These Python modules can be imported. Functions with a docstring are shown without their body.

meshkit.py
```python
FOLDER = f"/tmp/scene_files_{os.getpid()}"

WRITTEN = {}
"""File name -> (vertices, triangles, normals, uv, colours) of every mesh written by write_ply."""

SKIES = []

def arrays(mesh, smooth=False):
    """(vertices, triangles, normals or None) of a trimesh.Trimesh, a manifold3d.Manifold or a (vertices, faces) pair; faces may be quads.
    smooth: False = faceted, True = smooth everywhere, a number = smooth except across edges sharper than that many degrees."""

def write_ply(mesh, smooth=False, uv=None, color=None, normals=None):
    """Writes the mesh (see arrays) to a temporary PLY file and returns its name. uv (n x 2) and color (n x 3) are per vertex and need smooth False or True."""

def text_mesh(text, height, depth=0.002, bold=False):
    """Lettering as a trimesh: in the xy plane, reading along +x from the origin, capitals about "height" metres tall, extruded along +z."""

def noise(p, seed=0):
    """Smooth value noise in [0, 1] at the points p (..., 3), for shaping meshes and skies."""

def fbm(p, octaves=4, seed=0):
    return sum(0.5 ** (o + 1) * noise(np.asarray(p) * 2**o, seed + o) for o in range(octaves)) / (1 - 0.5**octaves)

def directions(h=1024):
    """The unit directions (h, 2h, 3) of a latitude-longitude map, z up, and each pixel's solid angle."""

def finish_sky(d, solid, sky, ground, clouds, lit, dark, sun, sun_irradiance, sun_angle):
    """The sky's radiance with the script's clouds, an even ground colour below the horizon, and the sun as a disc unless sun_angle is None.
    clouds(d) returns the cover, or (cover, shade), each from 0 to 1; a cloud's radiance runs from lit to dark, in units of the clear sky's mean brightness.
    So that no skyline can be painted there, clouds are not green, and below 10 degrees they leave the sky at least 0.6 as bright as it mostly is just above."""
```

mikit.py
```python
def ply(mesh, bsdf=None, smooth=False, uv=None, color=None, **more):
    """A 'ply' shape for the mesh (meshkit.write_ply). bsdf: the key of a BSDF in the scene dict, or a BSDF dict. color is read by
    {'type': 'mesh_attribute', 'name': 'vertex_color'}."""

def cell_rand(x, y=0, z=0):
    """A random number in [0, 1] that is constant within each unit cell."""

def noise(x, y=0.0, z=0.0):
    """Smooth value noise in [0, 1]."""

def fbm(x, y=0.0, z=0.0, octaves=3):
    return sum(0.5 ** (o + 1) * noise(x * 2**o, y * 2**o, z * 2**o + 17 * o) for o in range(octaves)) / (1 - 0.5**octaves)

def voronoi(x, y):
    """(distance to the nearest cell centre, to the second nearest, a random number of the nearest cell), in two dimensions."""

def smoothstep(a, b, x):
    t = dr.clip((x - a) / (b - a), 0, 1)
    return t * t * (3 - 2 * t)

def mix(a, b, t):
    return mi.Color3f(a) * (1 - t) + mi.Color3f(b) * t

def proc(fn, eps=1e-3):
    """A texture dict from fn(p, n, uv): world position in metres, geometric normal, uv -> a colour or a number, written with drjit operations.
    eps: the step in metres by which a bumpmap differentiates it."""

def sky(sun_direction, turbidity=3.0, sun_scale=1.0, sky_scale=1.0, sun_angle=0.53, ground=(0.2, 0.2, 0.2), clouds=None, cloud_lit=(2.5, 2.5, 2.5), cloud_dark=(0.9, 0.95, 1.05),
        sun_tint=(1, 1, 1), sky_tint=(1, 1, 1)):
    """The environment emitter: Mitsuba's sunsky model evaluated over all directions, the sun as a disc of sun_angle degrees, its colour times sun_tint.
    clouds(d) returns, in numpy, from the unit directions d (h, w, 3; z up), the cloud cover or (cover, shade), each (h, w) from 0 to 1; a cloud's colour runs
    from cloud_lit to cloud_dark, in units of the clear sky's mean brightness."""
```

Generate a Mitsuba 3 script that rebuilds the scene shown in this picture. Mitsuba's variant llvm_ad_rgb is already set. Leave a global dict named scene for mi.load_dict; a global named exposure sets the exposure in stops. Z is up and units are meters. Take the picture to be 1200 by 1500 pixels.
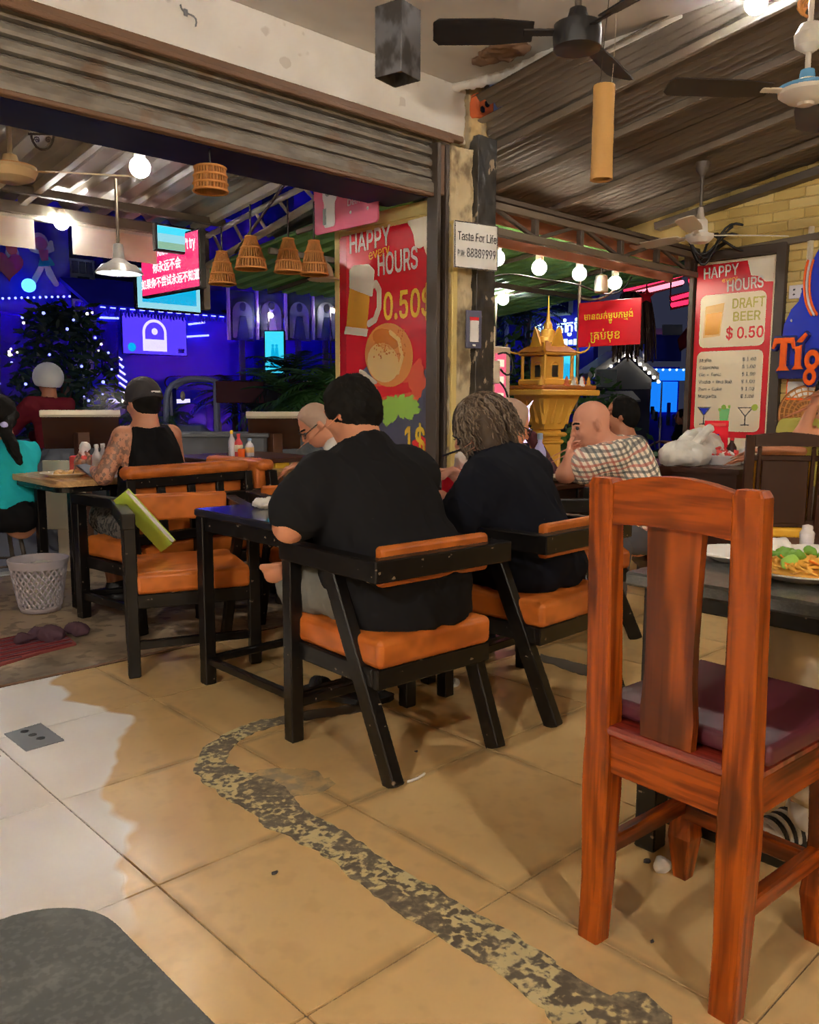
import math, random
import numpy as np, trimesh, mitsuba as mi, drjit as dr, manifold3d
import shapely
from shapely.geometry import Polygon, Point, LineString, box as sbox
import mikit, meshkit
from mikit import noise, fbm, cell_rand, smoothstep, mix, proc, ply

scene, labels = {}, {}
rnd = random.Random(7)
T4 = mi.ScalarTransform4f

# ---------------------------------------------------------------- camera, night air, lamps, exposure
exposure = 1.2
CAM = np.array([-0.879, -3.003, 1.166])
FWD = np.array([0.684, 0.718, -0.131]); FWD /= np.linalg.norm(FWD)
UPV = np.array([0.088, 0.098, 0.991])
scene['camera'] = {'type': 'perspective', 'fov': 51.66, 'fov_axis': 'x', 'near_clip': 0.05, 'far_clip': 200.0,
                   'to_world': T4().look_at(origin=CAM.tolist(), target=(CAM + FWD).tolist(), up=UPV.tolist())}

def lin(c):
    c = np.asarray(c, float) / 255.0
    return np.where(c <= 0.04045, c / 12.92, ((c + 0.055) / 1.055) ** 2.4).tolist()

def rgb(c):
    return {'type': 'rgb', 'value': [float(x) for x in c]}

scene['night_sky'] = {'type': 'constant', 'radiance': rgb((0.010, 0.011, 0.020))}
ROOM, WARM, COOL = np.array([1.0, 0.96, 0.885]), np.array([1.0, 0.88, 0.70]), np.array([1.0, 0.94, 0.84])
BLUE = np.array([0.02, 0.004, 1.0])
# dining room bulbs, with unseen fill bulbs added behind and far right: (position, radius, power)
ROOM_BULBS = [((-2.35, -2.45, 2.50), 0.06, 1150.0), ((-0.75, -4.9, 2.5), 0.06, 520.0), ((3.048, -1.126, 2.941), 0.05, 380.0), ((3.9, -4.2, 2.6), 0.05, 220.0)]
# glowing bulbs out on the terrace: (position, radius, power)
TERRACE_BULBS = [((1.02, 1.36, 2.22), 0.042, 22.0), ((1.10, 2.66, 2.26), 0.040, 75.0)]

def glow(col, power, w=1.0):
    return {'type': 'area', 'radiance': rgb(np.asarray(col) * power), 'sampling_weight': float(w)}

# spot lamps that bathe the fronts across the street in blue: (position, target, power, cutoff, colour)
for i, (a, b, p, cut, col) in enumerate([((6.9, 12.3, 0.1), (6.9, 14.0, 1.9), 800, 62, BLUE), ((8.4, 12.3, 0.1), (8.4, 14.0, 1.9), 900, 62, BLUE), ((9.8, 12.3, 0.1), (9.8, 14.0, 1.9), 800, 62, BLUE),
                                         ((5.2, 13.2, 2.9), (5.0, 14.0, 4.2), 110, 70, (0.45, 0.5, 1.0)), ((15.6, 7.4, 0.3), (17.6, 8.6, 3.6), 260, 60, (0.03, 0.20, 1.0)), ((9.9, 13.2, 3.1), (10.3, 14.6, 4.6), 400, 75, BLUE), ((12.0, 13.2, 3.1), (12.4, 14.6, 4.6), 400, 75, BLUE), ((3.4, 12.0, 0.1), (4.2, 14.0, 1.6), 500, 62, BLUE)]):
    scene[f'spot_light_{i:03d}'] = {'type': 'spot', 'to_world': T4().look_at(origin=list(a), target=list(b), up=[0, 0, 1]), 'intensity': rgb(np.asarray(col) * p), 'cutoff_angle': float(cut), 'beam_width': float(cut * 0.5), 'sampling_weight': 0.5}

# ---------------------------------------------------------------- materials
def mat(name, c, rough=0.5, metal=0.0, spec=0.5, bump=None, **kw):
    base = c if isinstance(c, dict) else rgb(lin(c))
    b = {'type': 'principled', 'base_color': base, 'roughness': rough, 'metallic': metal, 'specular': spec, **kw}
    if bump:
        b = {'type': 'bumpmap', 'bsdf': b, 'arbitrary': proc(bump[0], bump[1]), 'scale': bump[2]}
    scene['mat_' + name] = {'type': 'twosided', 'bsdf': b}

def L(c):
    return mi.Color3f(*lin(c))

def tile_col(p, n, uv):
    i, j = dr.floor(p.x / 0.6), dr.floor(p.y / 0.6)
    r = cell_rand(i, j, 3)
    big = fbm(p.x * 2.1, p.y * 2.1, 0.0, 4)
    fine = fbm(p.x * 23, p.y * 23, 2.0, 3)
    c = mix(L((212, 178, 122)), L((200, 164, 108)), smoothstep(0.3, 0.75, big + (r - 0.5) * 0.25))
    c = mix(c, L((178, 142, 94)), 0.22 * smoothstep(0.5, 0.8, fine))
    dirt = smoothstep(0.6, 0.95, fbm(p.x * 4 + 31, p.y * 4, 5.0, 4))
    c = mix(c, L((160, 126, 84)), 0.15 * dirt)
    e = dr.minimum(dr.abs(p.x / 0.6 - dr.round(p.x / 0.6)), dr.abs(p.y / 0.6 - dr.round(p.y / 0.6))) * 0.6
    c = mix(c, L((110, 80, 48)), 0.45 * (1 - smoothstep(0.004, 0.03, e)) * smoothstep(0.35, 0.7, fbm(p.x * 6, p.y * 6, 9.0, 3)))
    w = film_reflection(p)
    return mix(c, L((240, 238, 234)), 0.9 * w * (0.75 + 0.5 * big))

def film_reflection(p):
    # dusty dried film by the doorway, with a pale reflection painted into its colour
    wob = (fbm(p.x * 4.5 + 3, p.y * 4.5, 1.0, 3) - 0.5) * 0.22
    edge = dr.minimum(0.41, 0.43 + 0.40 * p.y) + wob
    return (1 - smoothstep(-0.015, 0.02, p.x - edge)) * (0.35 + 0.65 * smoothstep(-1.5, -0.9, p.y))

def tile_rough(p, n, uv):
    return 0.16 + 0.22 * fbm(p.x * 5, p.y * 5, 7.0, 3) + 0.22 * film_reflection(p)

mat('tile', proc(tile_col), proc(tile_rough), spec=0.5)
mat('grout', (92, 70, 46), 0.8)
def cem(p, n, uv):
    v = fbm(p.x * 74 + 1.6 * fbm(p.x * 30, p.y * 30, 3.0, 2), p.y * 74, p.z * 20, 4)
    big = fbm(p.x * 11, p.y * 11, 3.3, 3)
    c = mix(L((66, 56, 43)), L((108, 95, 72)), smoothstep(0.3, 0.65, v))
    return mix(c, L((206, 190, 138)), 0.8 * smoothstep(0.46, 0.66, v + (big - 0.52) * 0.9))
mat('cement', proc(cem), 0.8)
mat('cement_dark', (74, 64, 52), 0.8)
mat('cement_thin', proc(lambda p, n, uv: mix(L((128, 112, 84)), L((176, 148, 100)), smoothstep(0.35, 0.65, fbm(p.x * 28, p.y * 28, 1.0, 4)))), 0.7)
def conc(p, n, uv):
    v = fbm(p.x * 3, p.y * 3, p.z * 3, 5)
    c = mix(L((150, 130, 104)), L((98, 84, 66)), smoothstep(0.35, 0.7, v))
    return mix(c, L((70, 58, 45)), 0.5 * smoothstep(0.55, 0.7, fbm(p.x * 16, p.y * 16, 2.0, 3)))
mat('concrete', proc(conc), 0.6)
mat('asphalt', (104, 106, 112), 0.75)
mat('kerb', (150, 148, 142), 0.7)
def plaster(p, n, uv):
    v = fbm(p.x * 2.2, p.y * 2.2, p.z * 2.2, 4)
    c = mix(L((229, 226, 220)), L((213, 208, 198)), smoothstep(0.4, 0.75, v))
    return mix(c, L((140, 118, 92)), 0.3 * smoothstep(0.72, 0.78, fbm(p.x * 9, p.y * 9, p.z * 9, 3)))
mat('plaster', proc(plaster), 0.7)
mat('ceiling', proc(lambda p, n, uv: mix(L((188, 183, 175)), L((162, 154, 144)), smoothstep(0.4, 0.75, fbm(p.x * 1.7, p.y * 1.7, 1.0, 4)))), 0.7)
mat('plain_wall', (196, 180, 150), 0.7)
def steelc(p, n, uv):
    v = fbm(p.x * 9, p.y * 9, p.z * 18, 4)
    c = mix(L((124, 118, 108)), L((104, 97, 88)), smoothstep(0.35, 0.7, v))
    return mix(c, L((104, 70, 42)), 0.5 * smoothstep(0.58, 0.72, fbm(p.x * 8, p.y * 8, p.z * 8, 4)))
mat('shutter', proc(steelc), 0.42, metal=0.35)
mat('rust', (92, 66, 46), 0.7)
mat('track', (52, 42, 34), 0.6)
mat('navy_beam', (16, 22, 52), 0.6, spec=0.1)
def pil(p, n, uv):
    v = fbm(p.x * 18, p.y * 18, p.z * 9, 4)
    c = mix(L((17, 16, 17)), L((38, 34, 30)), smoothstep(0.3, 0.6, v))
    return mix(c, L((140, 126, 106)), smoothstep(0.63, 0.68, v))
mat('pillar_paint', proc(pil), 0.45)
def roughpl(p, n, uv):
    v = fbm(p.x * 13, p.y * 13, p.z * 8, 4)
    return mix(L((196, 178, 140)), L((120, 100, 72)), smoothstep(0.4, 0.68, v))
mat('rough_plaster', proc(roughpl), 0.8)
mat('yellow_wall', (214, 190, 118), 0.6)
mat('clay', (196, 96, 52), 0.8)
def roofc(p, n, uv):
    v = fbm(p.x * 1.6, p.y * 1.2, 1.0, 3)
    c = mix(L((104, 95, 84)), L((84, 75, 65)), smoothstep(0.3, 0.7, v))
    return mix(c, L((52, 38, 28)), 0.4 * smoothstep(0.70, 0.78, fbm(p.x * 9, p.y * 2.2, 3.0, 3)))
mat('roof_iron', proc(roofc), 0.5, metal=0.25)
mat('terrace_roof', proc(lambda p, n, uv: mix(L((196, 188, 174)), L((150, 138, 122)), smoothstep(0.4, 0.7, fbm(p.x * 2, p.y * 2, 2.0, 3)))), 0.4, metal=0.2)
mat('green_roof', (112, 158, 92), 0.5)
mat('steel_paint', (88, 76, 63), 0.5)
mat('pale_steel', (196, 188, 170), 0.45)
mat('dark_steel', (62, 52, 44), 0.55)
mat('fascia', (196, 132, 104), 0.6)
mat('valance', (214, 190, 160), 0.8)
mat('brick_a', (206, 178, 104), 0.6); mat('brick_b', (192, 162, 90), 0.6); mat('brick_c', (216, 190, 122), 0.65)
mat('mortar', (176, 150, 90), 0.8)
def blackp(p, n, uv):
    v = fbm(p.x * 45, p.y * 45, p.z * 45, 3)
    return mix(L((9, 8, 8)), L((120, 104, 84)), 0.7 * smoothstep(0.77, 0.80, v))
mat('black_wood', proc(blackp), 0.34, spec=0.22)
def leath(p, n, uv):
    v = fbm(p.x * 9, p.y * 9, p.z * 9, 3)
    return mix(L((182, 98, 38)), L((150, 74, 26)), smoothstep(0.35, 0.7, v))
mat('leather', proc(leath), 0.36, spec=0.4)
mat('leather_worn', (186, 104, 46), 0.42)
mat('table_black', (16, 16, 24), 0.07, spec=1.0, clearcoat=1.0, clearcoat_gloss=0.95)
def gran(p, n, uv):
    v = fbm(p.x * 260, p.y * 260, p.z * 260, 2)
    w = fbm(p.x * 34, p.y * 34, 2.0, 3)
    return mix(L((44, 45, 44)), L((58, 58, 55)), 0.5 * smoothstep(0.45, 0.75, v) + 0.5 * smoothstep(0.4, 0.7, w))
mat('granite', proc(gran), 0.25)
def wood(ax, a, b, c3, f=1.0):
    def fn(p, n, uv):
        q = [p.x, p.y, p.z]
        u, v = [q[k] for k in range(3) if k != ax]
        g = q[ax]
        w = fbm(u * 6 * f + 3, v * 6 * f, g * 1.3 * f, 3)
        ring = dr.sin((u * 0.9 + v * 0.6) * 260 * f + w * 34 + 0.0 * g)
        streak = fbm(u * 120 * f, v * 120 * f, g * 4 * f, 3)
        c = mix(L(a), L(b), smoothstep(-0.5, 0.9, ring) * 0.45 + 0.55 * smoothstep(0.38, 0.62, streak))
        return mix(c, L(c3), 0.8 * smoothstep(0.54, 0.66, fbm(u * 17 * f, v * 17 * f, g * 2.5 * f, 3)))
    return proc(fn)
mat('teak_up', wood(2, (138, 60, 9), (92, 33, 4), (46, 15, 2)), 0.3, spec=0.16, clearcoat=0.16, clearcoat_gloss=0.85)
mat('teak_across', wood(1, (134, 56, 8), (88, 30, 4), (44, 14, 2)), 0.3, spec=0.16, clearcoat=0.16, clearcoat_gloss=0.85)
mat('teak_along', wood(0, (134, 56, 8), (88, 30, 4), (44, 14, 2)), 0.3, spec=0.16, clearcoat=0.16, clearcoat_gloss=0.85)
mat('teak_splat', wood(2, (136, 60, 13), (84, 31, 7), (38, 13, 4), 0.6), 0.3, spec=0.16, clearcoat=0.16, clearcoat_gloss=0.85)
mat('teak_seat', wood(1, (104, 30, 16), (80, 20, 12), (50, 12, 8)), 0.15, spec=0.6, clearcoat=1.0, clearcoat_gloss=0.9)
mat('maroon', (62, 22, 30), 0.45, spec=0.3)
mat('dark_wood', (42, 20, 13), 0.35, spec=0.25)
mat('brown_wood', (70, 42, 28), 0.45)
mat('pale_wood', wood(1, (190, 150, 100), (160, 118, 72), (130, 92, 54), 0.6), 0.4)
mat('mustard', (214, 164, 44), 0.6)
for nm, c, r in [('white', (232, 230, 224), 0.5), ('cream', (226, 212, 184), 0.5), ('black', (18, 18, 20), 0.45), ('rubber', (15, 15, 17), 0.6), ('navy_cloth', (9, 11, 18), 0.9),
                 ('black_cloth', (13, 13, 15), 0.9), ('tank_cloth', (8, 8, 10), 0.9), ('grey_cloth', (70, 70, 74), 0.85), ('denim_grey', (88, 86, 80), 0.85), ('teal_cloth', (36, 176, 186), 0.8),
                 ('white_cloth', (226, 222, 214), 0.8), ('beige_cloth', (198, 180, 152), 0.85), ('olive_cloth', (176, 168, 84), 0.85), ('maroon_cloth', (84, 22, 30), 0.8),
                 ('skin', (196, 134, 102), 0.5), ('skin_tan', (160, 104, 76), 0.5), ('skin_pink', (200, 140, 114), 0.45), ('hair_black', (9, 8, 7), 0.85),
                 ('hair_brown_black', (30, 23, 19), 0.6), ('hair_grey', (104, 90, 76), 0.5), ('hair_grey_dark', (66, 55, 46), 0.5), ('stubble', (160, 132, 112), 0.7), ('red', (206, 40, 44), 0.4), ('red_sign', (216, 30, 48), 0.4), ('poster_red', (196, 34, 44), 0.3), ('poster_dark', (160, 18, 30), 0.3),
                 ('orange', (236, 96, 28), 0.35), ('yellow', (246, 208, 66), 0.4), ('gold', (206, 150, 46), 0.4), ('beer', (238, 170, 62), 0.3), ('foam', (244, 234, 212), 0.4), ('bun', (228, 150, 74), 0.5),
                 ('bun_dark', (206, 116, 44), 0.5), ('bun_pale', (240, 200, 132), 0.5), ('patty', (222, 92, 62), 0.5), ('lettuce', (146, 186, 76), 0.5), ('slate', (66, 66, 84), 0.4), ('sign_blue', (36, 52, 168), 0.2),
                 ('sign_blue_dark', (22, 30, 96), 0.25), ('tiger_orange', (240, 100, 30), 0.25), ('mint', (120, 190, 120), 0.5), ('green_leaf', (58, 96, 44), 0.5), ('dark_leaf', (26, 48, 30), 0.5), ('lime', (176, 196, 72), 0.45),
                 ('ink', (46, 42, 44), 0.6), ('khaki_ink', (196, 184, 96), 0.6), ('panel_cream', (240, 226, 196), 0.4), ('cap', (44, 42, 44), 0.75), ('wicker', (196, 134, 72), 0.65), ('wicker_dark', (132, 82, 40), 0.7),
                 ('bamboo', (206, 158, 88), 0.4), ('enamel', (208, 204, 196), 0.3), ('plastic_white', (226, 220, 220), 0.35), ('plastic_lilac', (196, 186, 190), 0.45), ('mat_red', (112, 52, 48), 0.9), ('mat_cloth', (70, 50, 58), 0.9),
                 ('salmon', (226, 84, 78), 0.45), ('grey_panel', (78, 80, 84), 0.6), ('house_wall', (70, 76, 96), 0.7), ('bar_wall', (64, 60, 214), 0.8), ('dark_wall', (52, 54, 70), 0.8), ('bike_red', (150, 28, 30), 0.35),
                 ('tuk_body', (150, 158, 176), 0.35), ('tuk_roof', (78, 24, 30), 0.6), ('tuk_dark', (24, 24, 34), 0.5), ('fan_white', (232, 226, 214), 0.3), ('fan_blue', (96, 160, 204), 0.35), ('fan_beige', (206, 172, 122), 0.35),
                 ('pink', (222, 96, 128), 0.4), ('shrine_gold', (226, 168, 66), 0.35), ('shrine_brown', (150, 86, 34), 0.5), ('label_red', (196, 60, 60), 0.5), ('cap_blue', (150, 176, 206), 0.4), ('noodle', (232, 180, 78), 0.5),
                 ('broccoli', (92, 134, 44), 0.6), ('carrot', (232, 130, 40), 0.5), ('lilac', (190, 190, 240), 0.5), ('blade_dark', (40, 33, 29), 0.5), ('portrait', (150, 156, 150), 0.7), ('portrait_dark', (44, 52, 60), 0.7), ('thatch', (84, 66, 54), 0.9),
                 ('phone_case', (40, 48, 62), 0.3), ('stripe', (222, 222, 220), 0.7), ('tin', (112, 114, 118), 0.35)]:
    mat(nm, c, r, spec=0.12 if ('cloth' in nm or 'hair' in nm or nm in ('cap', 'denim_grey', 'thatch', 'dark_wall', 'bar_wall')) else 0.4)
mat('chrome', (200, 200, 205), 0.2, metal=1.0)
mat('lamp_tin', proc(lambda p, n, uv: mix(L((100, 102, 108)), L((58, 56, 56)), smoothstep(0.4, 0.65, fbm(p.x * 22, p.y * 22, p.z * 12, 4)))), 0.32, metal=0.6)
scene['mat_glass'] = {'type': 'thindielectric', 'int_ior': 1.45}
scene['mat_bag'] = {'type': 'twosided', 'bsdf': {'type': 'principled', 'base_color': rgb(lin((226, 222, 212))), 'roughness': 0.3, 'specular': 0.6}}
def plaid(p, n, uv):
    u = p.x * 0.69 * 0.72 + p.y * -0.55 + p.z * 0.42
    v = p.x * 0.30 + p.y * 0.30 + p.z * -0.86
    f = 40.0
    a, b = u * f - dr.floor(u * f), v * f - dr.floor(v * f)
    ia, ib = dr.floor(u * f), dr.floor(v * f)
    ra, rb = cell_rand(ia, 7, 1), cell_rand(ib, 3, 2)
    c = mi.Color3f(*lin((236, 226, 208)))
    bar = mix(L((26, 28, 34)), L((176, 74, 40)), smoothstep(0.55, 0.6, ra))
    bar = mix(bar, L((38, 88, 92)), smoothstep(0.8, 0.84, ra))
    bar2 = mix(L((24, 26, 34)), L((170, 66, 44)), smoothstep(0.6, 0.65, rb))
    ma, mb = smoothstep(0.55, 0.6, a), smoothstep(0.55, 0.6, b)
    c = mix(c, bar, 0.72 * ma)
    return mix(c, bar2, 0.72 * mb)
mat('plaid', proc(plaid), 0.85)
def tattoo(p, n, uv):
    v = fbm(p.x * 66, p.y * 66, p.z * 44, 3)
    c = L((178, 122, 92))
    arm = smoothstep(1.17, 1.13, p.x) * smoothstep(1.0, 0.97, p.z) * smoothstep(0.70, 0.72, p.z)
    return mix(c, L((92, 72, 64)), 0.75 * arm * smoothstep(0.47, 0.53, v))
mat('skin_tattoo', proc(tattoo), 0.5)
mat('camo', proc(lambda p, n, uv: mix(L((88, 84, 78)), L((34, 33, 34)), smoothstep(0.44, 0.56, fbm(p.x * 52, p.y * 52, p.z * 52, 3)))), 0.85)

def emat(name, col, power, w=0.05):
    # a glowing thing: the emitter dict that a shape takes as 'emitter'
    EM[name] = {'type': 'area', 'radiance': rgb(np.asarray(lin(col)) * power), 'sampling_weight': w}
EM = {}

# ---------------------------------------------------------------- helpers: names, meshes
used = {}
def numbered(base):
    k = used.get(base, 0); used[base] = k + 1
    return base if k == 0 else f'{base}_{k:03d}'

def put(key, mesh, m, smooth=False, em=None, **kw):
    d = dict(mesh) if isinstance(mesh, dict) else ply(mesh, 'mat_' + m if isinstance(m, str) else m, smooth=smooth, **kw)
    if em is not None:
        d['emitter'] = EM[em] if isinstance(em, str) else em
    scene[key] = d
    return key

def thing(name, label, cat, group=None):
    key = numbered(name)
    labels[key] = {'label': label, 'category': cat, **({'group': group} if group else {})}
    return key

def part(t, name, mesh, m='black', smooth=False, label=None, em=None, **kw):
    key = put(numbered(t + '__' + name), mesh, m, smooth, em, **kw)
    if label: labels[key] = {'label': label}
    return key

def one(name, mesh, m, label, cat, group=None, smooth=False, em=None, **kw):
    return put(thing(name, label, cat, group), mesh, m, smooth, em, **kw)

def struct(name, mesh, m, label=None, smooth=False):
    key = put(numbered(name), mesh, m, smooth)
    labels[key] = {'kind': 'structure', **({'label': label} if label else {})}
    return key

def stuff(key):
    labels.setdefault(key, {})['kind'] = 'stuff'
    return key

def dup(root, mtx, label=None, group=None, name=None):
    r = thing(name or root.rsplit('_0', 1)[0], label or labels[root]['label'], labels[root]['category'], group or labels[root].get('group'))
    for k in [k for k in scene if k.startswith(root + '__')]:
        nk = r + k[len(root):]
        scene[nk] = {**scene[k], 'to_world': T4(mtx @ (np.array(T4(scene[k]['to_world']).matrix) if 'to_world' in scene[k] else np.eye(4)))}
        if k in labels: labels[nk] = dict(labels[k])
    return r

V = lambda *a: np.array(a, float)
def unit(v): v = np.asarray(v, float); return v / (np.linalg.norm(v) + 1e-12)
def cat(*ms):
    ms = [m for a in ms for m in (a if isinstance(a, (list, tuple)) else [a])]
    return trimesh.util.concatenate(ms)
def mtx(o, x=(1, 0, 0), y=(0, 1, 0)):
    x = unit(x); z = unit(np.cross(x, y)); y = np.cross(z, x)
    M = np.eye(4); M[:3, 0], M[:3, 1], M[:3, 2], M[:3, 3] = x, y, z, o
    return M
def rz(a, o=(0, 0, 0)):
    c, s = math.cos(a), math.sin(a)
    return np.array([[c, -s, 0, o[0]], [s, c, 0, o[1]], [0, 0, 1, o[2]], [0, 0, 0, 1.0]])
def mv(m, M):
    m = m.copy(); m.apply_transform(M); return m
def m2t(m):
    q = m.to_mesh(); return trimesh.Trimesh(np.array(q.vert_properties[:, :3], float), np.array(q.tri_verts), process=False)
def hullp(pts): return m2t(manifold3d.Manifold.hull_points(np.asarray(pts, float)))
def cbox(s, c=(0, 0, 0), b=0.004, R=None):
    h = np.asarray(s, float) / 2; b = min(b, h.min() * 0.8); P = []
    for sx in (-1, 1):
        for sy in (-1, 1):
            for sz in (-1, 1):
                q = np.array([sx, sy, sz])
                if b <= 0: P.append(q * h)
                else:
                    for k in range(3):
                        r = h - b; r[k] = h[k]; P.append(q * r)
    m = hullp(P)
    if R is not None: m.apply_transform(R)
    m.apply_translation(c); return m
def bx(x0, x1, y0, y1, z0, z1, b=0.004): return cbox((x1 - x0, y1 - y0, z1 - z0), ((x0 + x1) / 2, (y0 + y1) / 2, (z0 + z1) / 2), b)
def bar(p0, p1, w, h, b=0.004, up=(0, 0, 1)):
    p0, p1 = np.asarray(p0, float), np.asarray(p1, float); x = unit(p1 - p0)
    if abs(np.dot(x, unit(up))) > 0.98: up = (0, 1, 0)
    y = unit(np.cross(up, x))
    return mv(cbox((np.linalg.norm(p1 - p0), w, h), b=b), mtx((p0 + p1) / 2, x, y))
def softbox(s, c=(0, 0, 0), r=0.02, n=2, R=None):
    # rounded cushion-like box
    h = np.asarray(s, float) / 2 - r
    sp = trimesh.creation.icosphere(n, r).vertices
    m = hullp(np.vstack([sp + h * np.array([a, b, d]) for a in (-1, 1) for b in (-1, 1) for d in (-1, 1)]))
    if R is not None: m.apply_transform(R)
    m.apply_translation(c); return m
def tube(pts, r, n=8, closed=False):
    p = np.asarray(pts, float); N = len(p); r = np.broadcast_to(r, (N,))
    t = np.gradient(p, axis=0) if not closed else np.roll(p, -1, 0) - np.roll(p, 1, 0)
    t /= np.linalg.norm(t, axis=1, keepdims=True) + 1e-12
    a = np.cross(t[0], (0, 0, 1) if abs(t[0][2]) < 0.9 else (1, 0, 0)); A = []
    for i in range(N):
        a = a - t[i] * np.dot(a, t[i]); a = unit(a); A.append(a)
    A = np.array(A); B = np.cross(t, A); g = np.arange(n) * 2 * np.pi / n
    v = (p[:, None] + r[:, None, None] * (np.cos(g)[None, :, None] * A[:, None] + np.sin(g)[None, :, None] * B[:, None])).reshape(-1, 3)
    f = []
    M = N if closed else N - 1
    for i in range(M):
        k = (i + 1) % N
        for j in range(n):
            q = (j + 1) % n
            f += [(i * n + j, i * n + q, k * n + q), (i * n + j, k * n + q, k * n + j)]
    if not closed:
        v = np.vstack([v, p[0], p[-1]])
        for j in range(n):
            q = (j + 1) % n
            f += [(N * n, q, j), (N * n + 1, (N - 1) * n + j, (N - 1) * n + q)]
    return trimesh.Trimesh(v, f, process=False)
def rod(a, b, r, n=10): return tube([a, b], r, n)
def curve(pts, n=20):
    from scipy.interpolate import CubicSpline
    p = np.asarray(pts, float); s = np.concatenate([[0], np.cumsum(np.linalg.norm(np.diff(p, axis=0), axis=1))])
    return CubicSpline(s, p)(np.linspace(0, s[-1], n))
def lathe(prof, c=(0, 0, 0), n=28):
    m = trimesh.creation.revolve(np.asarray(prof, float), sections=n); m.apply_translation(c); return m
def ball(c, r, n=2):
    m = trimesh.creation.icosphere(n, 1.0); m.apply_scale(r); m.apply_translation(c); return m
def ext(poly, d):
    gs = [g for g in getattr(poly, 'geoms', [poly]) if g.area > 1e-9]
    return cat([trimesh.creation.extrude_polygon(g, d, engine='earcut') for g in gs])
def rrect(x0, y0, x1, y1, r, q=6): return sbox(x0 + r, y0 + r, x1 - r, y1 - r).buffer(r, quad_segs=q)
def txt(t, h, M, depth=0.002, center=False, bold=False, maxw=None):
    m = meshkit.text_mesh(t, h, depth, bold)
    if maxw and m.bounds[1][0] > maxw: m.apply_transform(np.diag([maxw / m.bounds[1][0], 1, 1, 1]))
    if center: m.apply_translation((-(m.bounds[0][0] + m.bounds[1][0]) / 2, 0, 0))
    return mv(m, M)
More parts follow.
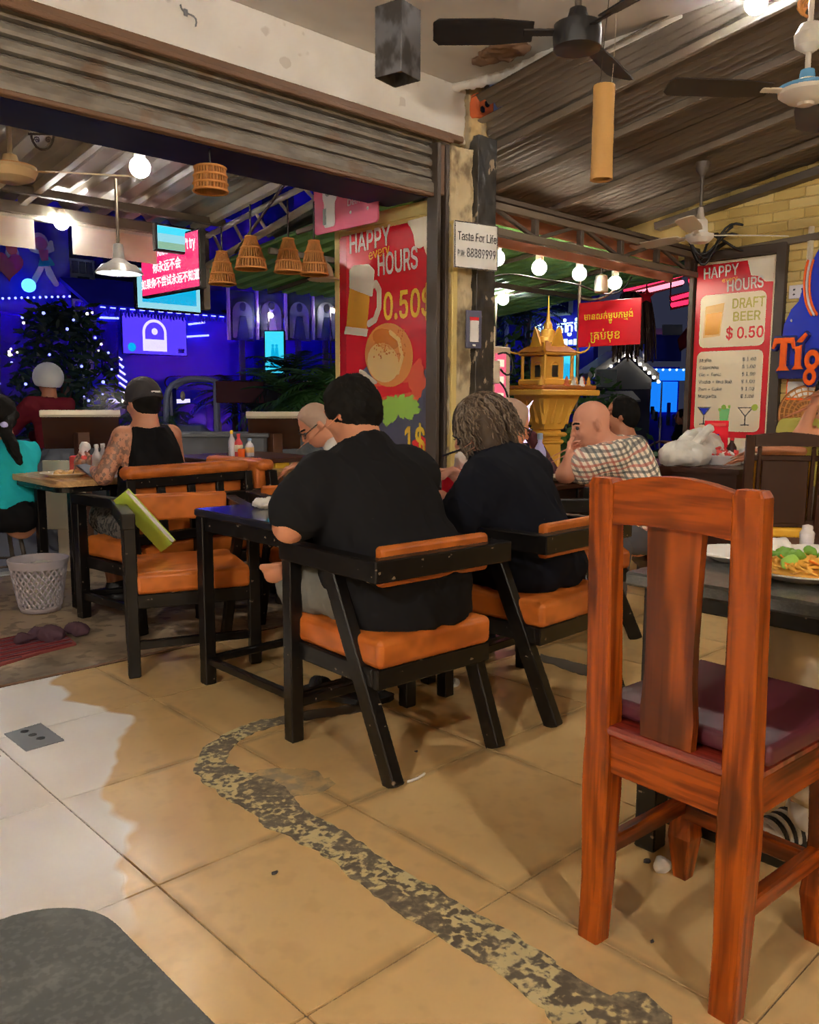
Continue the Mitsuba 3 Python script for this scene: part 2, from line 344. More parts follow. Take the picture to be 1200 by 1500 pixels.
def glyphs(G, h, M, depth=0.002, center=True):
    ps = []
    for p in G:
        q = [np.array(r, float).reshape(-1, 2) for r in p]
        g = Polygon(q[0], q[1:]).buffer(0)
        if not g.is_empty: ps.append(g)
    u = shapely.union_all(ps); x0, y0, x1, y1 = u.bounds; s = h / (y1 - y0)
    u = shapely.affinity.affine_transform(u, [s, 0, 0, s, -s * ((x0 + x1) / 2 if center else x0), -s * (y0 + y1) / 2])
    return mv(ext(u, depth), M)

# ---------------------------------------------------------------- helpers: organic bodies (smooth union of round cones, surface nets)
def nets(g, lo, h):
    s = g < 0; n = np.array(g.shape) - 1
    sl = lambda a, d: a[d[0]:d[0] + n[0], d[1]:d[1] + n[1], d[2]:d[2] + n[2]]
    C8 = [(i, j, k) for i in (0, 1) for j in (0, 1) for k in (0, 1)]
    c = sum(sl(s, d).astype(np.int8) for d in C8); act = (c > 0) & (c < 8)
    idx = np.full(act.shape, -1); idx[act] = np.arange(act.sum())
    I = np.argwhere(act); pos = np.zeros((len(I), 3)); cnt = np.zeros(len(I))
    for d in C8:
        for a in range(3):
            if d[a] == 0:
                e = list(d); e[a] = 1
                va, vb = g[tuple((I + d).T)], g[tuple((I + e).T)]
                k = (va < 0) != (vb < 0); t = va[k] / (va[k] - vb[k])
                q = np.tile(np.array(d, float), (k.sum(), 1)); q[:, a] += t
                pos[k] += q; cnt[k] += 1
    v = lo + (I + pos / cnt[:, None]) * h; F = []
    for a in range(3):
        b, c2 = (a + 1) % 3, (a + 2) % 3
        A = [slice(None)] * 3; B = [slice(None)] * 3; A[a] = slice(0, -1); B[a] = slice(1, None)
        E = np.argwhere(s[tuple(A)] != s[tuple(B)]); E = E[(E[:, b] > 0) & (E[:, c2] > 0) & (E[:, b] < n[b]) & (E[:, c2] < n[c2])]
        if not len(E): continue
        inside = s[tuple(E.T)]; q = []
        for db, dc in ((1, 1), (0, 1), (0, 0), (1, 0)):
            o = E.copy(); o[:, b] -= db; o[:, c2] -= dc; q.append(idx[tuple(o.T)])
        q = np.array(q).T; q[~inside] = q[~inside][:, ::-1]
        F += [q[:, [0, 1, 2]], q[:, [0, 2, 3]]]
    return trimesh.Trimesh(v, np.vstack(F), process=False)

class Body:
    def __init__(s, h=0.011): s.h, s.pr, s.cuts = h, [], []
    def cone(s, a, b, ra, rb=None, k=0.02, flat=None):
        s.pr.append(('c', np.asarray(a, float), np.asarray(b, float), ra, ra if rb is None else rb, k, flat)); return s
    def chain(s, P, R, k=0.02):
        for i in range(len(P) - 1): s.cone(P[i], P[i + 1], R[i], R[i + 1], k)
        return s
    def ell(s, c, r, M=None, k=0.02):
        s.pr.append(('e', np.asarray(c, float), np.asarray(r, float), np.eye(3) if M is None else np.asarray(M)[:3, :3], None, k, None)); return s
    def cut(s, p, n): s.cuts.append((np.asarray(p, float), unit(n))); return s
    def mesh(s, folds=0, fscale=9, seed=1, grow=0.0, keep=True):
        lo, hi = np.full(3, 1e9), np.full(3, -1e9)
        for q in s.pr:
            if q[0] == 'c':
                for p, r in ((q[1], q[3]), (q[2], q[4])): lo, hi = np.minimum(lo, p - r), np.maximum(hi, p + r)
            else: lo, hi = np.minimum(lo, q[1] - q[2].max()), np.maximum(hi, q[1] + q[2].max())
        lo -= 0.03 + grow; hi += 0.03 + grow; h = s.h
        N = np.ceil((hi - lo) / h).astype(int) + 1; g = np.full(N, 1.0, np.float32)
        for q in s.pr:
            m = 0.05 + grow
            if q[0] == 'c': a, b = np.minimum(q[1] - q[3], q[2] - q[4]) - m, np.maximum(q[1] + q[3], q[2] + q[4]) + m
            else: a, b = q[1] - q[2].max() - m, q[1] + q[2].max() + m
            i0 = np.maximum(((a - lo) / h).astype(int), 0); i1 = np.minimum(((b - lo) / h).astype(int) + 2, N)
            ax = [lo[k] + np.arange(i0[k], i1[k]) * h for k in range(3)]
            P = np.stack(np.meshgrid(*ax, indexing='ij'), -1)
            if q[0] == 'c':
                ab = q[2] - q[1]; t = np.clip(((P - q[1]) @ ab) / max(ab @ ab, 1e-9), 0, 1)
                D = P - (q[1] + t[..., None] * ab)
                if q[6] is not None:   # flattened limb: stretch across an axis
                    w = (D @ q[6][0])[..., None] * np.asarray(q[6][0]); D = D + w * (q[6][1] - 1)
                d = np.linalg.norm(D, axis=-1) - (q[3] + (q[4] - q[3]) * t)
            else:
                u = (P - q[1]) @ q[3]; k0 = np.linalg.norm(u / q[2], axis=-1); k1 = np.linalg.norm(u / q[2] ** 2, axis=-1); d = k0 * (k0 - 1) / np.maximum(k1, 1e-6)
            S = tuple(slice(i0[k], i1[k]) for k in range(3)); o = g[S]; k = q[5]
            e = np.clip(0.5 + 0.5 * (o - d) / k, 0, 1)
            g[S] = o * (1 - e) + d * e - k * e * (1 - e)
        g = g - grow
        if s.cuts:
            ax = [lo[k] + np.arange(N[k]) * h for k in range(3)]
            P = np.stack(np.meshgrid(*ax, indexing='ij'), -1)
            for p, n in s.cuts: g = np.maximum(g, ((P - p) @ n).astype(np.float32))
        m = nets(g, lo, h)
        if keep:
            comp = m.split(only_watertight=False) if False else [m]
            m = comp[0]
        trimesh.smoothing.filter_taubin(m, iterations=4)
        if folds:
            P = m.vertices; w = meshkit.fbm(P * np.array([fscale, fscale, fscale * 0.55]) + seed * 7.3, 3, seed) - 0.5
            w2 = np.abs(meshkit.fbm((P @ np.array([[1, .3, .2], [-.2, 1, .5], [.4, -.3, 1]])) * np.array([fscale * 2.2, fscale * 2.2, fscale * .8]) + seed, 2, seed + 5) - 0.5)
            m.vertices = P + m.vertex_normals * ((w * 1.2 - w2 * 1.0 + .22) * folds)[:, None]
        return m
def sm(m): return dict(mesh=m, smooth=True)

# ---------------------------------------------------------------- the setting: floor, walls, ceiling, roofs
struct('floor', bx(-4.6, 5.75, -6, 0.56, -0.2, -0.005, 0), 'grout', 'beige tiled dining room floor')
tile_cache = {}
for i in range(-3, 10):
    for j in range(-6, 1):
        x0, x1, y0, y1 = i * 0.6, min(i * 0.6 + 0.6, 5.75), j * 0.6, min(j * 0.6 + 0.6, 0.545)
        g = 0.0022
        t = rnd.uniform(-0.0006, 0.0006)
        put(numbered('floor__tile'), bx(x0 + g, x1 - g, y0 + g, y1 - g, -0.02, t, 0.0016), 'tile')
big = [bx(-4.6, -1.8 - 0.002, -6, 0.545, -0.02, 0, 0), bx(-1.8, 5.75, -6, -3.602, -0.02, 0, 0)]
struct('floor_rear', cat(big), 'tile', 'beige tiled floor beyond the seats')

def floor_patch(name, P, m, h=0.003, rough=0.010, seed=3):
    pg = Polygon([(p[0], p[1]) for p in P]).buffer(0)
    pg = pg.segmentize(0.02)
    c = np.array(pg.exterior.coords); q = np.c_[c, np.zeros(len(c))]
    d = (meshkit.noise(q * 38, seed) - 0.5) * 2 * rough; d2 = (meshkit.noise(q * 38 + 50, seed) - 0.5) * 2 * rough
    pg = Polygon(c + np.c_[d, d2]).buffer(0)
    return put(numbered('floor__' + name), ext(pg, h), m)
floor_patch('cement_strip', [(0.857, -0.499, 0.000), (0.748, -0.470, 0.000), (0.618, -0.497, 0.000), (0.504, -0.552, 0.000), (0.435, -0.615, 0.000), (0.389, -0.698, 0.000), (0.365, -0.781, 0.000), (0.361, -0.972, 0.000), (0.365, -1.097, 0.000), (0.340, -1.137, 0.000), (0.363, -1.199, 0.000), (0.366, -1.251, 0.000), (0.373, -1.361, 0.000), (0.367, -1.519, 0.000), (0.347, -1.640, 0.000), (0.351, -1.694, 0.000), (0.355, -1.800, 0.000), (0.357, -1.957, 0.000), (0.349, -2.052, 0.000), (0.329, -2.142, 0.000), (0.305, -2.213, 0.000), (0.426, -2.327, 0.000), (0.502, -2.281, 0.000), (0.525, -2.231, 0.000), (0.514, -2.197, 0.000), (0.464, -2.174, 0.000), (0.459, -2.137, 0.000), (0.474, -2.007, 0.000), (0.480, -1.850, 0.000), (0.476, -1.681, 0.000), (0.480, -1.506, 0.000), (0.493, -1.296, 0.000), (0.486, -1.118, 0.000), (0.523, -1.017, 0.000), (0.531, -0.898, 0.000), (0.493, -0.782, 0.000), (0.497, -0.695, 0.000), (0.548, -0.632, 0.000), (0.620, -0.581, 0.000), (0.707, -0.555, 0.000), (0.811, -0.565, 0.000)], 'cement')
floor_patch('cement_smear', [(0.514, -0.829, 0.000), (0.499, -1.067, 0.000), (0.539, -1.063, 0.000), (0.603, -1.080, 0.000), (0.654, -1.071, 0.000), (0.671, -1.016, 0.000), (0.629, -0.923, 0.000), (0.584, -0.839, 0.000)], 'cement_thin', 0.0016, 0.03, 5)
floor_patch('cement_groove', [(0.857, -0.499, 0.000), (1.014, -0.530, 0.000), (1.195, -0.619, 0.000), (1.138, -0.685, 0.000), (0.981, -0.615, 0.000), (0.811, -0.565, 0.000)], 'cement_dark', 0.002)
floor_patch('cement_groove', [(2.189, -0.668, 0.000), (2.202, -0.916, 0.000), (2.219, -1.062, 0.000), (2.118, -1.127, 0.000), (2.077, -0.967, 0.000), (2.106, -0.732, 0.000)], 'cement_dark', 0.002)
t = thing('floor_drain', 'square grey metal floor drain cover in the pale tiles', 'drain cover')
dp = Polygon([(p[0], p[1]) for p in ((0.050, 0.025, 0.000), (0.181, 0.040, 0.000), (0.182, -0.172, 0.000), (0.053, -0.176, 0.000))])
part(t, 'cover', ext(dp, 0.004), 'tin')
for k in range(3):
    c0 = np.array((0.109, -0.004, 0.000)) * (1 - k / 2.0) + np.array((0.128, -0.105, 0.000)) * (k / 2.0)
    part(t + '__cover', 'hole', lathe([(0.0, 0.0041), (0.014, 0.0041), (0.014, 0.0052), (0.0, 0.0052)], (c0[0], c0[1], 0), 12), 'black')
one('floor_hatch', bx(-0.10, -0.02, -0.16, -0.05, 0.0, 0.003, 0.001), 'tin', 'small metal floor plate at the left picture edge', 'floor plate')
for q, s, lb in (((0.237, -1.352, 0.000), 0.012, 'dark flake of dirt on the tile left of the cement strip'), ((1.003, -1.065, 0.000), 0.009, 'dark crumb on the tile between the rear legs of the front armchair'), ((0.960, -1.957, 0.000), 0.013, 'dark bottle-cap-like crumb under the red wooden chair beside the tissue'), ((0.679, -2.138, 0.000), 0.006, 'tiny dark crumb between the rear legs of the red wooden chair')):
    P_ = [(q[0] + s * rnd.uniform(.4, 1) * math.cos(a), q[1] + s * rnd.uniform(.3, .8) * math.sin(a), z) for a in np.arange(9) * .7 for z in (0.0005, rnd.uniform(.002, .006))]
    one('crumb', hullp(P_), 'ink', lb, 'crumb')
for q, lb in (((0.948, -2.003, 0.000), 'small white crumpled tissue on the floor under the red wooden chair'), ((1.581, -0.698, 0.000), 'white crumpled tissue on the floor behind the front black armchair')):
    b = Body(0.005)
    for k in range(6): b.ell((q[0] + rnd.uniform(-.014, .014), q[1] + rnd.uniform(-.014, .014), 0.008 + rnd.uniform(0, .006)), (0.011, 0.008, 0.008))
    one('tissue', b.mesh(0.008, 60), 'white', lb, 'tissue', smooth=True)
one('cigarette_butt', tube(curve([(0.818, -1.217, 0.006), (0.842, -1.220, 0.006), (0.897, -1.212, 0.006)], 8), 0.004, 8), 'white', 'cigarette butt on the floor by the rear leg of the front armchair', 'cigarette butt')

# terrace, street
struct('terrace_floor', bx(-4.6, 7.5, 0.56, 2.86, -0.2, -0.004, 0), 'concrete', 'stained concrete terrace floor')
c = [(-4.6 + 0.12 * k, 0.558 + 0.016 * (meshkit.noise(np.array([k * 0.9, 0, 0])) - .5), 0) for k in range(70)]
struct('trim_1', tube(c, 0.007, 6), 'rust', 'dark ragged joint between tiles and concrete')
struct('kerb', bx(-4.6, 9, 2.86, 3.0, -0.25, 0.0, 0.01), 'kerb')
struct('street', bx(-30, 60, 3.0, 60, -0.4, -0.16, 0), 'asphalt', 'dark street')
struct('sidewalk', bx(-20, 40, 12.0, 18, -0.3, -0.04, 0.01), 'kerb')
struct('ground_side', bx(5.75, 60, -30, 3.0, -0.4, -0.17, 0), 'asphalt')

# white slab ceiling and lintel
struct('ceiling', bx(-4.6, 2.98, -6, 0.75, 2.97, 3.15, 0.004), 'ceiling', 'flat grey plastered slab ceiling')
struct('wall_front', bx(-4.6, 2.97, 0.55, 0.74, 2.655, 2.97, 0.004), 'plaster', 'white plastered beam over the roller shutter')
struct('wall_left', bx(-4.7, -4.6, -6, 0.75, -0.1, 3.15, 0), 'plain_wall')
struct('wall_back', bx(-4.7, 5.9, -6.1, -6, -0.1, 3.4, 0), 'plain_wall')
struct('wall_front_left', bx(-4.7, -2.2, 0.6, 0.74, -0.1, 2.66, 0), 'plain_wall')
# broken plaster flap hanging from the slab edge
pl = Body(0.012)
for a, b in (((2.856, 0.544, 2.950), (2.925, 0.211, 2.955)), ((2.925, 0.211, 2.955), (2.874, -0.085, 2.960)), ((2.874, -0.085, 2.960), (2.880, -0.194, 2.965))): pl.cone(a, b, 0.02, 0.03)
struct('trim_2', pl.mesh(0.03, 30), 'plaster', 'broken plaster edge of the slab ceiling', smooth=True)
pl = Body(0.012).ell((2.690, 0.038, 2.965), (0.10, 0.14, 0.02)).ell((2.697, 0.205, 2.965), (0.05, 0.06, 0.025))
struct('trim_3', pl.mesh(0.03, 25), 'rust', 'hole of missing plaster in the slab ceiling', smooth=True)

# roller shutter with its guide and beam
sh = 'roller_shutter'
labels[sh] = {'kind': 'structure', 'label': 'grey steel roller shutter rolled up over the terrace opening'}
def slat(z0, z1, y=0.575):
    h = z1 - z0
    pr = [(y + 0.03, z0), (y + 0.004, z0 + 0.006), (y, z0 + h * 0.35), (y + 0.004, z0 + h * 0.7), (y + 0.016, z0 + h * 0.80), (y + 0.012, z0 + h * 0.88), (y + 0.024, z1), (y + 0.04, z1)]
    m = trimesh.creation.extrude_polygon(Polygon(pr), 7.3, engine='earcut')
    return mv(m, np.array([[0, 0, 1, -4.6], [1, 0, 0, 0], [0, 1, 0, 0], [0, 0, 0, 1.0]]))
zs = [2.338, 2.425, 2.487, 2.549, 2.61, 2.66]
for a, b in zip(zs[:-1], zs[1:]): put(numbered(sh + '__slat'), slat(a + 0.003, b, 0.575 if a > 2.4 else 0.560), 'shutter')
put(sh + '__bottom_rail', bx(-4.6, 2.70, 0.556, 0.60, 2.325, 2.345), 'rust')
struct('trim_4', cat(bx(-4.6, 2.9, 0.515, 0.56, 2.648, 2.682, 0.004), bx(-4.6, 2.8, 0.50, 0.53, 2.625, 2.648, 0.004)), 'rust', 'rusty angle under the white beam')
struct('beam_shutter', bx(-4.6, 2.74, 0.64, 1.0, 2.338, 2.64, 0.006), 'navy_beam', 'dark navy box beam behind the shutter')
struct('trim_5', cat(bx(2.70, 2.73, 0.53, 0.62, 0, 2.62), bx(2.77, 2.80, 0.53, 0.62, 0, 2.62), bx(2.70, 2.80, 0.59, 0.62, 0, 2.62)), 'track', 'dark steel guide channel of the shutter')
struct('trim_6', bx(2.73, 2.79, 0.545, 0.60, 2.34, 2.62, 0.004), 'rust')
# pillar
pr = [(2.80, 0.52), (2.97, 0.50), (2.99, 0.74), (2.80, 0.74)]
m = ext(Polygon(pr).segmentize(0.03), 2.62); m = m.subdivide_to_size(0.05)
m.vertices += (meshkit.fbm(m.vertices * 14, 3) - 0.5)[:, None] * np.array([0.05, 0.05, 0.0])
struct('pillar', m, 'rough_plaster', 'rough flaking plaster pillar between the two openings', smooth=40)
m = bx(2.965, 3.13, 0.46, 0.70, 0, 2.70, 0.004).subdivide_to_size(0.06)
m.vertices += (meshkit.fbm(m.vertices * 16, 3, 4) - 0.5)[:, None] * np.array([0.02, 0.02, 0.0])
put('pillar__post', m, 'pillar_paint')
put('pillar__yellow_strip', bx(2.80, 2.845, 0.50, 0.54, 0, 2.2, 0.006), 'yellow_wall')
b = Body(0.012).cone((3.03, 0.58, 2.68), (3.03, 0.58, 2.97), 0.085, 0.095)
put('pillar__mortar_neck', b.mesh(0.04, 26), 'cement_thin', True)
put('pillar__clay_brick', bx(2.955, 3.10, 0.46, 0.56, 2.80, 2.93, 0.01), 'clay')
for z in (2.84, 2.88): put(numbered('pillar__brick_hole'), mv(lathe([(0, 0), (0.018, 0), (0.018, 0.008), (0, 0.008)], n=12), mtx((2.99 + (z - 2.84), 0.462, z), (1, 0, 0), (0, 0, 1))), 'black')
for k in range(5):
    a = V(3.12, 0.5, 2.93)
    put(numbered('pillar__frayed_wire'), tube(curve([a, a + V(0.05 + 0.02 * k, -0.03, 0.01), a + V(0.09 + 0.015 * k, -0.05 + 0.01 * k, -0.04), a + V(0.085 + 0.016 * k, -0.05, -0.10 - 0.01 * k)], 9), 0.005, 6), 'cream')
# right wall of bricks
struct('wall_right', cat(bx(5.762, 5.9, -6, 0.57, -0.2, 3.2, 0), bx(5.762, 5.9, 0.57, 2.6, 2.35, 3.2, 0)), 'mortar', 'yellow painted brick wall')
bm = [ply(bx(-0.006, 0.012, 0, 0.226, 0, 0.066, 0.004), 'mat_brick_' + k) for k in 'abc']
n = 0
for r in range(41):
    for k in range(9):
        y = 0.54 - 0.236 * k - (0.118 if r % 2 else 0)
        if n >= 298 or y < -0.95 or (y > .12 and r < 31): continue
        scene[numbered('wall_right__brick')] = {**rnd.choice(bm), 'to_world': T4().translate([5.756 + rnd.uniform(-.002, .002), y, 0.02 + r * 0.076])}
        n += 1
# corrugated roof over the right-hand room
def roof_z(y): return 2.647 + 0.16 * (1.33 - y)
def corr(x0, x1, y0, y1, zf, pitch, amp, n=6, th=0.0012, sq=0, up=0.0):
    xs = np.arange(x0, x1 + 1e-6, pitch / n); ph = (xs / pitch) % 1.0
    if sq: w = np.interp(ph, [0, .12, .26, .5, .64, 1], [0, 0, 1, 1, 0, 0]) * 2 - 1
    else: w = np.sin(ph * 2 * np.pi)
    v, f, N = [], [], len(xs)
    for y in (y0, y1):
        for s in (0, th):
            v += [(x, y, zf(y) + amp * k + s + up) for x, k in zip(xs, w)]
    for i in range(N - 1):
        f += [(i, i + 1, 2 * N + i + 1), (i, 2 * N + i + 1, 2 * N + i), (N + i, 3 * N + i + 1, N + i + 1), (N + i, 3 * N + i, 3 * N + i + 1)]
        f += [(i, N + i, N + i + 1), (i, N + i + 1, i + 1), (2 * N + i, 3 * N + i + 1, 3 * N + i), (2 * N + i, 2 * N + i + 1, 3 * N + i + 1)]
    return trimesh.Trimesh(np.array(v), np.array(f), process=False)
labels['ceiling_roof'] = {'kind': 'structure', 'label': 'sloping corrugated iron roof over the right-hand room'}
for k in range(4):
    x0 = 2.72 + 0.76 * k
    for s, (xa, ya, yb) in enumerate(((x0, 2.7, -1.75), (x0, -1.65, -5.9)) if k else ((2.985, -.36, -1.75), (2.985, -1.65, -5.9), (2.99, 2.7, .28), (x0, .30, -.40), (2.935, -.36, -.80))):
        put(numbered('ceiling_roof__iron_sheet'), corr(xa, x0 + 0.80, ya, yb, roof_z, 0.076, 0.011, 8, up=0.003 * (k % 2) + (0.005 if yb < -2 else 0)), 'roof_iron', 40)
for x in (3.30, 3.86, 4.62, 5.26): put(numbered('ceiling_roof__rafter'), bar((x, 2.6, roof_z(2.6) - 0.035), (x, -5.9, roof_z(-5.9) - 0.035), 0.035, 0.045), 'steel_paint')
put('ceiling_roof__dark_patch', bar((5.70, 0.9, roof_z(0.9) - 0.10), (5.70, -1.6, roof_z(-1.6) - 0.10), 0.10, 0.06), 'dark_steel')
put(numbered('ceiling_roof__wall_plate'), bar((5.735, 0.5, 2.33), (5.735, -3, 2.50), 0.05, 0.05), 'steel_paint')
struct('trim_11', mv(ext(Polygon([(.30, 2.972), (-.80, 2.972), (-.80, roof_z(-.8) - .03), (-.36, roof_z(-.36) - .014), (.30, roof_z(-.36) - .014)]).buffer(0), .006), np.array([[0, 0, 1, 2.978], [1, 0, 0, 0], [0, 1, 0, 0], [0, 0, 0, 1.0]])), 'plaster', 'plaster edge strip between slab and iron roof')
# truss across the right-hand opening
tr = 'truss_front'
labels[tr] = {'kind': 'structure', 'label': 'brown steel lattice girder across the right-hand opening'}
A = lambda x, z: (x, 0.55, z)
for z in (2.35, 2.20): put(numbered(tr + '__chord'), bar(A(3.1, z), A(5.76, z - 0.01), 0.05, 0.045), 'steel_paint')
put(numbered(tr + '__chord'), bar(A(3.1, 2.395), A(5.76, 2.385), 0.05, 0.03), 'dark_steel')
for x in (3.16, 3.62, 4.12, 4.62, 5.12, 5.6): put(numbered(tr + '__post'), bar(A(x, 2.22), A(x, 2.35), 0.04, 0.04), 'dark_steel')
for x in (3.18, 3.64, 4.14, 4.64, 5.14): put(numbered(tr + '__brace'), bar(A(x, 2.35 if int(x * 10) % 2 else 2.21), A(x + 0.45, 2.21 if int(x * 10) % 2 else 2.35), 0.025, 0.025), 'dark_steel')
struct('trim_7', bar((2.9, 0.74, 2.225), (5.7, 0.74, 2.205), 0.02, 0.115), 'fascia', 'peach painted fascia board outside the girder')
struct('trim_8', bar((2.9, 0.70, 2.37), (5.7, 0.70, 2.35), 0.02, 0.15), 'fascia')
# terrace roof on the left
def tz(y): return 2.52 + 0.115 * (3.05 - y)
labels['terrace_roof'] = {'kind': 'structure', 'label': 'pale ribbed metal roof over the terrace'}
for k in range(8): put(numbered('terrace_roof__metal_sheet'), corr(-4.0 + 0.83 * k, -4.0 + 0.83 * (k + 1) + 0.02, 0.98, 3.15, tz, 0.21, 0.022, 12, sq=1, up=0.003 * (k % 2)), 'terrace_roof')
for x in (-1.6, -0.2, 1.28, 2.55): put(numbered('terrace_roof__rafter'), bar((x, 0.98, tz(0.98) - 0.06), (x, 3.02, tz(3.02) - 0.06), 0.05, 0.06), 'pale_steel')
put('terrace_roof__front_beam', bar((-4, 3.02, 2.43), (2.66, 3.02, 2.42), 0.06, 0.075), 'steel_paint')
put('terrace_roof__gutter', bar((-4, 3.06, 2.385), (2.66, 3.06, 2.375), 0.05, 0.028), 'pale_steel')
put('terrace_roof__purlin', bar((-4, 2.75, 2.49), (2.66, 2.75, 2.48), 0.05, 0.05), 'dark_steel')
put('terrace_roof__end_post', bar((2.64, 3.02, 1.86), (2.64, 3.02, 2.46), 0.06, 0.06), 'steel_paint')
# lattice rafter at the end of the terrace roof
P0, P1 = V(2.66, 3.0, 2.42), V(2.66, 1.55, 2.60)
put('terrace_roof__lattice_pipe', rod(P0, P1, 0.022), 'pale_steel', True)
Q0, Q1 = V(2.66, 3.0, 2.20), V(2.66, 1.55, 2.47)
put('terrace_roof__lattice_pipe_001', rod(Q0, Q1, 0.026), 'pale_steel', True)
for k in range(5):
    a, b = P0 + (P1 - P0) * (k + .3) / 5, Q0 + (Q1 - Q0) * (k + .8) / 5
    put(numbered('terrace_roof__lattice_strut'), rod(a, b, 0.012), 'pale_steel', True)
put('terrace_roof__hanger', cat(bar((2.66, 1.5, 2.62), (2.66, 1.5, 2.30), 0.03, 0.03), bar((2.66, 1.5, 2.31), (2.50, 1.62, 2.24), 0.03, 0.03)), 'dark_steel')
put('terrace_roof__stay', rod((2.3, 2.2, 2.62), (2.1, 1.0, 2.5), 0.012), 'dark_steel', True)
put('terrace_roof__stay_001', rod((2.66, 2.6, 2.25), (2.3, 1.3, 2.58), 0.010), 'dark_steel', True)
# green awning outside the pillar
def gz(y): return 2.16 + 0.10 * (3.6 - y)
labels['awning_green'] = {'kind': 'structure', 'label': 'green ribbed awning roof outside the pillar'}
for k in range(5): put(numbered('awning_green__sheet'), corr(2.70 + 0.83 * k, 2.70 + 0.83 * (k + 1) + 0.02, 1.02, 3.6, gz, 0.16, 0.022, 12, sq=1, up=0.003 * (k % 2)), 'green_roof')
put('awning_green__rafter', bar((2.75, 2.3, gz(2.3) - 0.05), (6.8, 2.3, gz(2.3) - 0.06), 0.035, 0.045), 'dark_steel')
for x in (3.6, 4.7, 5.8): put(numbered('awning_green__joist'), bar((x, 1.0, gz(1.0) - 0.04), (x, 3.55, gz(3.55) - 0.04), 0.03, 0.03), 'dark_steel')

t = thing('wall_hook', 'small bent metal hook on the white beam at the top left', 'hook'); q = np.array((1.136, 0.545, 2.845))
part(t, 'plate', cbox((.02, .006, .03), q, .002), 'tin'); part(t, 'wire', tube(curve([q + V(-.03, -.01, .02), q, q + V(.03, -.012, -.01), q + V(.04, -.012, -.05)], 10), .004, 6), 'tin', True)
t = thing('iron_bracket', 'black scrolled iron bracket under the terrace roof beside the beige fan', 'bracket'); q = np.array((0.837, 1.452, 2.469)); r_ = V(.724, -.689, 0)
part(t, 'arch', tube([q + r_ * .055 * math.cos(a) + V(0, 0, .075 * math.sin(a)) for a in np.linspace(math.pi, 2 * math.pi, 14)], .006, 6), 'dark_steel', True); part(t, 'top_bar', rod(q - r_ * .07 + V(0, 0, .0), q + r_ * .07, .006, 6), 'dark_steel', True); part(t, 'hanger', rod(q, (q[0], q[1], 2.74), .006, 6), 'dark_steel', True)
for s in (-1, 1): part(t, 'scroll', tube([q + r_ * s * (.028 + .016 * (1 - k / 16) * math.cos(k * .7)) + V(0, 0, -.028 + .016 * (1 - k / 16) * math.sin(k * .7)) for k in range(16)], .003, 5), 'dark_steel', True)
t = thing('cable_tangle', 'tangle of dark cables where the girder meets the brick wall', 'cables')
for k in range(7):
    a = np.array((5.402, 0.436, 2.410)); e = a + V(rnd.uniform(.1, .5), rnd.uniform(-.4, .0), rnd.uniform(-.12, .1)); part(t, 'cable', tube(curve([a, a * .6 + e * .4 + V(0, 0, rnd.uniform(-.18, .02)), a * .3 + e * .7 + V(0, 0, rnd.uniform(-.12, .05)), e], 14), .010, 6), 'black', True)
part(t, 'junction_box', cbox((.08, .08, .09), np.array((5.945, 0.211, 2.487)), .01), 'black')

# ---------------------------------------------------------------- furniture
def P(mesh, m, smooth=False): return ply(mesh, 'mat_' + m, smooth=smooth)
def place(kit, name, label, cat_, M, group=None):
    t = thing(name, label, cat_, group)
    for n, d, *lb in kit:
        k = numbered(t + '__' + n); scene[k] = {**d, 'to_world': T4(M)}
        if lb: labels[k] = {'label': lb[0]}
    return t
BK = 'black_wood'
def armchair_kit():
    k = []
    for s in (-1, 1):
        k.append(('leg', P(bar((s * .258, .462, 0), (s * .258, .462, .64), .05, .05, .004, (0, 1, 0)), BK)))
        k.append(('leg', P(bar((s * .225, -.035, 0), (s * .252, .245, .64), .042, .062, .004, (0, 1, 0)), BK)))
        k.append(('arm', P(bar((s * .262, .495, .667), (s * .262, -.03, .667), .055, .066), BK)))
        k.append(('seat_rail', P(bar((s * .236, .46, .325), (s * .236, .04, .325), .03, .06), BK)))
    k += [('back_bar', P(bar((-.292, -.005, .668), (.292, -.005, .668), .05, .068), BK)),
          ('back_pad', P(softbox((.46, .04, .125), (0, .036, .668), .014), 'leather', True), 'orange leatherette back pad'),
          ('front_rail', P(bar((-.25, .47, .325), (.25, .47, .325), .03, .06), BK)), ('rear_rail', P(bar((-.245, .035, .322), (.245, .035, .322), .03, .065), BK)),
          ('stretcher', P(bar((-.25, .462, .135), (.25, .462, .135), .03, .035), BK)),
          ('seat', P(softbox((.49, .48, .095), (0, .25, .40), .024), 'leather', True), 'orange leatherette seat cushion')]
    return k
AK = armchair_kit()
def armchair(label, x, y, th, group=None): return place(AK, 'armchair', label, 'chair', rz(th, (x, y, 0)), group)
armchair('black wooden armchair with orange seat in the front, under the man in the black T-shirt', 1.0, -1.18, -.045)
armchair('black armchair with orange seat that the grey-haired woman sits on', 1.745, -1.20, .04)
armchair('empty black armchair with orange seat and a folded green menu leaning in it', 1.07, .65, 2.79)
armchair('black armchair with orange back beyond the blue-shining table, half hidden by the man', 1.76, .60, 2.92)
q = np.array((2.742, -0.824, 0.000)); armchair('black armchair with orange seat under the man in the checked shirt', q[0] + .134, q[1] + .183, .807)

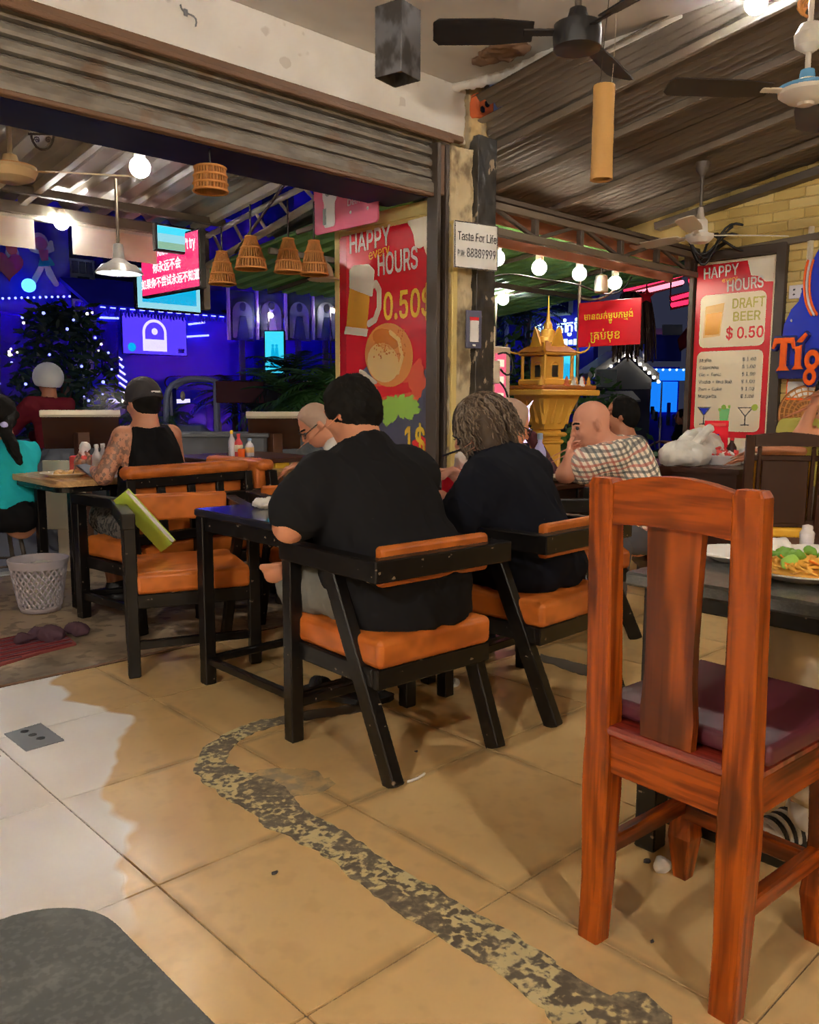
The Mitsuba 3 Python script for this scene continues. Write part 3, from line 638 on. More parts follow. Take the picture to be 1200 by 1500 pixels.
def highback_kit(w, slats=True):
    k = []
    for s in (-1, 1):
        k.append(('leg', P(bar((s * w, .5, 0), (s * w, .5, .62), .055, .055, .004, (0, 1, 0)), BK)))
        k.append(('leg', P(bar((s * w, -.04, 0), (s * w, .03, .77), .05, .055, .004, (0, 1, 0)), BK)))
        k.append(('arm', P(bar((s * w, .53, .645), (s * w, .0, .645), .06, .055), BK)))
        k.append(('seat_rail', P(bar((s * (w - .03), .5, .30), (s * (w - .03), 0, .30), .03, .06), BK)))
        k.append(('stretcher', P(bar((s * w, .5, .12), (s * w, -.03, .12), .03, .04), BK)))
    k += [('rear_rail', P(bar((-w, .03, .75), (w, .03, .75), .04, .05), BK)), ('rear_rail', P(bar((-w, 0, .47), (w, 0, .47), .04, .05), BK)), ('rear_rail', P(bar((-w, 0, .30), (w, 0, .30), .04, .06), BK)),
          ('front_rail', P(bar((-w, .5, .30), (w, .5, .30), .03, .06), BK)),
          ('seat', P(softbox((2 * w - .06, .50, .11), (0, .27, .385), .028), 'leather', True), 'orange leatherette seat cushion'),
          ('back_pad', P(softbox((2 * w - .03, .075, .43), (0, .075, .60), .03), 'leather', True), 'orange leatherette back'),
          ('back_roll', P(softbox((2 * w + .02, .11, .065), (0, .055, .80), .03), 'leather', True), 'rounded orange roll over the back')]
    if slats: k += [('slat', P(bar((x, .005, .47), (x, .03, .75), .045, .02, .003, (0, 1, 0)), BK)) for x in np.linspace(-w, w, 5)[1:-1]]
    return k
place(highback_kit(.37), 'high_back_chair', 'wide high-backed chair with black slats and orange leatherette behind the man in the cap', 'chair', rz(.12, (1.35, .975, 0)))
q = np.array((1.862, 1.268, 0.707)); place(highback_kit(.27, False), 'high_back_chair', 'high orange leatherette chair back in front of the sauce bottles', 'chair', rz(1.62, (q[0], q[1], 0)))

# red varnished wooden chair, right foreground
def taper(secs):   # secs: (x, y, z, wx, wy)
    return cat(*[hullp([(x + a * wx / 2 * e, y + b * wy / 2 * f, z) for x, y, z, wx, wy in (s0, s1) for a in (-1, 1) for b in (-1, 1) for e, f in ((1, .86), (.86, 1))]) for s0, s1 in zip(secs[:-1], secs[1:])])
def tapers(secs): return taper(secs)
k = []
for s in (-1, 1):
    x = s * .157
    k.append(('rear_post', P(tapers([(x, -.012, 0, .052, .046), (x, -.002, .14, .056, .05), (x, .0, .34, .066, .058), (x, .0, .40, .066, .056), (x * 1.0, .0, .46, .06, .052), (x, -.004, .60, .06, .048), (x, -.02, 1.0, .058, .042), (x, -.021, 1.012, .046, .034)]), 'teak_up')))
    k.append(('front_leg', P(tapers([(x * 1.04, .352, 0, .036, .036), (x * 1.04, .352, .11, .062, .062), (x * 1.04, .352, .165, .05, .05), (x * 1.04, .352, .24, .046, .046), (x * 1.04, .352, .40, .056, .056), (x * 1.04, .352, .455, .056, .056)]), 'teak_up')))
    k.append(('side_stretcher', P(bar((x, .0, .20), (x, .35, .20), .028, .04), 'teak_along')))
    k.append(('side_apron', P(bar((x, .02, .425), (x, .35, .425), .028, .08), 'teak_along')))
k += [('cross_stretcher', P(bar((-.155, .33, .185), (.155, .33, .185), .03, .04), 'teak_across')),
      ('rear_apron', P(bar((-.14, .0, .43), (.14, .0, .43), .034, .085), 'teak_across')), ('front_apron', P(bar((-.14, .355, .425), (.14, .355, .425), .03, .08), 'teak_across')),
      ('seat_board', P(cbox((.37, .42, .022), (0, .185, .482), .006), 'teak_seat'), 'glossy dark red seat board')]
top = [(-.135, 1.002), (-.09, 1.014), (0, 1.024), (.09, 1.014), (.135, 1.002)]; bot = [(.135, .918), (.07, .924), (0, .926), (-.07, .924), (-.135, .918)]
cr = ext(Polygon(list(curve([(a, b, 0) for a, b in top], 14)[:, :2]) + list(curve([(a, b, 0) for a, b in bot], 14)[:, :2])), .03)
k.append(('crest_rail', P(mv(cr, mtx((0, -.004, 0), (1, 0, 0), (0, 0, 1))), 'teak_across')))
spl = Polygon([(-.060, .93), (-.055, .80), (-.053, .70), (-.054, .62), (-.060, .55), (-.057, .49), (.057, .49), (.060, .55), (.054, .62), (.053, .70), (.055, .80), (.060, .93)])
k.append(('back_splat', P(mv(ext(spl, .02), mtx((0, .006, 0), (1, 0, 0), (0, 0, 1))), 'teak_splat'), 'dark-figured wide back splat'))
WC = rz(-1.63, (.607, -2.194, 0))
place(k, 'wooden_chair', 'red-brown varnished wooden chair with a wide back splat in the right foreground', 'chair', WC)
t = thing('seat_cushion', 'flat maroon zipped cushion lying on the red wooden chair', 'cushion')
part(t, 'cover', mv(softbox((.385, .40, .042), (.004, .225, .5165), .014), WC), 'maroon', True)
part(t, 'piping', mv(tube([(-.178, .036, .51), (.183, .036, .51)], .004, 6), WC), 'black', True)
part(t, 'zip_puller', mv(bar((.165, .03, .512), (.168, .012, .496), .006, .003), WC), 'chrome')

# dark wooden chair with mustard upholstery by the wall
k = []
for s in (-1, 1):
    x = s * .185
    k.append(('rear_post', P(tapers([(x, -.02, 0, .045, .045), (x, .02, .45, .05, .05), (x, -.02, .99, .045, .035)]), 'dark_wood')))
    k.append(('front_leg', P(tapers([(x, .40, 0, .04, .04), (x, .40, .44, .048, .048)]), 'dark_wood')))
    k.append(('back_stile', P(bar((s * .135, .015, .52), (s * .135, -.015, .93), .02, .02, .003, (0, 1, 0)), 'dark_wood')))
cr = ext(Polygon([(-.205, .93), (-.205, .985), (-.1, 1.0), (0, 1.008), (.1, 1.0), (.205, .985), (.205, .93), (0, .935)]), .03)
k += [('crest_rail', P(mv(cr, mtx((0, 0, 0), (1, 0, 0), (0, 0, 1))), 'dark_wood')), ('back_panel', P(cbox((.235, .02, .36), (0, .006, .70), .004), 'dark_wood')), ('back_rail', P(bar((-.18, .0, .87), (.18, .0, .87), .025, .03), 'dark_wood')), ('back_rail', P(bar((-.18, .015, .52), (.18, .015, .52), .025, .04), 'dark_wood')),
      ('back_pad', P(softbox((.30, .035, .33), (0, .045, .70), .012), 'mustard', True), 'mustard yellow back pad'), ('seat', P(softbox((.42, .42, .06), (0, .21, .47), .02), 'mustard', True), 'mustard yellow seat'),
      ('seat_rail', P(bar((-.19, .02, .42), (.19, .02, .42), .03, .06), 'brown_wood')), ('side_rail', P(bar((-.185, 0, .42), (-.185, .4, .42), .03, .06), 'brown_wood')), ('side_rail', P(bar((.185, 0, .42), (.185, .4, .42), .03, .06), 'brown_wood'))]
q = np.array((3.649, -1.134, 0.691))
place(k, 'dining_chair', 'dark brown wooden dining chair with mustard upholstery near the brick wall', 'chair', rz(-.92, (q[0], q[1], 0)))
place(k, 'dining_chair', 'dark dining chair with mustard seat under the person at the right picture edge', 'chair', rz(.9, (4.75, -1.45, 0)))
one('yellow_cloth', hullp([(q[0] + .12, q[1] - .18, .42), (q[0] + .16, q[1] - .22, .42), (q[0] + .20, q[1] - .36, .16), (q[0] + .22, q[1] - .2, .14), (q[0] + .13, q[1] - .19, .22)]), 'mustard', 'mustard yellow cloth hanging beside the dark dining chair', 'cloth')

# tables
def table(label, x0, x1, y0, y1, z, top, leg_m=BK, th=.03, inset=.03, lw=.05, stretch=True, name='table'):
    t = thing(name, label, 'table')
    part(t, 'tabletop', bx(x0, x1, y0, y1, z - th, z, .006), top)
    ix, iy = inset if isinstance(inset, tuple) else (inset, inset)
    a, b, c, d = x0 + ix, x1 - ix, y0 + iy, y1 - iy
    for x in (a, b):
        for y in (c, d): part(t, 'leg', bx(x - lw / 2, x + lw / 2, y - lw / 2, y + lw / 2, 0, z - th), leg_m)
    for p0, p1 in (((a, c), (b, c)), ((a, d), (b, d)), ((a, c), (a, d)), ((b, c), (b, d))):
        part(t, 'apron', bar((*p0, z - th - .03), (*p1, z - th - .03), .025, .06), leg_m)
        if stretch: part(t, 'stretcher', bar((*p0, .10), (*p1, .10), .03, .03), leg_m)
    return t
table('black lacquered table mirroring blue light before the man in the black T-shirt', .825, 1.44, -.61, .05, .73, 'table_black')
table('black table with a red tissue box before the grey-haired woman', 1.50, 2.18, -.62, .02, .73, 'table_black')
table('dark red-brown table under the arms of the man in the checked shirt', 2.02, 2.75, -.50, .35, .755, 'dark_wood')
table('grey granite-topped table with plates of food behind the red wooden chair', .92, 1.62, -2.75, -1.885, .75, 'granite', lw=.06, inset=(.115, .035), th=.035)
t = thing('table', 'grey stone-look table corner in the near left foreground', 'table')
part(t, 'tabletop', mv(ext(rrect(-1.75, -2.98, -.615, -2.318, .07, 8), .03), mtx((0, 0, .72))), 'granite')
part(t, 'edge_band', mv(ext(rrect(-1.752, -2.982, -.613, -2.316, .072, 8), .022), mtx((0, 0, .699))), 'black')
for x in (-1.68, -.70):
    for y in (-2.9, -2.40): part(t, 'leg', bx(x - .03, x + .03, y - .03, y + .03, 0, .70), BK)
# round wooden table of the man in the cap
t = thing('table', 'wooden table with black legs before the tattooed man in the cap', 'table')
tc = V(1.17, 1.62)
part(t, 'tabletop', mv(ext(rrect(.80, 1.40, 1.46, 2.12, .08, 6), .032), mtx((0, 0, .708))), 'pale_wood')
part(t, 'rim', mv(ext(rrect(.82, 1.42, 1.44, 2.10, .07, 6), .03), mtx((0, 0, .677))), BK)
for x, y in ((.985, 1.66), (1.36, 1.5), (1.36, 2.0), (.93, 2.0)): part(t, 'leg', bx(x - .025, x + .025, y - .025, y + .025, 0, .68), BK)
part(t, 'stretcher', bar((.985, 1.66, .08), (1.36, 1.5, .08), .03, .03), BK)
# table of the bending man
q = np.array((2.310, 1.263, 0.740))
t = thing('table', 'pale wooden table at which the man with glasses bends down', 'table')
part(t, 'tabletop', bx(q[0] - .35, q[0] + .30, q[1] - .10, q[1] + .5, .71, .74, .006), 'pale_wood')
for x in (-.3, .25):
    for y in (-.05, .45): part(t, 'leg', bx(q[0] + x - .025, q[0] + x + .025, q[1] + y - .025, q[1] + y + .025, 0, .71), BK)
TB = q
# dark hexagonal sideboard
q = np.array((4.133, -0.481, 0.690)); hexa = [(q[0] + .52 * math.cos(a), q[1] + .52 * math.sin(a)) for a in np.arange(6) * math.pi / 3 + math.radians(223)]
t = thing('sideboard', 'dark wooden six-sided table with plastic bags and condiments by the menu panel', 'table')
part(t, 'tabletop', mv(ext(Polygon(hexa), .03), mtx((0, 0, .755))), 'dark_wood')
part(t, 'cabinet', mv(ext(Polygon(hexa).buffer(-.03), .64), mtx((0, 0, .115))), 'dark_wood')
part(t, 'plinth', mv(ext(Polygon(hexa).buffer(-.06), .115), mtx((0, 0, 0))), 'black')
for i in range(6):
    a, b = np.array(hexa[i]), np.array(hexa[(i + 1) % 6]); n = unit((a + b) / 2 - q[:2]); c = (a + b) / 2 - n * .018
    part(t, 'panel', mv(cbox((.36, .5, .012), b=.004), mtx((c[0], c[1], .44), (*unit(b - a), 0), (0, 0, 1))), 'dark_wood')
SB = q
# stool under the woman in teal
t = thing('stool', 'round-topped stool with thin dark legs under the woman in the teal shirt', 'stool')
q = V(.82, 2.42)
part(t, 'seat', mv(ext(rrect(q[0] - .17, q[1] - .17, q[0] + .17, q[1] + .17, .1), .028), mtx((0, 0, .43))), 'brown_wood')
for a in (45, 135, 225, 315):
    ca, sa = math.cos(math.radians(a)), math.sin(math.radians(a))
    part(t, 'leg', rod((q[0] + .12 * ca, q[1] + .12 * sa, .43), (q[0] + .19 * ca, q[1] + .19 * sa, 0), .013), 'dark_steel', True)
part(t, 'foot_ring', tube([(q[0] + .165 * math.cos(a), q[1] + .165 * math.sin(a), .17) for a in np.arange(16) * math.pi / 8], .008, 6, True), 'dark_steel', True)
# waste basket with pierced wall
t = thing('waste_basket', 'lilac-white pierced plastic waste basket beside the wooden table', 'basket')
q = np.array((0.810, 1.747, 0.000)); H, R0, R1, N = .29, .105, .152, 26
def br(z): return R0 + (R1 - R0) * z / H
def rib(sg):
    ms = []
    for k in range(N):
        zz = np.linspace(.03, H - .04, 7); a = 2 * np.pi * k / N + sg * zz * 5.5
        ms.append(tube(np.c_[br(zz) * np.cos(a), br(zz) * np.sin(a), zz], .0055, 5))
    m = cat(*ms); m.apply_translation((q[0], q[1], 0)); return m
stuff(part(t, 'lattice', rib(1), 'plastic_lilac', True)); stuff(part(t, 'lattice', rib(-1), 'plastic_lilac', True))
part(t, 'base', lathe([(0, 0), (R0, 0), (R0 + .006, .035), (R0, .035), (R0 - .004, .006), (0, .006)], (q[0], q[1], 0)), 'plastic_lilac', True)
part(t, 'rim', lathe([(br(.245), .245), (br(.245) + .003, .245), (R1 + .010, H), (R1 + .004, H + .004), (R1 - .004, H), (br(.245) - .003, .25)], (q[0], q[1], 0)), 'plastic_lilac', True)
b = Body(.012).ell((q[0], q[1], .12), (.085, .085, .12)).ell((q[0] + .02, q[1] + .01, .2), (.08, .08, .06))
one('bin_liner', b.mesh(.04, 14), 'bag', 'pale plastic liner inside the pierced waste basket', 'bin liner', smooth=True)
# rag rug
pg = Polygon([(p[0], p[1]) for p in ((0.186, 0.829, 0.000), (0.303, 0.849, 0.000), (0.503, 0.912, 0.000), (0.680, 0.943, 0.000), (0.705, 1.146, 0.000), (0.637, 1.278, 0.000), (0.437, 1.263, 0.000), (0.315, 1.266, 0.000))])
t = thing('floor_mat', 'dark red woven doormat with a crumpled rag on the concrete', 'mat')
part(t, 'weave', mv(ext(pg, .012), mtx((0, 0, -.004))), 'mat_red')
for k in range(16):
    y = .82 + k * .032; g = LineString([(-.5, y - .05), (1.2, y + .12)]).intersection(pg.buffer(-.01))
    if g.length > .05: part(t, 'stripe', tube([(*c, .009) for c in g.coords], .005, 5), 'mat_cloth' if k % 2 else 'maroon_cloth', True)
q = np.array((0.621, 1.126, -0.000)); b = Body(.01)
for i in range(9): b.ell((q[0] + rnd.uniform(-.12, .16), q[1] + rnd.uniform(-.05, .05), .03), (rnd.uniform(.04, .07), .035, rnd.uniform(.015, .035)), rz(rnd.uniform(0, 3)))
one('rag', b.mesh(.035, 22), 'mat_cloth', 'dark crumpled rag lying on the woven doormat', 'cloth', smooth=True)
# flip-flops under the front armchair
def slipper(M, label):
    t = thing('slipper', label, 'slipper')
    s = Polygon([(.0, -.13), (.035, -.12), (.042, -.05), (.038, .02), (.05, .09), (.035, .135), (0, .145), (-.035, .13), (-.048, .08), (-.038, .0), (-.04, -.06), (-.032, -.12)]).buffer(.006)
    part(t, 'sole', mv(ext(s, .022), M), 'rubber')
    arc = [(.046 * math.cos(a), .055 + .02 * math.sin(a), .02 + .045 * math.sin(a)) for a in np.linspace(0, math.pi, 12)]
    part(t + '__sole', 'strap', mv(cat(*[tube(np.array(arc) + (0, d, 0), .009, 6) for d in (-.018, -.006, .006, .018)]), M), 'rubber', True)
q = np.array((1.126, -0.472, 0.000)); slipper(rz(.35, (q[0], q[1], .003)), 'empty black rubber slipper under the front armchair, left of the pair')
q = np.array((1.233, -0.529, 0.000)); slipper(rz(.1, (q[0], q[1], .003)), 'empty black rubber slipper behind the slanted rear leg of the front armchair')
# folded green menu leaning in the empty armchair
a, b_ = np.array((0.776, 0.609, 0.741)), np.array((0.943, 0.503, 0.500))
t = thing('menu_folder', 'lime green folded menu leaning against the arm of the empty armchair', 'menu')
M_ = mtx((a + b_) / 2, b_ - a, (.3, -.9, .5)); L_ = np.linalg.norm(b_ - a)
part(t, 'cover', mv(cbox((L_, .085, .004), (0, 0, .008), .001), M_), 'lime'); part(t, 'cover', mv(cbox((L_, .085, .004), (0, .0, -.022), .001), M_), 'lime'); part(t, 'spine', mv(cbox((L_, .006, .034), (0, -.043, -.007), .002), M_), 'lime')
part(t, 'page', mv(cbox((L_ - .01, .078, .020), (0, .004, -.007), .002), M_), 'white')

# ---------------------------------------------------------------- things on the tables
def bottle(q, h, r, body, cap, label, group=None, name='bottle', lab=None, glass=False):
    t = thing(name, label, 'bottle', group)
    part(t, 'body', lathe([(0, 0), (r * .95, 0), (r, .008), (r, h * .58), (r * .75, h * .68), (r * .38, h * .78), (r * .36, h * .87), (0, h * .87)], q, 20), body, 35)
    part(t, 'cap', lathe([(0, h * .86), (r * .45, h * .86), (r * .45, h * .985), (r * .35, h), (0, h)], q, 16), cap, 35)
    if lab: part(t + '__body', 'paper_label', lathe([(r * 1.0, h * .2), (r * 1.03, h * .2), (r * 1.03, h * .5), (r * 1.0, h * .5)], q, 20), lab, True)
    return t
def tumbler(q, h, r, label, m='mat_glass', liquid=None):
    t = thing('drinking_glass', label, 'glass')
    part(t, 'wall', lathe([(r * .78, 0), (r, h)], q, 20), {'type': 'ref', 'id': m}, True)
    part(t, 'base', lathe([(0, 0), (r * .78, 0), (r * .8, .012), (0, .012)], q, 20), 'lilac', 30)
    if liquid: part(t, 'drink', lathe([(0, .013), (r * .76, .013), (r * .86, h * .5), (0, h * .5)], q, 20), liquid, 30)
def tissue_box(q, ang, label, m='salmon', s=(.11, .11, .10)):
    t = thing('tissue_box', label, 'tissue box')
    part(t, 'box', softbox(s, (q[0], q[1], q[2] + s[2] / 2), .012, 1, rz(ang)), m, True)
    b = Body(.006).cone((q[0], q[1], q[2] + s[2] - .01), (q[0] + .015, q[1], q[2] + s[2] + .05), .012, .028)
    part(t, 'tissue', b.mesh(.02, 40), 'white', True)
def plate(q, r, label, m='white'):
    t = thing('plate', label, 'plate')
    part(t, 'dish', lathe([(0, 0.002), (r * .6, 0), (r * .65, .004), (r, .020), (r * .985, .024), (r * .62, .010), (0, .008)], q, 40), m, 30)
    return t
tissue_box(np.array((1.140, 1.880, 0.740)), .4, 'red plastic tissue box on the wooden table of the man in the cap')
for i, (q, lb) in enumerate((((1.163, 1.738, 0.740), 'white sauce bottle beside the red tissue box, nearest to it'), ((1.229, 1.803, 0.740), 'white sauce bottle next to the arm of the man in the cap'))):
    bottle(q, .17, .028, 'plastic_white', 'white', lb, name='sauce_bottle')
q = np.array((0.956, 1.687, 0.740)); t = plate(q, .13, 'oval pale plate with fried food at the left end of the wooden table', 'cream')
b = Body(.008)
for i in range(14): b.ell((q[0] + rnd.uniform(-.07, .09), q[1] + rnd.uniform(-.06, .06), q[2] + .02), (.03, .012, .012), rz(rnd.uniform(0, 3)))
stuff(one('fried_food', b.mesh(), 'bun_pale', 'pale fried food heaped on the plate of the man in the cap', 'food', smooth=True))
a = np.array((1.008, 1.541, 0.799)); b_ = np.array((1.031, 1.456, 0.759))
one('phone', mv(cbox((np.linalg.norm(b_ - a) + .06, .07, .009), b=.003), mtx((a + b_) / 2, b_ - a, (.7, .7, .3))), 'phone_case', 'dark phone standing tilted in the hand of the tattooed man', 'phone')
one('paper_sheet', bx(1.12, 1.30, 1.45, 1.60, .741, .7425, .0005), 'white', 'white paper lying on the wooden table under the tattooed elbow', 'paper')
# bottles beyond the orange chair back
q0 = np.array((2.067, 1.717, 0.805)); zt = q0[2] - .0
t = thing('table', 'dark table carrying the sauce bottles behind the orange chair back', 'table')
part(t, 'tabletop', bx(q0[0] - .30, q0[0] + .42, q0[1] - .35, q0[1] + .35, zt - .03, zt, .006), 'dark_wood')
for x, y in ((-.25, -.3), (.37, -.3), (-.25, .3), (.37, .3)): part(t, 'leg', bx(q0[0] + x - .025, q0[0] + x + .025, q0[1] + y - .025, q0[1] + y + .025, 0, zt - .03), BK)
def at(px, dd=0.0): u = np.array([0.724, -0.689]); return (q0[0] + u[0] * (px - 345) * .0044 + .7 * dd, q0[1] + u[1] * (px - 345) * .0044 + .7 * dd, zt)
bottle(at(340), .165, .022, 'plastic_white', 'yellow', 'tall clear sauce bottle with yellow cap, leftmost of the sauce bottles', name='sauce_bottle')
bottle(at(350), .145, .026, 'label_red', 'label_red', 'red chilli sauce bottle between the two pale bottles', name='sauce_bottle', lab='cream')
bottle(at(366), .115, .028, 'plastic_white', 'cap_blue', 'short white bottle with pale blue cap at the right of the sauce bottles', name='sauce_bottle', lab='bun_pale')
one('sauce_jar', lathe([(0, 0), (.022, 0), (.024, .04), (.02, .05), (0, .05)], at(357, -.06), 18), 'orange', 'small orange sauce jar between the bottles', 'jar', smooth=30)
q = np.array((2.303, 1.608, 0.800)); q = TB + V(-.25, .2, 0); tumbler((q[0], q[1], .74), .13, .036, 'glass tumbler with a finger of drink on the pale wooden table', liquid='orange')
one('serviette_pack', cbox((.11, .09, .05), (TB[0] - .10, TB[1] + .18, .765), .006), 'yellow', 'small yellow and white pack on the table of the bending man', 'packet')
plate((TB[0] + .0, TB[1] + .03, .74), .09, 'white plate at the edge of the pale wooden table')
# woman's table
tissue_box(np.array((2.043, -0.269, 0.730)), .2, 'bright red tissue holder on the table in front of the grey-haired woman', 'red_sign', (.12, .12, .115))
a = np.array((1.702, -0.505, 0.733)); one('phone', bx(a[0] - .04, a[0] + .04, a[1] - .08, a[1] + .08, .731, .741, .003), 'black', 'black phone lying on the table by the red tissue holder', 'phone')
q = np.array((1.095, -0.117, 0.730)); t = thing('plastic_bag', 'small clear crumpled plastic bag on the far end of the blue-shining table', 'plastic bag')
part(t, 'film', Body(.009).ell((q[0], q[1], .745), (.09, .07, .018)).ell((q[0] + .03, q[1], .755), (.05, .04, .02)).mesh(.03, 30), 'bag', True)
# plaid man's table
q = np.array((2.744, -0.207, 0.755)); bottle((q[0], q[1], .755), .24, .034, 'lilac', 'cap_blue', 'clear plastic water bottle on the table beside the grey-haired woman', name='water_bottle')
q = np.array((2.752, -0.319, 0.755)); plate((q[0] - .05, q[1], .755), .11, 'cream plate on the table by the elbow of the man in the checked shirt', 'cream')
one('white_plate_stack', lathe([(0, 0), (.07, 0), (.11, .02), (.11, .03), (0, .03)], (2.35, .05, .755), 28), 'white', 'white bowl on the dark table between the woman and the bald man', 'bowl', smooth=30)
# granite table
q = np.array((1.277, -2.011, 0.750)); plate((q[0], q[1], .75), .115, 'empty white plate on the granite table behind the chair post')
b = Body(.008)
for i in range(7): b.ell((q[0] + .05 + rnd.uniform(-.05, .06), q[1] - .03 + rnd.uniform(-.04, .04), .777 + rnd.uniform(0, .012)), (.035, .02, .014), rz(rnd.uniform(0, 3)))
one('napkin', b.mesh(.02, 36), 'white', 'crumpled white napkin on the white plate', 'napkin', smooth=True)
q = np.array((1.165, -2.215, 0.750)); plate((q[0], q[1], .75), .125, 'white plate heaped with stir-fried vegetables and noodles')
t = thing('stir_fry', 'stir-fried noodles with broccoli and carrot on the white plate', 'food')
def heap(rmax):
    a, rr = rnd.uniform(0, 6.28), rmax * math.sqrt(rnd.random()); return V(q[0] + rr * math.cos(a), q[1] + rr * math.sin(a), .766 + .034 * (1 - (rr / .085) ** 2))
nd = []
for i in range(90):
    p = heap(.078); d = unit([rnd.uniform(-1, 1), rnd.uniform(-1, 1), 0]); e = V(-d[1], d[0], 0); L_ = rnd.uniform(.02, .035)
    nd.append(tube(curve([p - d * L_, p - d * L_ * .3 + e * .008 + V(0, 0, .006), p + d * L_ * .4 - e * .006 + V(0, 0, .005), p + d * L_ - V(0, 0, .002)], 7), .0036, 6))
nd.append(mv(ball((0, 0, 0), (.072, .072, .026), 3), mtx((q[0], q[1], .764))))
stuff(part(t, 'noodles', cat(*nd), 'noodle', True, 'yellow noodles'))
for i in range(9):
    p = heap(.062) + V(0, 0, .012); b = Body(.0035)
    for k in range(9): b.ell(p + V(rnd.uniform(-.013, .013), rnd.uniform(-.013, .013), rnd.uniform(-.002, .010)), (.007, .007, .006), None, .004)
    b.cone(p, p - V(rnd.uniform(-.015, .015), rnd.uniform(-.015, .015), .014), .005, .006); part(t, 'broccoli_floret', b.mesh(), ('broccoli', 'lettuce')[i % 3 == 0], True, 'green broccoli')
for i in range(8): p = heap(.07) + V(0, 0, .012); part(t, 'carrot_slice', mv(lathe([(0, 0), (.013, 0), (.014, .002), (.013, .004), (0, .004)], n=14), mtx(p, unit([rnd.uniform(-1, 1), rnd.uniform(-1, 1), rnd.uniform(-.5, .5)]), (rnd.uniform(-1, 1), 1, .4))), 'carrot', label='orange carrot slice')
q = np.array((1.407, -2.156, 0.750)); plate((q[0] + .04, q[1], .75), .105, 'white plate cut by the right picture edge on the granite table')
q = np.array((1.556, -2.071, 0.750))
one('salt_shaker', lathe([(0, 0), (.018, 0), (.02, .05), (.014, .06), (.014, .07), (0, .075)], q, 16), 'plastic_white', 'small salt shaker at the far edge of the granite table', 'shaker', smooth=30)
# sideboard things
zt = .785
def sb(px, dd): u = V(.724, -.689); v = V(.69, .72); return V(SB[0] + u[0] * (px - 1042) * .00428 + v[0] * dd, SB[1] + u[1] * (px - 1042) * .00428 + v[1] * dd, zt)
def bag(c, r, label, ear=0):
    b = Body(.012).ell(c + V(0, 0, r[2] * .7), r)
    for i in range(5): b.ell(c + V(rnd.uniform(-.7, .7) * r[0], rnd.uniform(-.7, .7) * r[1], r[2] * .6), (r[0] * .45, r[1] * .45, r[2] * .55))
    b.cut(c + V(0, 0, .001), (0, 0, -1))
    t = thing('plastic_bag', label, 'plastic bag')
    part(t, 'film', b.mesh(.035, 22), 'bag', True)
    if ear: part(t, 'handle', Body(.009).chain([c + V(.03, -.03, r[2] * 1.2), c + V(.07, -.07, r[2] * 1.2 + .07), c + V(.10, -.10, r[2] * 1.2 + .12)], [.028, .022, .026]).mesh(.02, 40), 'bag', True)
bag(sb(990, -.15), V(.17, .14, .085), 'white knotted plastic bag at the left of the sideboard', 1)
bag(sb(1030, .10), V(.16, .14, .12), 'white bulging plastic bag before the red table card')
t = thing('sweet_jar', 'clear tub of red and white sachets on the sideboard', 'tub'); c = sb(1050, -.10)
part(t, 'tub', lathe([(0, 0), (.10, 0), (.115, .055), (.108, .058), (.098, .008), (0, .008)], c, 24), 'plastic_white', 30)
for i in range(22):
    a, rr = rnd.uniform(0, 6.28), .085 * math.sqrt(rnd.random())
    part(t, 'sachet', cbox((.035, .022, .012), c + V(rr * math.cos(a), rr * math.sin(a), .05 + rnd.uniform(0, .07) * (1 - rr / .12)), .003, mtx((0, 0, 0), (rnd.uniform(-1, 1), rnd.uniform(-1, 1), rnd.uniform(-.5, .5)), (rnd.uniform(-1, 1), 1, .5))), ('label_red', 'white', 'salmon')[i % 3])
t = thing('table_card', 'red table-top promotion card standing on the sideboard', 'table card'); c = sb(1056, .12)
M_ = mtx(c, (.724, -.689, 0), (0, 0, 1))
part(t, 'card', mv(cbox((.15, .26, .012), (0, .13, 0), .002), M_), 'red_sign'); part(t, 'picture', mv(cbox((.07, .15, .004), (-.02, .10, .008), .001), M_), 'sign_blue'); part(t, 'heading', mv(cbox((.11, .02, .003), (0, .235, .008), .001), M_), 'salmon')
part(t, 'pale_swirl', mv(tube([(-.03, .05, .012), (-.02, .09, .012), (.0, .085, .012), (-.005, .055, .012), (-.03, .04, .012)], .005, 6), M_), 'lilac', True)
bottle(sb(1074, .05), .16, .03, 'dark_wood', 'red', 'brown sauce bottle with red cap right of the table card', name='sauce_bottle')
one('cup', lathe([(0, 0), (.032, 0), (.036, .09), (.030, .09), (.027, .01), (0, .01)], sb(1088, -.02), 20), 'white', 'white cup at the right end of the sideboard', 'cup', smooth=30)

# ---------------------------------------------------------------- people
def hframe(c, f, u=(0, 0, 1)):
    f = unit(f); r = unit(np.cross(f, u)); u = np.cross(r, f)
    M = np.eye(4); M[:3, 0], M[:3, 1], M[:3, 2], M[:3, 3] = r, f, u, c
    return M
def hp(M, x, y, z): return M[:3, :3] @ V(x, y, z) + M[:3, 3]
def head(b, M, neck, s=1.0, k=.012, face=True):
    e = lambda c, r, kk=k: b.ell(hp(M, *(V(*c) * s)), V(*r) * s, M, kk)
    e((0, -.014, .028), (.075, .097, .088)); e((0, .030, -.035), (.060, .064, .078), .03)
    b.cone(hp(M, 0, .058 * s, -.088 * s), hp(M, 0, .02 * s, -.07 * s), .026 * s, .05 * s, .03)
    for q in (-1, 1):
        b.ell(hp(M, q * .077 * s, -.008 * s, -.008 * s), V(.010, .019, .031) * s, M, .008)
        b.ell(hp(M, q * .036 * s, .070 * s, -.028 * s), V(.022, .02, .022) * s, M, .02)
    b.cone(hp(M, 0, .088 * s, .012 * s), hp(M, 0, .108 * s, -.026 * s), .009 * s, .014 * s, .012)
    e((0, .080, .022), (.050, .014, .011)); e((0, .086, -.062), (.024, .010, .009), .01)
    b.cone(hp(M, 0, -.03 * s, -.06 * s), neck, .055 * s, .062 * s, .04)
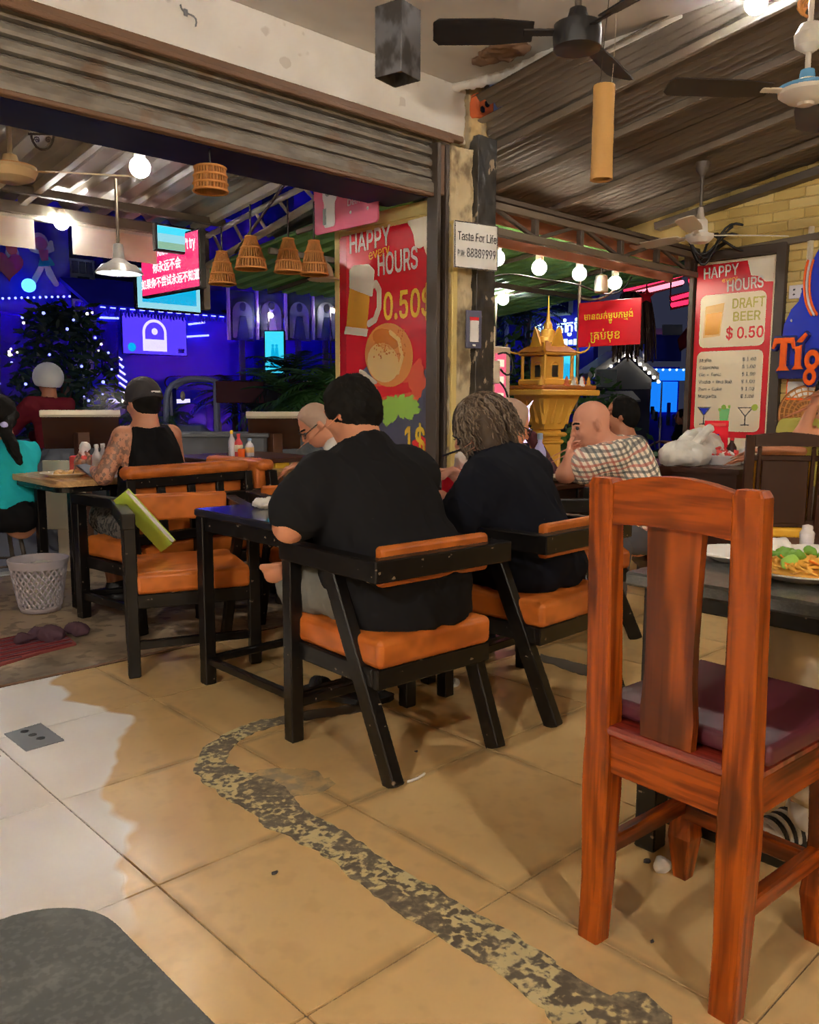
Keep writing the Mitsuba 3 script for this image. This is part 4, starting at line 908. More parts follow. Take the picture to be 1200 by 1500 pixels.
def eyes(t, M, s=1.0):
    for q in (-1, 1):
        part(t, 'eye', ball(hp(M, q * .031 * s, .082 * s, .004 * s), .010 * s, 2), 'ink', True)
        part(t, 'brow', tube([hp(M, q * .014 * s, .094 * s, .026 * s), hp(M, q * .034 * s, .090 * s, .031 * s), hp(M, q * .052 * s, .076 * s, .026 * s)], .005 * s, 6), 'hair_black', True)
def hand(b, w, d, n, curl=.5, s=1.0, side=1, k=.006):
    d = unit(d); n = unit(n - d * np.dot(n, d)) if abs(np.dot(unit(n), d)) < .99 else unit(np.cross(d, (0, 0, 1))); sd = np.cross(d, n) * side
    w = np.asarray(w, float)
    for j, o in enumerate((-.030, -.010, .010, .029)):
        kn = w + d * (.088 - abs(o) * .25) * s + sd * o * s
        b.cone(w + sd * o * .6 * s + d * .01, kn, .0145 * s, .0115 * s, .012)
        L3 = V(.034, .026, .02) * (1, 1.08, 1.0, .82)[j] * s; p = kn; a = curl * .55
        for i in range(3):
            v = d * math.cos(a) + n * math.sin(a); q = p + v * L3[i] * 1.1
            b.cone(p, q, (.0095 - .001 * i) * s, (.0088 - .001 * i) * s, k); p = q; a += curl * (.75 + .1 * i)
    p = w + d * .025 * s - sd * .03 * s
    for i, v in enumerate((d * .5 - sd * .75 + n * .4, d * .85 - sd * .25 + n * .5, d * .95 + n * .45)):
        q = p + unit(v) * (.040, .032, .026)[i] * s; b.cone(p, q, (.0135 - .0015 * i) * s, (.012 - .0015 * i) * s, .008); p = q
def foot(b, ank, d, up, s=1.0, toes=True):
    d = unit(d); up = unit(np.asarray(up) - d * np.dot(up, d)); sd = np.cross(d, up)
    ank = np.asarray(ank, float)
    b.cone(ank, ank - up * .045 * s - d * .035 * s, .036 * s, .03 * s, .02)
    b.cone(ank - up * .03 * s, ank + d * .12 * s - up * .055 * s, .034 * s, .026 * s, .03, (sd, .72)); b.cone(ank - up * .05 * s - d * .03 * s, ank + d * .13 * s - up * .062 * s, .026 * s, .022 * s, .03, (sd, .65))
    for j, o in enumerate((-.034, -.014, .003, .018, .031)):
        a = ank + d * (.135 - .006 * j) * s - up * .062 * s + sd * o * s
        b.cone(a, a + d * (.038 - .004 * j) * s - up * .004 * s, .014 * s if j == 0 else .0105 * s, .013 * s if j == 0 else .009 * s, .006)
def torso(b, pel, ch, sL, sR, neck, w, d, f, k=.05):
    g = 1.0 if k > .055 else .80
    # pelvis, chest, shoulders; half width w, half depth d, facing f
    sd = unit(np.cross(f, (0, 0, 1))); f = unit(f)
    M = np.eye(3); ax = unit(np.asarray(ch) - pel); M[:, 0] = sd; M[:, 2] = ax; M[:, 1] = np.cross(ax, sd)
    pel, ch = np.asarray(pel, float), np.asarray(ch, float)
    b.ell(pel + ax * .02, (w, d, .17), M, k); b.ell((pel + ch) / 2, (w * .97, d * .98, .23), M, k); b.ell(ch, (w * .95, d * .88, .19), M, k)
    b.cone(sL, sR, .062 * g, .062 * g, k); b.cone((np.asarray(sL) + ch) / 2, (np.asarray(sR) + ch) / 2, .09 * g, .09 * g, k); b.cone(neck, (np.asarray(sL) + sR) / 2, .06, .085 * g, k)
def limb(b, P, R, k=.025): b.chain([np.asarray(p, float) for p in P], R, k)
def hair_cap(M, s, cuts, grow=.010, folds=.012, fs=30, h=.007, extra=None):
    b = Body(h)
    b.ell(hp(M, 0, -.014 * s, .030 * s), V(.077, .099, .090) * s, M, .012); b.ell(hp(M, 0, -.05 * s, -.02 * s), V(.068, .06, .07) * s, M, .03)
    if extra: extra(b)
    for p, n in cuts: b.cut(hp(M, *(V(*p) * s)), M[:3, :3] @ V(*n))
    return b.mesh(folds, fs, 3, grow)

# --- man in the black T-shirt, front armchair
F = unit((-.10, 1, 0)); pel, ch, sL, sR, nk = V(1.03, -.93, .55), V(1.02, -.83, .83), V(.815, -.80, .905), V(1.195, -.83, .90), V(1.01, -.775, 1.045)
HM = hframe((1.005, -.725, 1.128), (-.28, 1, -.34)); eL, wL = V(.70, -.785, .762), V(.96, -.70, .742); eR, wR = V(1.32, -.66, .76), V(1.18, -.45, .745)
kL, aL, kR, aR = V(.865, -.61, .53), V(1.20, -.62, .50), V(1.27, -.56, .60), np.array((0.875, -0.627, 0.593))
b = Body(.007)
torso(b, pel, ch, sL, sR, nk, .185, .145, F); head(b, HM, nk, .94)
limb(b, [sL, eL, wL], [.062, .05, .033]); limb(b, [sR, eR, wR], [.062, .05, .033]); hand(b, wL, (.4, .8, -.3), (0, 0, -1), .6); hand(b, wR, (-.5, .8, 0), (0, 0, -1), .6)
limb(b, [pel + V(-.1, .02, -.03), kL, aL], [.10, .066, .042], .04); limb(b, [pel + V(.1, .02, -.03), kR, aR], [.10, .07, .042], .04)
foot(b, aL, (.9, .3, 0), (0, .5, 1), .9); foot(b, aR, np.array((0.744, -0.567, 0.616)) - aR, (.15, .75, .65), .92)
t = thing('person', 'seated man in a black T-shirt and grey shorts seen from behind in the front armchair', 'person')
part(t, 'body', b.mesh(), 'skin', True)
b = Body(.010); torso(b, pel, ch, sL, sR, nk, .232, .192, F, .06); limb(b, [sL, sL + (eL - sL) * .62], [.078, .080], .03); limb(b, [sR, sR + (eR - sR) * .7], [.078, .078], .04)
b.cone(V(1.0, -.965, .44), V(1.09, -.975, .44), .178, .178, .05).cone(V(.99, -.955, .58), V(1.09, -.975, .58), .178, .178, .05)
b.cut(nk + V(0, 0, -.004), (0, .30, 1)); b.cut(V(0, 0, .445), (0, 0, -1))
part(t, 't_shirt', b.mesh(.045, 6, 2, .012), 'black_cloth', True, 'loose black cotton T-shirt')
b = Body(.010); b.chain([pel + V(-.1, .02, -.03), kL], [.118, .09], .04).chain([pel + V(.1, .02, -.03), kR], [.118, .09], .04).ell(pel + V(0, 0, -.02), V(.21, .17, .11)); b.cut(V(0, 0, .443), (0, 0, -1)); b.cut(kL, (0, 1, 0))
b.cut(V(0, -.92, 0), (0, -1, 0)); part(t, 'shorts', b.mesh(.03, 12, 4, .010), 'denim_grey', True, 'grey patterned shorts')
part(t, 'hair', hair_cap(HM, .94, [((0, .062, .03), (0, 1, .2)), ((0, -.03, -.062), (0, .62, -1))], .010, .014, 48, .006), 'hair_black', True, 'short black hair')

sk = {'hair_black': [], 'hair_brown_black': []}
r3 = random.Random(11)
for i in range(620):
    d = unit([r3.gauss(0, 1), r3.gauss(0, 1) - .25, r3.gauss(0, 1) + .35]); st = V(0, -.018, .028) + d * V(.080, .100, .091)
    if st[1] > .062 or st[2] < -.055 or (st[2] < -.02 and st[1] > -.01): continue
    v = unit(np.cross(d, [0.25 + r3.uniform(-.25, .25), 0, 0]) * (1 if d[2] > 0 else .6) + V(0, -.25, -.5)); v = unit(v - d * np.dot(v, d)); L_ = r3.uniform(.016, .032)
    pts = []
    for k in range(4):
        p = st + v * L_ * k / 3; e = (p - V(0, -.018, .028)) / V(.082, .102, .093); pts.append(hp(HM, *(.94 * (V(0, -.018, .028) + e / np.linalg.norm(e) * V(.0835, .1035, .0945) * (1.0 + .03 * math.sin(math.pi * k / 3))))))
    sk[r3.choice(['hair_black', 'hair_brown_black'])].append(tube(pts, np.linspace(.0032, .0012, 4), 4))
for nm in sk: stuff(part(t, 'hair_strands', cat(*sk[nm]), nm, True))

# --- woman with grey hair
F = unit((-.15, 1, 0)); pel, ch, nk = V(1.77, -.93, .54), V(1.71, -.84, .80), np.array((1.723, -0.758, 0.943))
sL, sR = np.array((1.562, -0.872, 0.851)), np.array((1.925, -0.782, 0.873)); HM = hframe((1.693, -0.710, 1.047), (-.72, .62, -.42)); eL, wL = np.array((1.454, -0.846, 0.737)), np.array((1.528, -0.657, 0.783)); eR, wR = np.array((1.796, -0.576, 0.797)), np.array((1.747, -0.517, 0.860))
kL, aL, kR, aR = V(1.62, -.46, .52), V(1.60, -.40, .09), V(1.92, -.46, .52), V(1.92, -.36, .09)
b = Body(.007); torso(b, pel, ch, sL, sR, nk, .16, .13, F); head(b, HM, nk, .98)
limb(b, [sL, eL, wL], [.05, .042, .028]); limb(b, [sR, eR, wR], [.05, .042, .027]); hand(b, wL, (-.4, .7, .2), (0, 0, -1), .7, .95); hand(b, wR, np.array((1.696, -0.468, 0.865)) - wR, (0, 0, -1), .75, 1.0, -1)
limb(b, [pel + V(-.09, .02, -.03), kL, aL], [.09, .06, .04], .04); limb(b, [pel + V(.09, .02, -.03), kR, aR], [.09, .06, .04], .04); foot(b, aL, (0, 1, 0), (0, 0, 1)); foot(b, aR, (0, 1, 0), (0, 0, 1))
t = thing('person', 'grey-haired woman in a dark navy top and glasses, bent over her table', 'person')
part(t, 'body', b.mesh(), 'skin_pink', True); eyes(t, HM, .98)
b = Body(.010); torso(b, pel, ch, sL, sR, nk, .195, .165, F, .06); limb(b, [sL, sL + (eL - sL) * .98], [.085, .075], .05); limb(b, [sR, sR + (eR - sR) * .55], [.078, .074], .05); b.ell(pel + V(0, -.02, -.02), V(.215, .17, .10), None, .06)
b.cut(nk + V(0, 0, .045), (-.3, .25, 1)); b.cut(V(0, 0, .448), (0, 0, -1))
part(t, 'top', b.mesh(.034, 8, 7, .012), 'navy_cloth', True, 'loose navy short-sleeved top')
b = Body(.012).chain([pel + V(-.09, .02, -.03), kL, aL + V(0, 0, .1)], [.11, .085, .07], .04).chain([pel + V(.09, .02, -.03), kR, aR + V(0, 0, .1)], [.11, .085, .07], .04).ell(pel + V(0, 0, -.02), V(.19, .15, .10)); b.cut(V(0, 0, .446) + V(0, -.7, 0), (0, -.001, -1)) if False else None
part(t, 'trousers', b.mesh(.02, 12, 4, .008), 'black_cloth', True)
def wild(b):
    for q in (-1, 1): b.cone(hp(HM, q * .065, -.02, .03), hp(HM, q * .072, -.015, -.095), .05, .048, .03)
    b.cone(hp(HM, 0, -.06, .02), hp(HM, 0, -.055, -.10), .062, .06, .03)
hm = hair_cap(HM, 1.0, [((0, .088, .0), (0, 1, -.35))], .004, .03, 24, .008, wild)
part(t, 'hair', hm, 'hair_grey_dark', True, 'bushy grey-brown chin-length hair')
lk = {'hair_grey': [], 'hair_grey_dark': []}
r2 = random.Random(5)
for i in range(520):
    a, e = r2.uniform(-2.75, 2.75) - math.pi / 2, r2.uniform(-.1, 1.45)
    st = V(.087 * math.cos(a) * math.cos(e), -.02 + .108 * math.sin(a) * math.cos(e), .035 + .098 * math.sin(e)); 
    if st[1] > .092: continue
    p, pts = st, [st]; v = unit(V(st[0], st[1] + .02, .3 * st[2])); w1, w2 = r2.uniform(0, 6), r2.uniform(0, 6)
    for j in range(9):
        v = unit(v * .5 + V(0, -.04, -.72) + V(math.sin(w1 + j * 1.9), math.sin(w2 + j * 1.7), .3 * math.sin(w1 + j)) * .75); p = p + v * .0165
        c_ = p - V(0, -.028, min(p[2], .03)); rr = np.linalg.norm(c_ / V(.106, .124, .112))
        if rr < 1: p = V(0, -.028, min(p[2], .03)) + c_ / max(rr, .05)
        pts.append(p)
        if p[2] < -.125: break
    if len(pts) > 3: lk[r2.choice(['hair_grey', 'hair_grey_dark'])].append(tube([hp(HM, *q) for q in pts], np.linspace(.0058, .0016, len(pts)), 4))
for nm in lk: stuff(part(t, 'hair_locks', cat(*lk[nm]), nm, True))
def glasses(t, HM, s=1.0, m='black'):
    rim = [tube([hp(HM, q * .033 * s + .024 * s * math.cos(a), .108 * s - .012 * abs(math.cos(a)) * s, .002 * s + .018 * s * math.sin(a)) for a in np.arange(14) * math.pi / 7], .0028, 5, True) for q in (-1, 1)]
    part(t, 'glasses', cat(*rim, *[rod(hp(HM, q * .057 * s, .098 * s, .006 * s), hp(HM, q * .080 * s, -.005 * s, .010 * s), .0026, 5) for q in (-1, 1)], rod(hp(HM, -.009 * s, .108 * s, .006), hp(HM, .009 * s, .108 * s, .006), .0026, 5)), m, True)
glasses(t, HM)
one('drinking_straw', rod((1.669, -0.527, 0.934), (1.654, -0.646, 0.968), .004), 'black', 'black straw or vape tube held before the face of the grey-haired woman', 'straw', smooth=True)

# --- bald man in a checked shirt
F = unit((-.80, .60, 0)); HM = hframe((2.851, -0.449, 1.047), (-.80, .55, -.30)); nk = np.array((2.947, -0.477, 0.935))
sL, sR = np.array((2.841, -0.577, 0.901)), np.array((3.137, -0.383, 0.913)); ch, pel = np.array((3.052, -0.549, 0.782)), np.array((3.028, -0.646, 0.509)); eL, wL = np.array((2.618, -0.467, 0.798)), np.array((2.646, -0.477, 0.890)); eR, wR = np.array((2.915, -0.278, 0.787)), np.array((2.863, -0.347, 0.896))
kL, aL, kR, aR = pel + V(-.42, .20, -.0), pel + V(-.48, .22, -.42), pel + V(-.30, .36, 0), pel + V(-.36, .42, -.42)
b = Body(.0065); torso(b, pel, ch, sL, sR, nk, .14, .11, F); head(b, HM, nk, 1.0)
limb(b, [sL, eL, wL], [.052, .044, .029]); limb(b, [sR, eR, wR], [.052, .044, .029]); hand(b, wL, unit(hp(HM, .0, .13, -.075) - wL), -HM[:3, 1] + V(0, 0, .2), 1.25, .9); hand(b, wR, (.1, -.2, 1), -HM[:3, 1], 1.25, .9, -1)
limb(b, [pel + V(.02, -.08, -.03), kL, aL], [.09, .065, .042], .04); limb(b, [pel + V(.1, .04, -.03), kR, aR], [.09, .065, .042], .04); foot(b, aL, F, (0, 0, 1)); foot(b, aR, F, (0, 0, 1))
t = thing('person', 'bald man in a checked short-sleeved shirt resting his hand on his mouth', 'person')
part(t, 'body', b.mesh(), 'skin_pink', True); eyes(t, HM)
b = Body(.010); torso(b, pel, ch, sL, sR, nk, .168, .14, F, .06); limb(b, [sL, sL + (eL - sL) * .62], [.082, .074], .05); limb(b, [sR, sR + (eR - sR) * .62], [.082, .074], .05)
b.cut(nk + V(0, 0, .02), (-.12, .08, 1)); b.cut(V(0, 0, .45), (0, 0, -1))
part(t, 'shirt', b.mesh(.022, 9, 3, .012), 'plaid', True, 'checked shirt in black, rust and cream')
b = Body(.012).chain([pel + V(.02, -.08, -.03), kL, aL], [.105, .085, .06], .04).chain([pel + V(.1, .04, -.03), kR, aR], [.105, .085, .06], .04)
part(t, 'trousers', b.mesh(.02, 12, 4, .008), 'grey_cloth', True)

# --- tattooed man in a cap
F = unit((-.18, 1, 0)); HM = hframe((1.269, 1.359, 1.153), (-.05, 1, -.16)); nk = np.array((1.260, 1.312, 1.022)); sL, sR = np.array((1.145, 1.353, 0.964)), np.array((1.456, 1.412, 0.966)); ch, pel = np.array((1.295, 1.333, 0.827)), np.array((1.240, 1.235, 0.494))
eL, wL = np.array((1.034, 1.361, 0.761)), np.array((1.058, 1.579, 0.771)); eR, wR = np.array((1.572, 1.550, 0.705)), np.array((1.417, 1.776, 0.719))
kL, aL, kR, aR = pel + V(-.06, .44, .0), pel + V(-.03, .42, -.43), pel + V(.20, .45, 0), pel + V(.18, .45, -.42)
b = Body(.009); torso(b, pel, ch, sL, sR, nk, .160, .115, F, .05); head(b, HM, nk, 1.0)
limb(b, [sL, eL, wL], [.058, .046, .031]); limb(b, [sR, eR, wR], [.058, .046, .031]); hand(b, wL, (-.35, .6, .3), (.6, .3, 0), .8); hand(b, wR, (-.6, .5, 0), (0, 0, -1), .6)
limb(b, [pel + V(-.09, .02, -.02), kL, aL], [.095, .066, .045], .04); limb(b, [pel + V(.09, .02, -.02), kR, aR], [.095, .066, .045], .04)
t = thing('person', 'tattooed man in a black tank top and dark cap, seen from behind', 'person')
part(t, 'body', b.mesh(), 'skin_tattoo', True)
b = Body(.010); torso(b, pel, ch, sL + (sR - sL) * .2, sR + (sL - sR) * .2, nk, .180, .140, F, .06); b.cut(nk + V(0, -.02, .0), (0, -.05, 1)); b.cut(V(0, 0, .455), (0, 0, -1))
b.cut(sL + (sR - sL) * .06 + V(0, 0, -.02), V(-1, 0, .22)); b.cut(sR + (sL - sR) * .06 + V(0, 0, -.02), V(1, 0, .22))
part(t, 'tank_top', b.mesh(.014, 9, 3, .010), 'tank_cloth', True, 'black tank top')
b = Body(.012).chain([pel + V(-.09, .02, -.02), kL], [.112, .092], .04).chain([pel + V(.09, .02, -.02), kR], [.112, .092], .04).ell(pel + V(0, 0, -.02), V(.18, .15, .10))
part(t, 'shorts', b.mesh(.02, 12, 4, .008), 'camo', True, 'camouflage shorts')
for a in (aL, aR):
    b = Body(.009); foot(b, a + V(0, 0, .02), (-.3, 1, 0), (0, 0, 1), 1.1); b.cone(a + V(0, 0, .03), a + V(0, 0, -.01), .05, .05)
    part(t, 'shoe', b.mesh(0, 9, 1, .006), 'rubber', True)
part(t, 'hair', hair_cap(HM, 1.0, [((0, .02, 0), (0, 1, 0)), ((0, -.03, -.055), (0, .6, -1))], .004, .004, 40), 'hair_black', True)
b = Body(.008).ell(hp(HM, 0, -.012, .035), V(.080, .102, .090), HM).ell(hp(HM, 0, -.05, .0), V(.074, .062, .06), HM, .03); b.cut(hp(HM, 0, 0, -.012), HM[:3, :3] @ V(0, -.18, -1))
part(t, 'cap', b.mesh(0, 9, 1, .010), 'cap', True, 'dark baseball cap')
b = Body(.006).cone(hp(HM, -.05, .10, .01), hp(HM, .05, .10, .01), .012, .012).cone(hp(HM, -.03, .165, -.005), hp(HM, .03, .165, -.005), .008, .008).cone(hp(HM, 0, .1, .01), hp(HM, 0, .16, -.005), .02, .02, .03, (HM[:3, 2], 2.5))
part(t, 'cap_brim', b.mesh(), 'cap', True)
part(t, 'cap_lettering', mv(cbox((.055, .009, .003), b=.001), mtx(hp(HM, .012, -.126, .034), HM[:3, 0], HM[:3, 2])), 'stripe', False, 'small white line of lettering')
part(t, 'necklace', tube([nk + .066 * (math.cos(a) * V(1, 0, 0) + math.sin(a) * V(0, 1, .25)) + V(0, 0, .018) for a in np.arange(20) * math.pi / 10], .0045, 6, True), 'chrome', True)

# --- woman in teal on the stool
F = unit((-.75, .65, 0)); HM = hframe((0.814, 2.333, 1.069), (-.8, .6, -.1)); nk = np.array((0.835, 2.284, 0.917)); sL, sR = np.array((0.694, 2.196, 0.839)), np.array((0.977, 2.345, 0.840)); ch, pel = np.array((0.849, 2.239, 0.741)), np.array((0.849, 2.166, 0.496))
eL, wL = np.array((0.604, 2.176, 0.642)), np.array((0.562, 2.418, 0.606)); eR, wR = np.array((0.977, 2.576, 0.583)), np.array((0.807, 2.810, 0.598)); kL, aL = pel + V(-.40, .12, .0), pel + V(-.42, .16, -.42); kR, aR = pel + V(-.26, .34, 0), pel + V(-.26, .40, -.42)
b = Body(.010); torso(b, pel, ch, sL, sR, nk, .14, .11, F); head(b, HM, nk, .96); limb(b, [sL, eL, wL], [.045, .038, .026]); limb(b, [sR, eR, wR], [.045, .038, .026]); hand(b, wL, (-.7, .6, 0), (0, 0, -1), .6, .92); hand(b, wR, (-.8, .4, 0), (0, 0, -1), .6, .92)
limb(b, [pel + V(0, -.08, 0), kL, aL], [.085, .06, .04], .04); limb(b, [pel + V(.05, .08, 0), kR, aR], [.085, .06, .04], .04); foot(b, aL, F, (0, 0, 1)); foot(b, aR, F, (0, 0, 1))
t = thing('person', 'woman with a dark ponytail in a teal shirt on a stool at the left edge', 'person')
part(t, 'body', b.mesh(), 'skin', True)
b = Body(.010); torso(b, pel, ch, sL, sR, nk, .155, .125, F, .06); limb(b, [sL, sL + (eL - sL) * .8], [.066, .062], .05); limb(b, [sR, sR + (eR - sR) * .8], [.066, .062], .05); b.cut(nk + V(0, 0, -.005), (0, .2, 1)); b.cut(V(0, 0, .462), (0, 0, -1))
part(t, 'shirt', b.mesh(.024, 9, 3, .012), 'teal_cloth', True, 'teal T-shirt')
b = Body(.012).chain([pel + V(0, -.08, 0), kL, aL], [.095, .075, .055], .04).chain([pel + V(.05, .08, 0), kR, aR], [.095, .075, .055], .04); part(t, 'trousers', b.mesh(.02, 12, 4, .008), 'black_cloth', True)
part(t, 'hair', hair_cap(HM, .98, [((0, .05, .03), (0, 1, 0)), ((0, -.02, -.05), (0, .6, -1))], .008, .01, 34), 'hair_black', True)
part(t, 'ponytail', Body(.008).chain([hp(HM, 0, -.10, -.01), (0.798, 2.137, 0.986), (0.823, 2.069, 0.890), (0.837, 2.025, 0.802)], [.030, .030, .030, .014]).mesh(.02, 30), 'hair_black', True)
part(t, 'hair_tie', ball(np.array((0.794, 2.119, 1.014)), .022, 2), 'lilac', True)

# --- man with glasses bending over the pale table
F = unit((-.80, .60, 0)); HM = hframe((2.121, 0.940, 1.023), (-.78, .32, -.70)); nk = np.array((2.215, 0.907, 0.951)); sL, sR = np.array((2.153, 0.743, 0.873)), np.array((2.423, 1.043, 0.878)); ch, pel = np.array((2.342, 0.818, 0.749)), np.array((2.358, 0.745, 0.429)); eL, wL = np.array((2.116, 0.823, 0.742)), np.array((2.095, 0.989, 0.776)); eR, wR = np.array((2.381, 1.195, 0.723)), np.array((2.240, 1.197, 0.765))
kL, aL, kR, aR = pel + V(-.38, .2, 0), pel + V(-.42, .24, -.42), pel + V(-.28, .34, 0), pel + V(-.3, .4, -.42)
b = Body(.009); torso(b, pel, ch, sL, sR, nk, .15, .12, F); head(b, HM, nk, 1.0); limb(b, [sL, eL, wL], [.05, .042, .028]); limb(b, [sR, eR, wR], [.05, .042, .028]); hand(b, wL, (-.7, .5, 0), (0, 0, -1), .6); hand(b, wR, (-.7, .3, 0), (0, 0, -1), .6)
limb(b, [pel + V(0, -.08, 0), kL, aL], [.09, .062, .042], .04); limb(b, [pel + V(.06, .06, 0), kR, aR], [.09, .062, .042], .04); foot(b, aL, F, (0, 0, 1)); foot(b, aR, F, (0, 0, 1))
t = thing('person', 'man with cropped hair and glasses bending low over the pale wooden table', 'person')
part(t, 'body', b.mesh(), 'skin', True); eyes(t, HM); glasses(t, HM)
b = Body(.010); torso(b, pel, ch, sL, sR, nk, .165, .135, F, .06); limb(b, [sL, sL + (eL - sL) * .7], [.075, .07], .05); limb(b, [sR, sR + (eR - sR) * .7], [.075, .07], .05); b.cut(nk + V(0, 0, .004), (-.5, .3, 1)); b.cut(V(0, 0, .42), (0, 0, -1))
part(t, 'shirt', b.mesh(.024, 9, 3, .012), 'white_cloth', True, 'white shirt')
b = Body(.012).chain([pel + V(0, -.08, 0), kL, aL], [.1, .08, .06], .04).chain([pel + V(.06, .06, 0), kR, aR], [.1, .08, .06], .04); part(t, 'trousers', b.mesh(.02, 12, 4, .008), 'grey_cloth', True)
part(t, 'hair', hair_cap(HM, 1.0, [((0, .05, .03), (0, 1, -.1)), ((0, -.03, -.04), (0, .6, -1))], .002, .004, 40), 'stubble', True, 'cropped grey-brown hair')
def sitter(label, hc, hf, shirt, trousers, hair, skin='skin', drop=.62, F=None, arm=None, gl=False, s=1.0, h=.012, lean=.06):
    hf = unit(hf); F = unit(V(hf[0], hf[1], 0)) if F is None else unit(F); sd = np.cross(F, (0, 0, 1)); hc = np.asarray(hc, float); HM = hframe(hc, hf)
    nk = hc - V(0, 0, .135 * s) - F * .03; sL, sR = nk - V(0, 0, .07) - sd * .19 * s - F * .02, nk - V(0, 0, .07) + sd * .19 * s - F * .02
    ch, pel = nk - V(0, 0, .2) - F * lean, hc - V(0, 0, drop) - F * lean * 2
    if arm is None: arm = [(sL - V(0, 0, .26) + F * .1, sL - V(0, 0, .22) + F * .32 + sd * .1), (sR - V(0, 0, .26) + F * .1, sR - V(0, 0, .22) + F * .32 - sd * .1)]
    k1, k2 = pel + F * .42 - sd * .12, pel + F * .42 + sd * .12; a1, a2 = k1 - V(0, 0, .42), k2 - V(0, 0, .42)
    b = Body(h); torso(b, pel, ch, sL, sR, nk, .15, .12, F); head(b, HM, nk, s)
    for (e, w), S in zip(arm, (sL, sR)): limb(b, [S, e, w], [.05, .042, .028]); hand(b, w, np.asarray(w, float) - e, (0, 0, -1), .7)
    limb(b, [pel - sd * .09, k1, a1], [.09, .062, .042], .04); limb(b, [pel + sd * .09, k2, a2], [.09, .062, .042], .04); foot(b, a1, F, (0, 0, 1)); foot(b, a2, F, (0, 0, 1))
    t = thing('person', label, 'person'); part(t, 'body', b.mesh(), skin, True)
    b = Body(h); torso(b, pel, ch, sL, sR, nk, .165, .135, F, .06)
    for (e, w), S in zip(arm, (sL, sR)): limb(b, [S, S + (np.asarray(e) - S) * .6], [.075, .07], .05)
    b.cut(nk, (0, 0, 1)); b.cut(pel - V(0, 0, .09), (0, 0, -1)); part(t, 'shirt', b.mesh(.022, 9, 3, .012), shirt, True)
    b = Body(h).chain([pel - sd * .09, k1, a1 + V(0, 0, .04)], [.1, .08, .06], .04).chain([pel + sd * .09, k2, a2 + V(0, 0, .04)], [.1, .08, .06], .04); part(t, 'trousers', b.mesh(.02, 12, 4, .008), trousers, True)
    if hair: part(t, 'hair', hair_cap(HM, s, [((0, .05, .03), (0, 1, 0)), ((0, -.02, -.05), (0, .6, -1))], .008, .01, 34, .009), hair, True)
    if gl: glasses(t, HM, s)
    eyes(t, HM, s)
    return t
sitter('person in a white shirt with dark glasses, half hidden behind the grey-haired woman', (2.433, -0.259, 1.046), (.75, -.45, -.35), 'white_cloth', 'grey_cloth', 'stubble', gl=True, lean=-.05)
sitter('person with dark hair sitting beyond the bald man', (4.018, 0.117, 1.073), (-.5, .8, 0), 'grey_cloth', 'grey_cloth', 'hair_black', 'skin_tan')
q = np.array((4.301, -1.105, 1.199)); e1 = np.array((3.994, -1.064, 0.969))
sitter('person in an olive shirt at the right picture edge raising a hand to the face', q, (-.7, -.35, -.05), 'olive_cloth', 'denim_grey', 'hair_black', 'skin', arm=[(e1, (4.058, -1.095, 1.129)), ((4.186, -0.984, 0.882), (3.937, -0.885, 0.887))])
# --- legs of the diner at the granite table
hp_ = np.array((1.833, -2.293, 0.507)); q = np.array((1.982, -2.235, 1.224)); F = unit((-.75, .66, 0)); nk = q - V(0, 0, .14); sd = np.cross(F, (0, 0, 1)); sL, sR = nk - V(0, 0, .07) - sd * .19, nk - V(0, 0, .07) + sd * .19
kL, aL = np.array((1.320, -2.151, 0.521)), np.array((1.230, -2.245, 0.146)); kR, aR = np.array((1.719, -2.120, 0.483)), np.array((1.715, -2.185, 0.103)); HM = hframe(q, F)
b = Body(.010); torso(b, hp_, (hp_ + nk) / 2 + V(0, 0, .1), sL, sR, nk, .15, .12, F); head(b, HM, nk); limb(b, [sL, sL - V(0, 0, .27) - F * .06, sL - V(0, 0, .42) + F * .1], [.05, .042, .028]); limb(b, [sR, sR - V(0, 0, .27) - F * .04, sR - V(0, 0, .42) + F * .1], [.05, .042, .028])
limb(b, [hp_ - sd * .09, kL, aL], [.09, .062, .04], .04); limb(b, [hp_ + sd * .09, kR, aR], [.09, .062, .04], .04)
t = thing('person', 'seated diner at the granite table of whom beige trousers and a slippered foot show', 'person')
part(t, 'body', b.mesh(), 'skin', True)
b = Body(.010).chain([hp_ - sd * .09, kL, aL + V(0, 0, .10)], [.115, .092, .075], .04).chain([hp_ + sd * .09, kR, aR + V(0, 0, .1)], [.115, .09, .07], .04).ell(hp_, V(.18, .16, .11)); part(t, 'trousers', b.mesh(.03, 10, 4, .008), 'beige_cloth', True, 'loose beige trousers')
b = Body(.010); torso(b, hp_, (hp_ + nk) / 2 + V(0, 0, .1), sL, sR, nk, .165, .135, F, .06); limb(b, [sL, sL - V(0, 0, .15)], [.075, .07]); limb(b, [sR, sR - V(0, 0, .15)], [.075, .07]); b.cut(nk, (0, 0, 1)); part(t, 'shirt', b.mesh(.02, 9, 3, .012), 'beige_cloth', True)
part(t, 'hair', hair_cap(HM, 1.0, [((0, .05, .03), (0, 1, 0)), ((0, -.02, -.05), (0, .6, -1))], .008, .01, 34, .009), 'hair_black', True)
d = unit(np.array((1.248, -2.118, 0.000)) - np.array((1.404, -2.186, 0.000))); c = np.array((1.379, -2.183, 0.000)); up = V(0, 0, 1)
b = Body(.007); foot(b, c + V(0, 0, .082), d, up, .95); b.cone(aL, c + V(0, 0, .09), .045, .04); part(t, 'sock', b.mesh(0, 9, 1, .004), 'white_cloth', True, 'white sock')
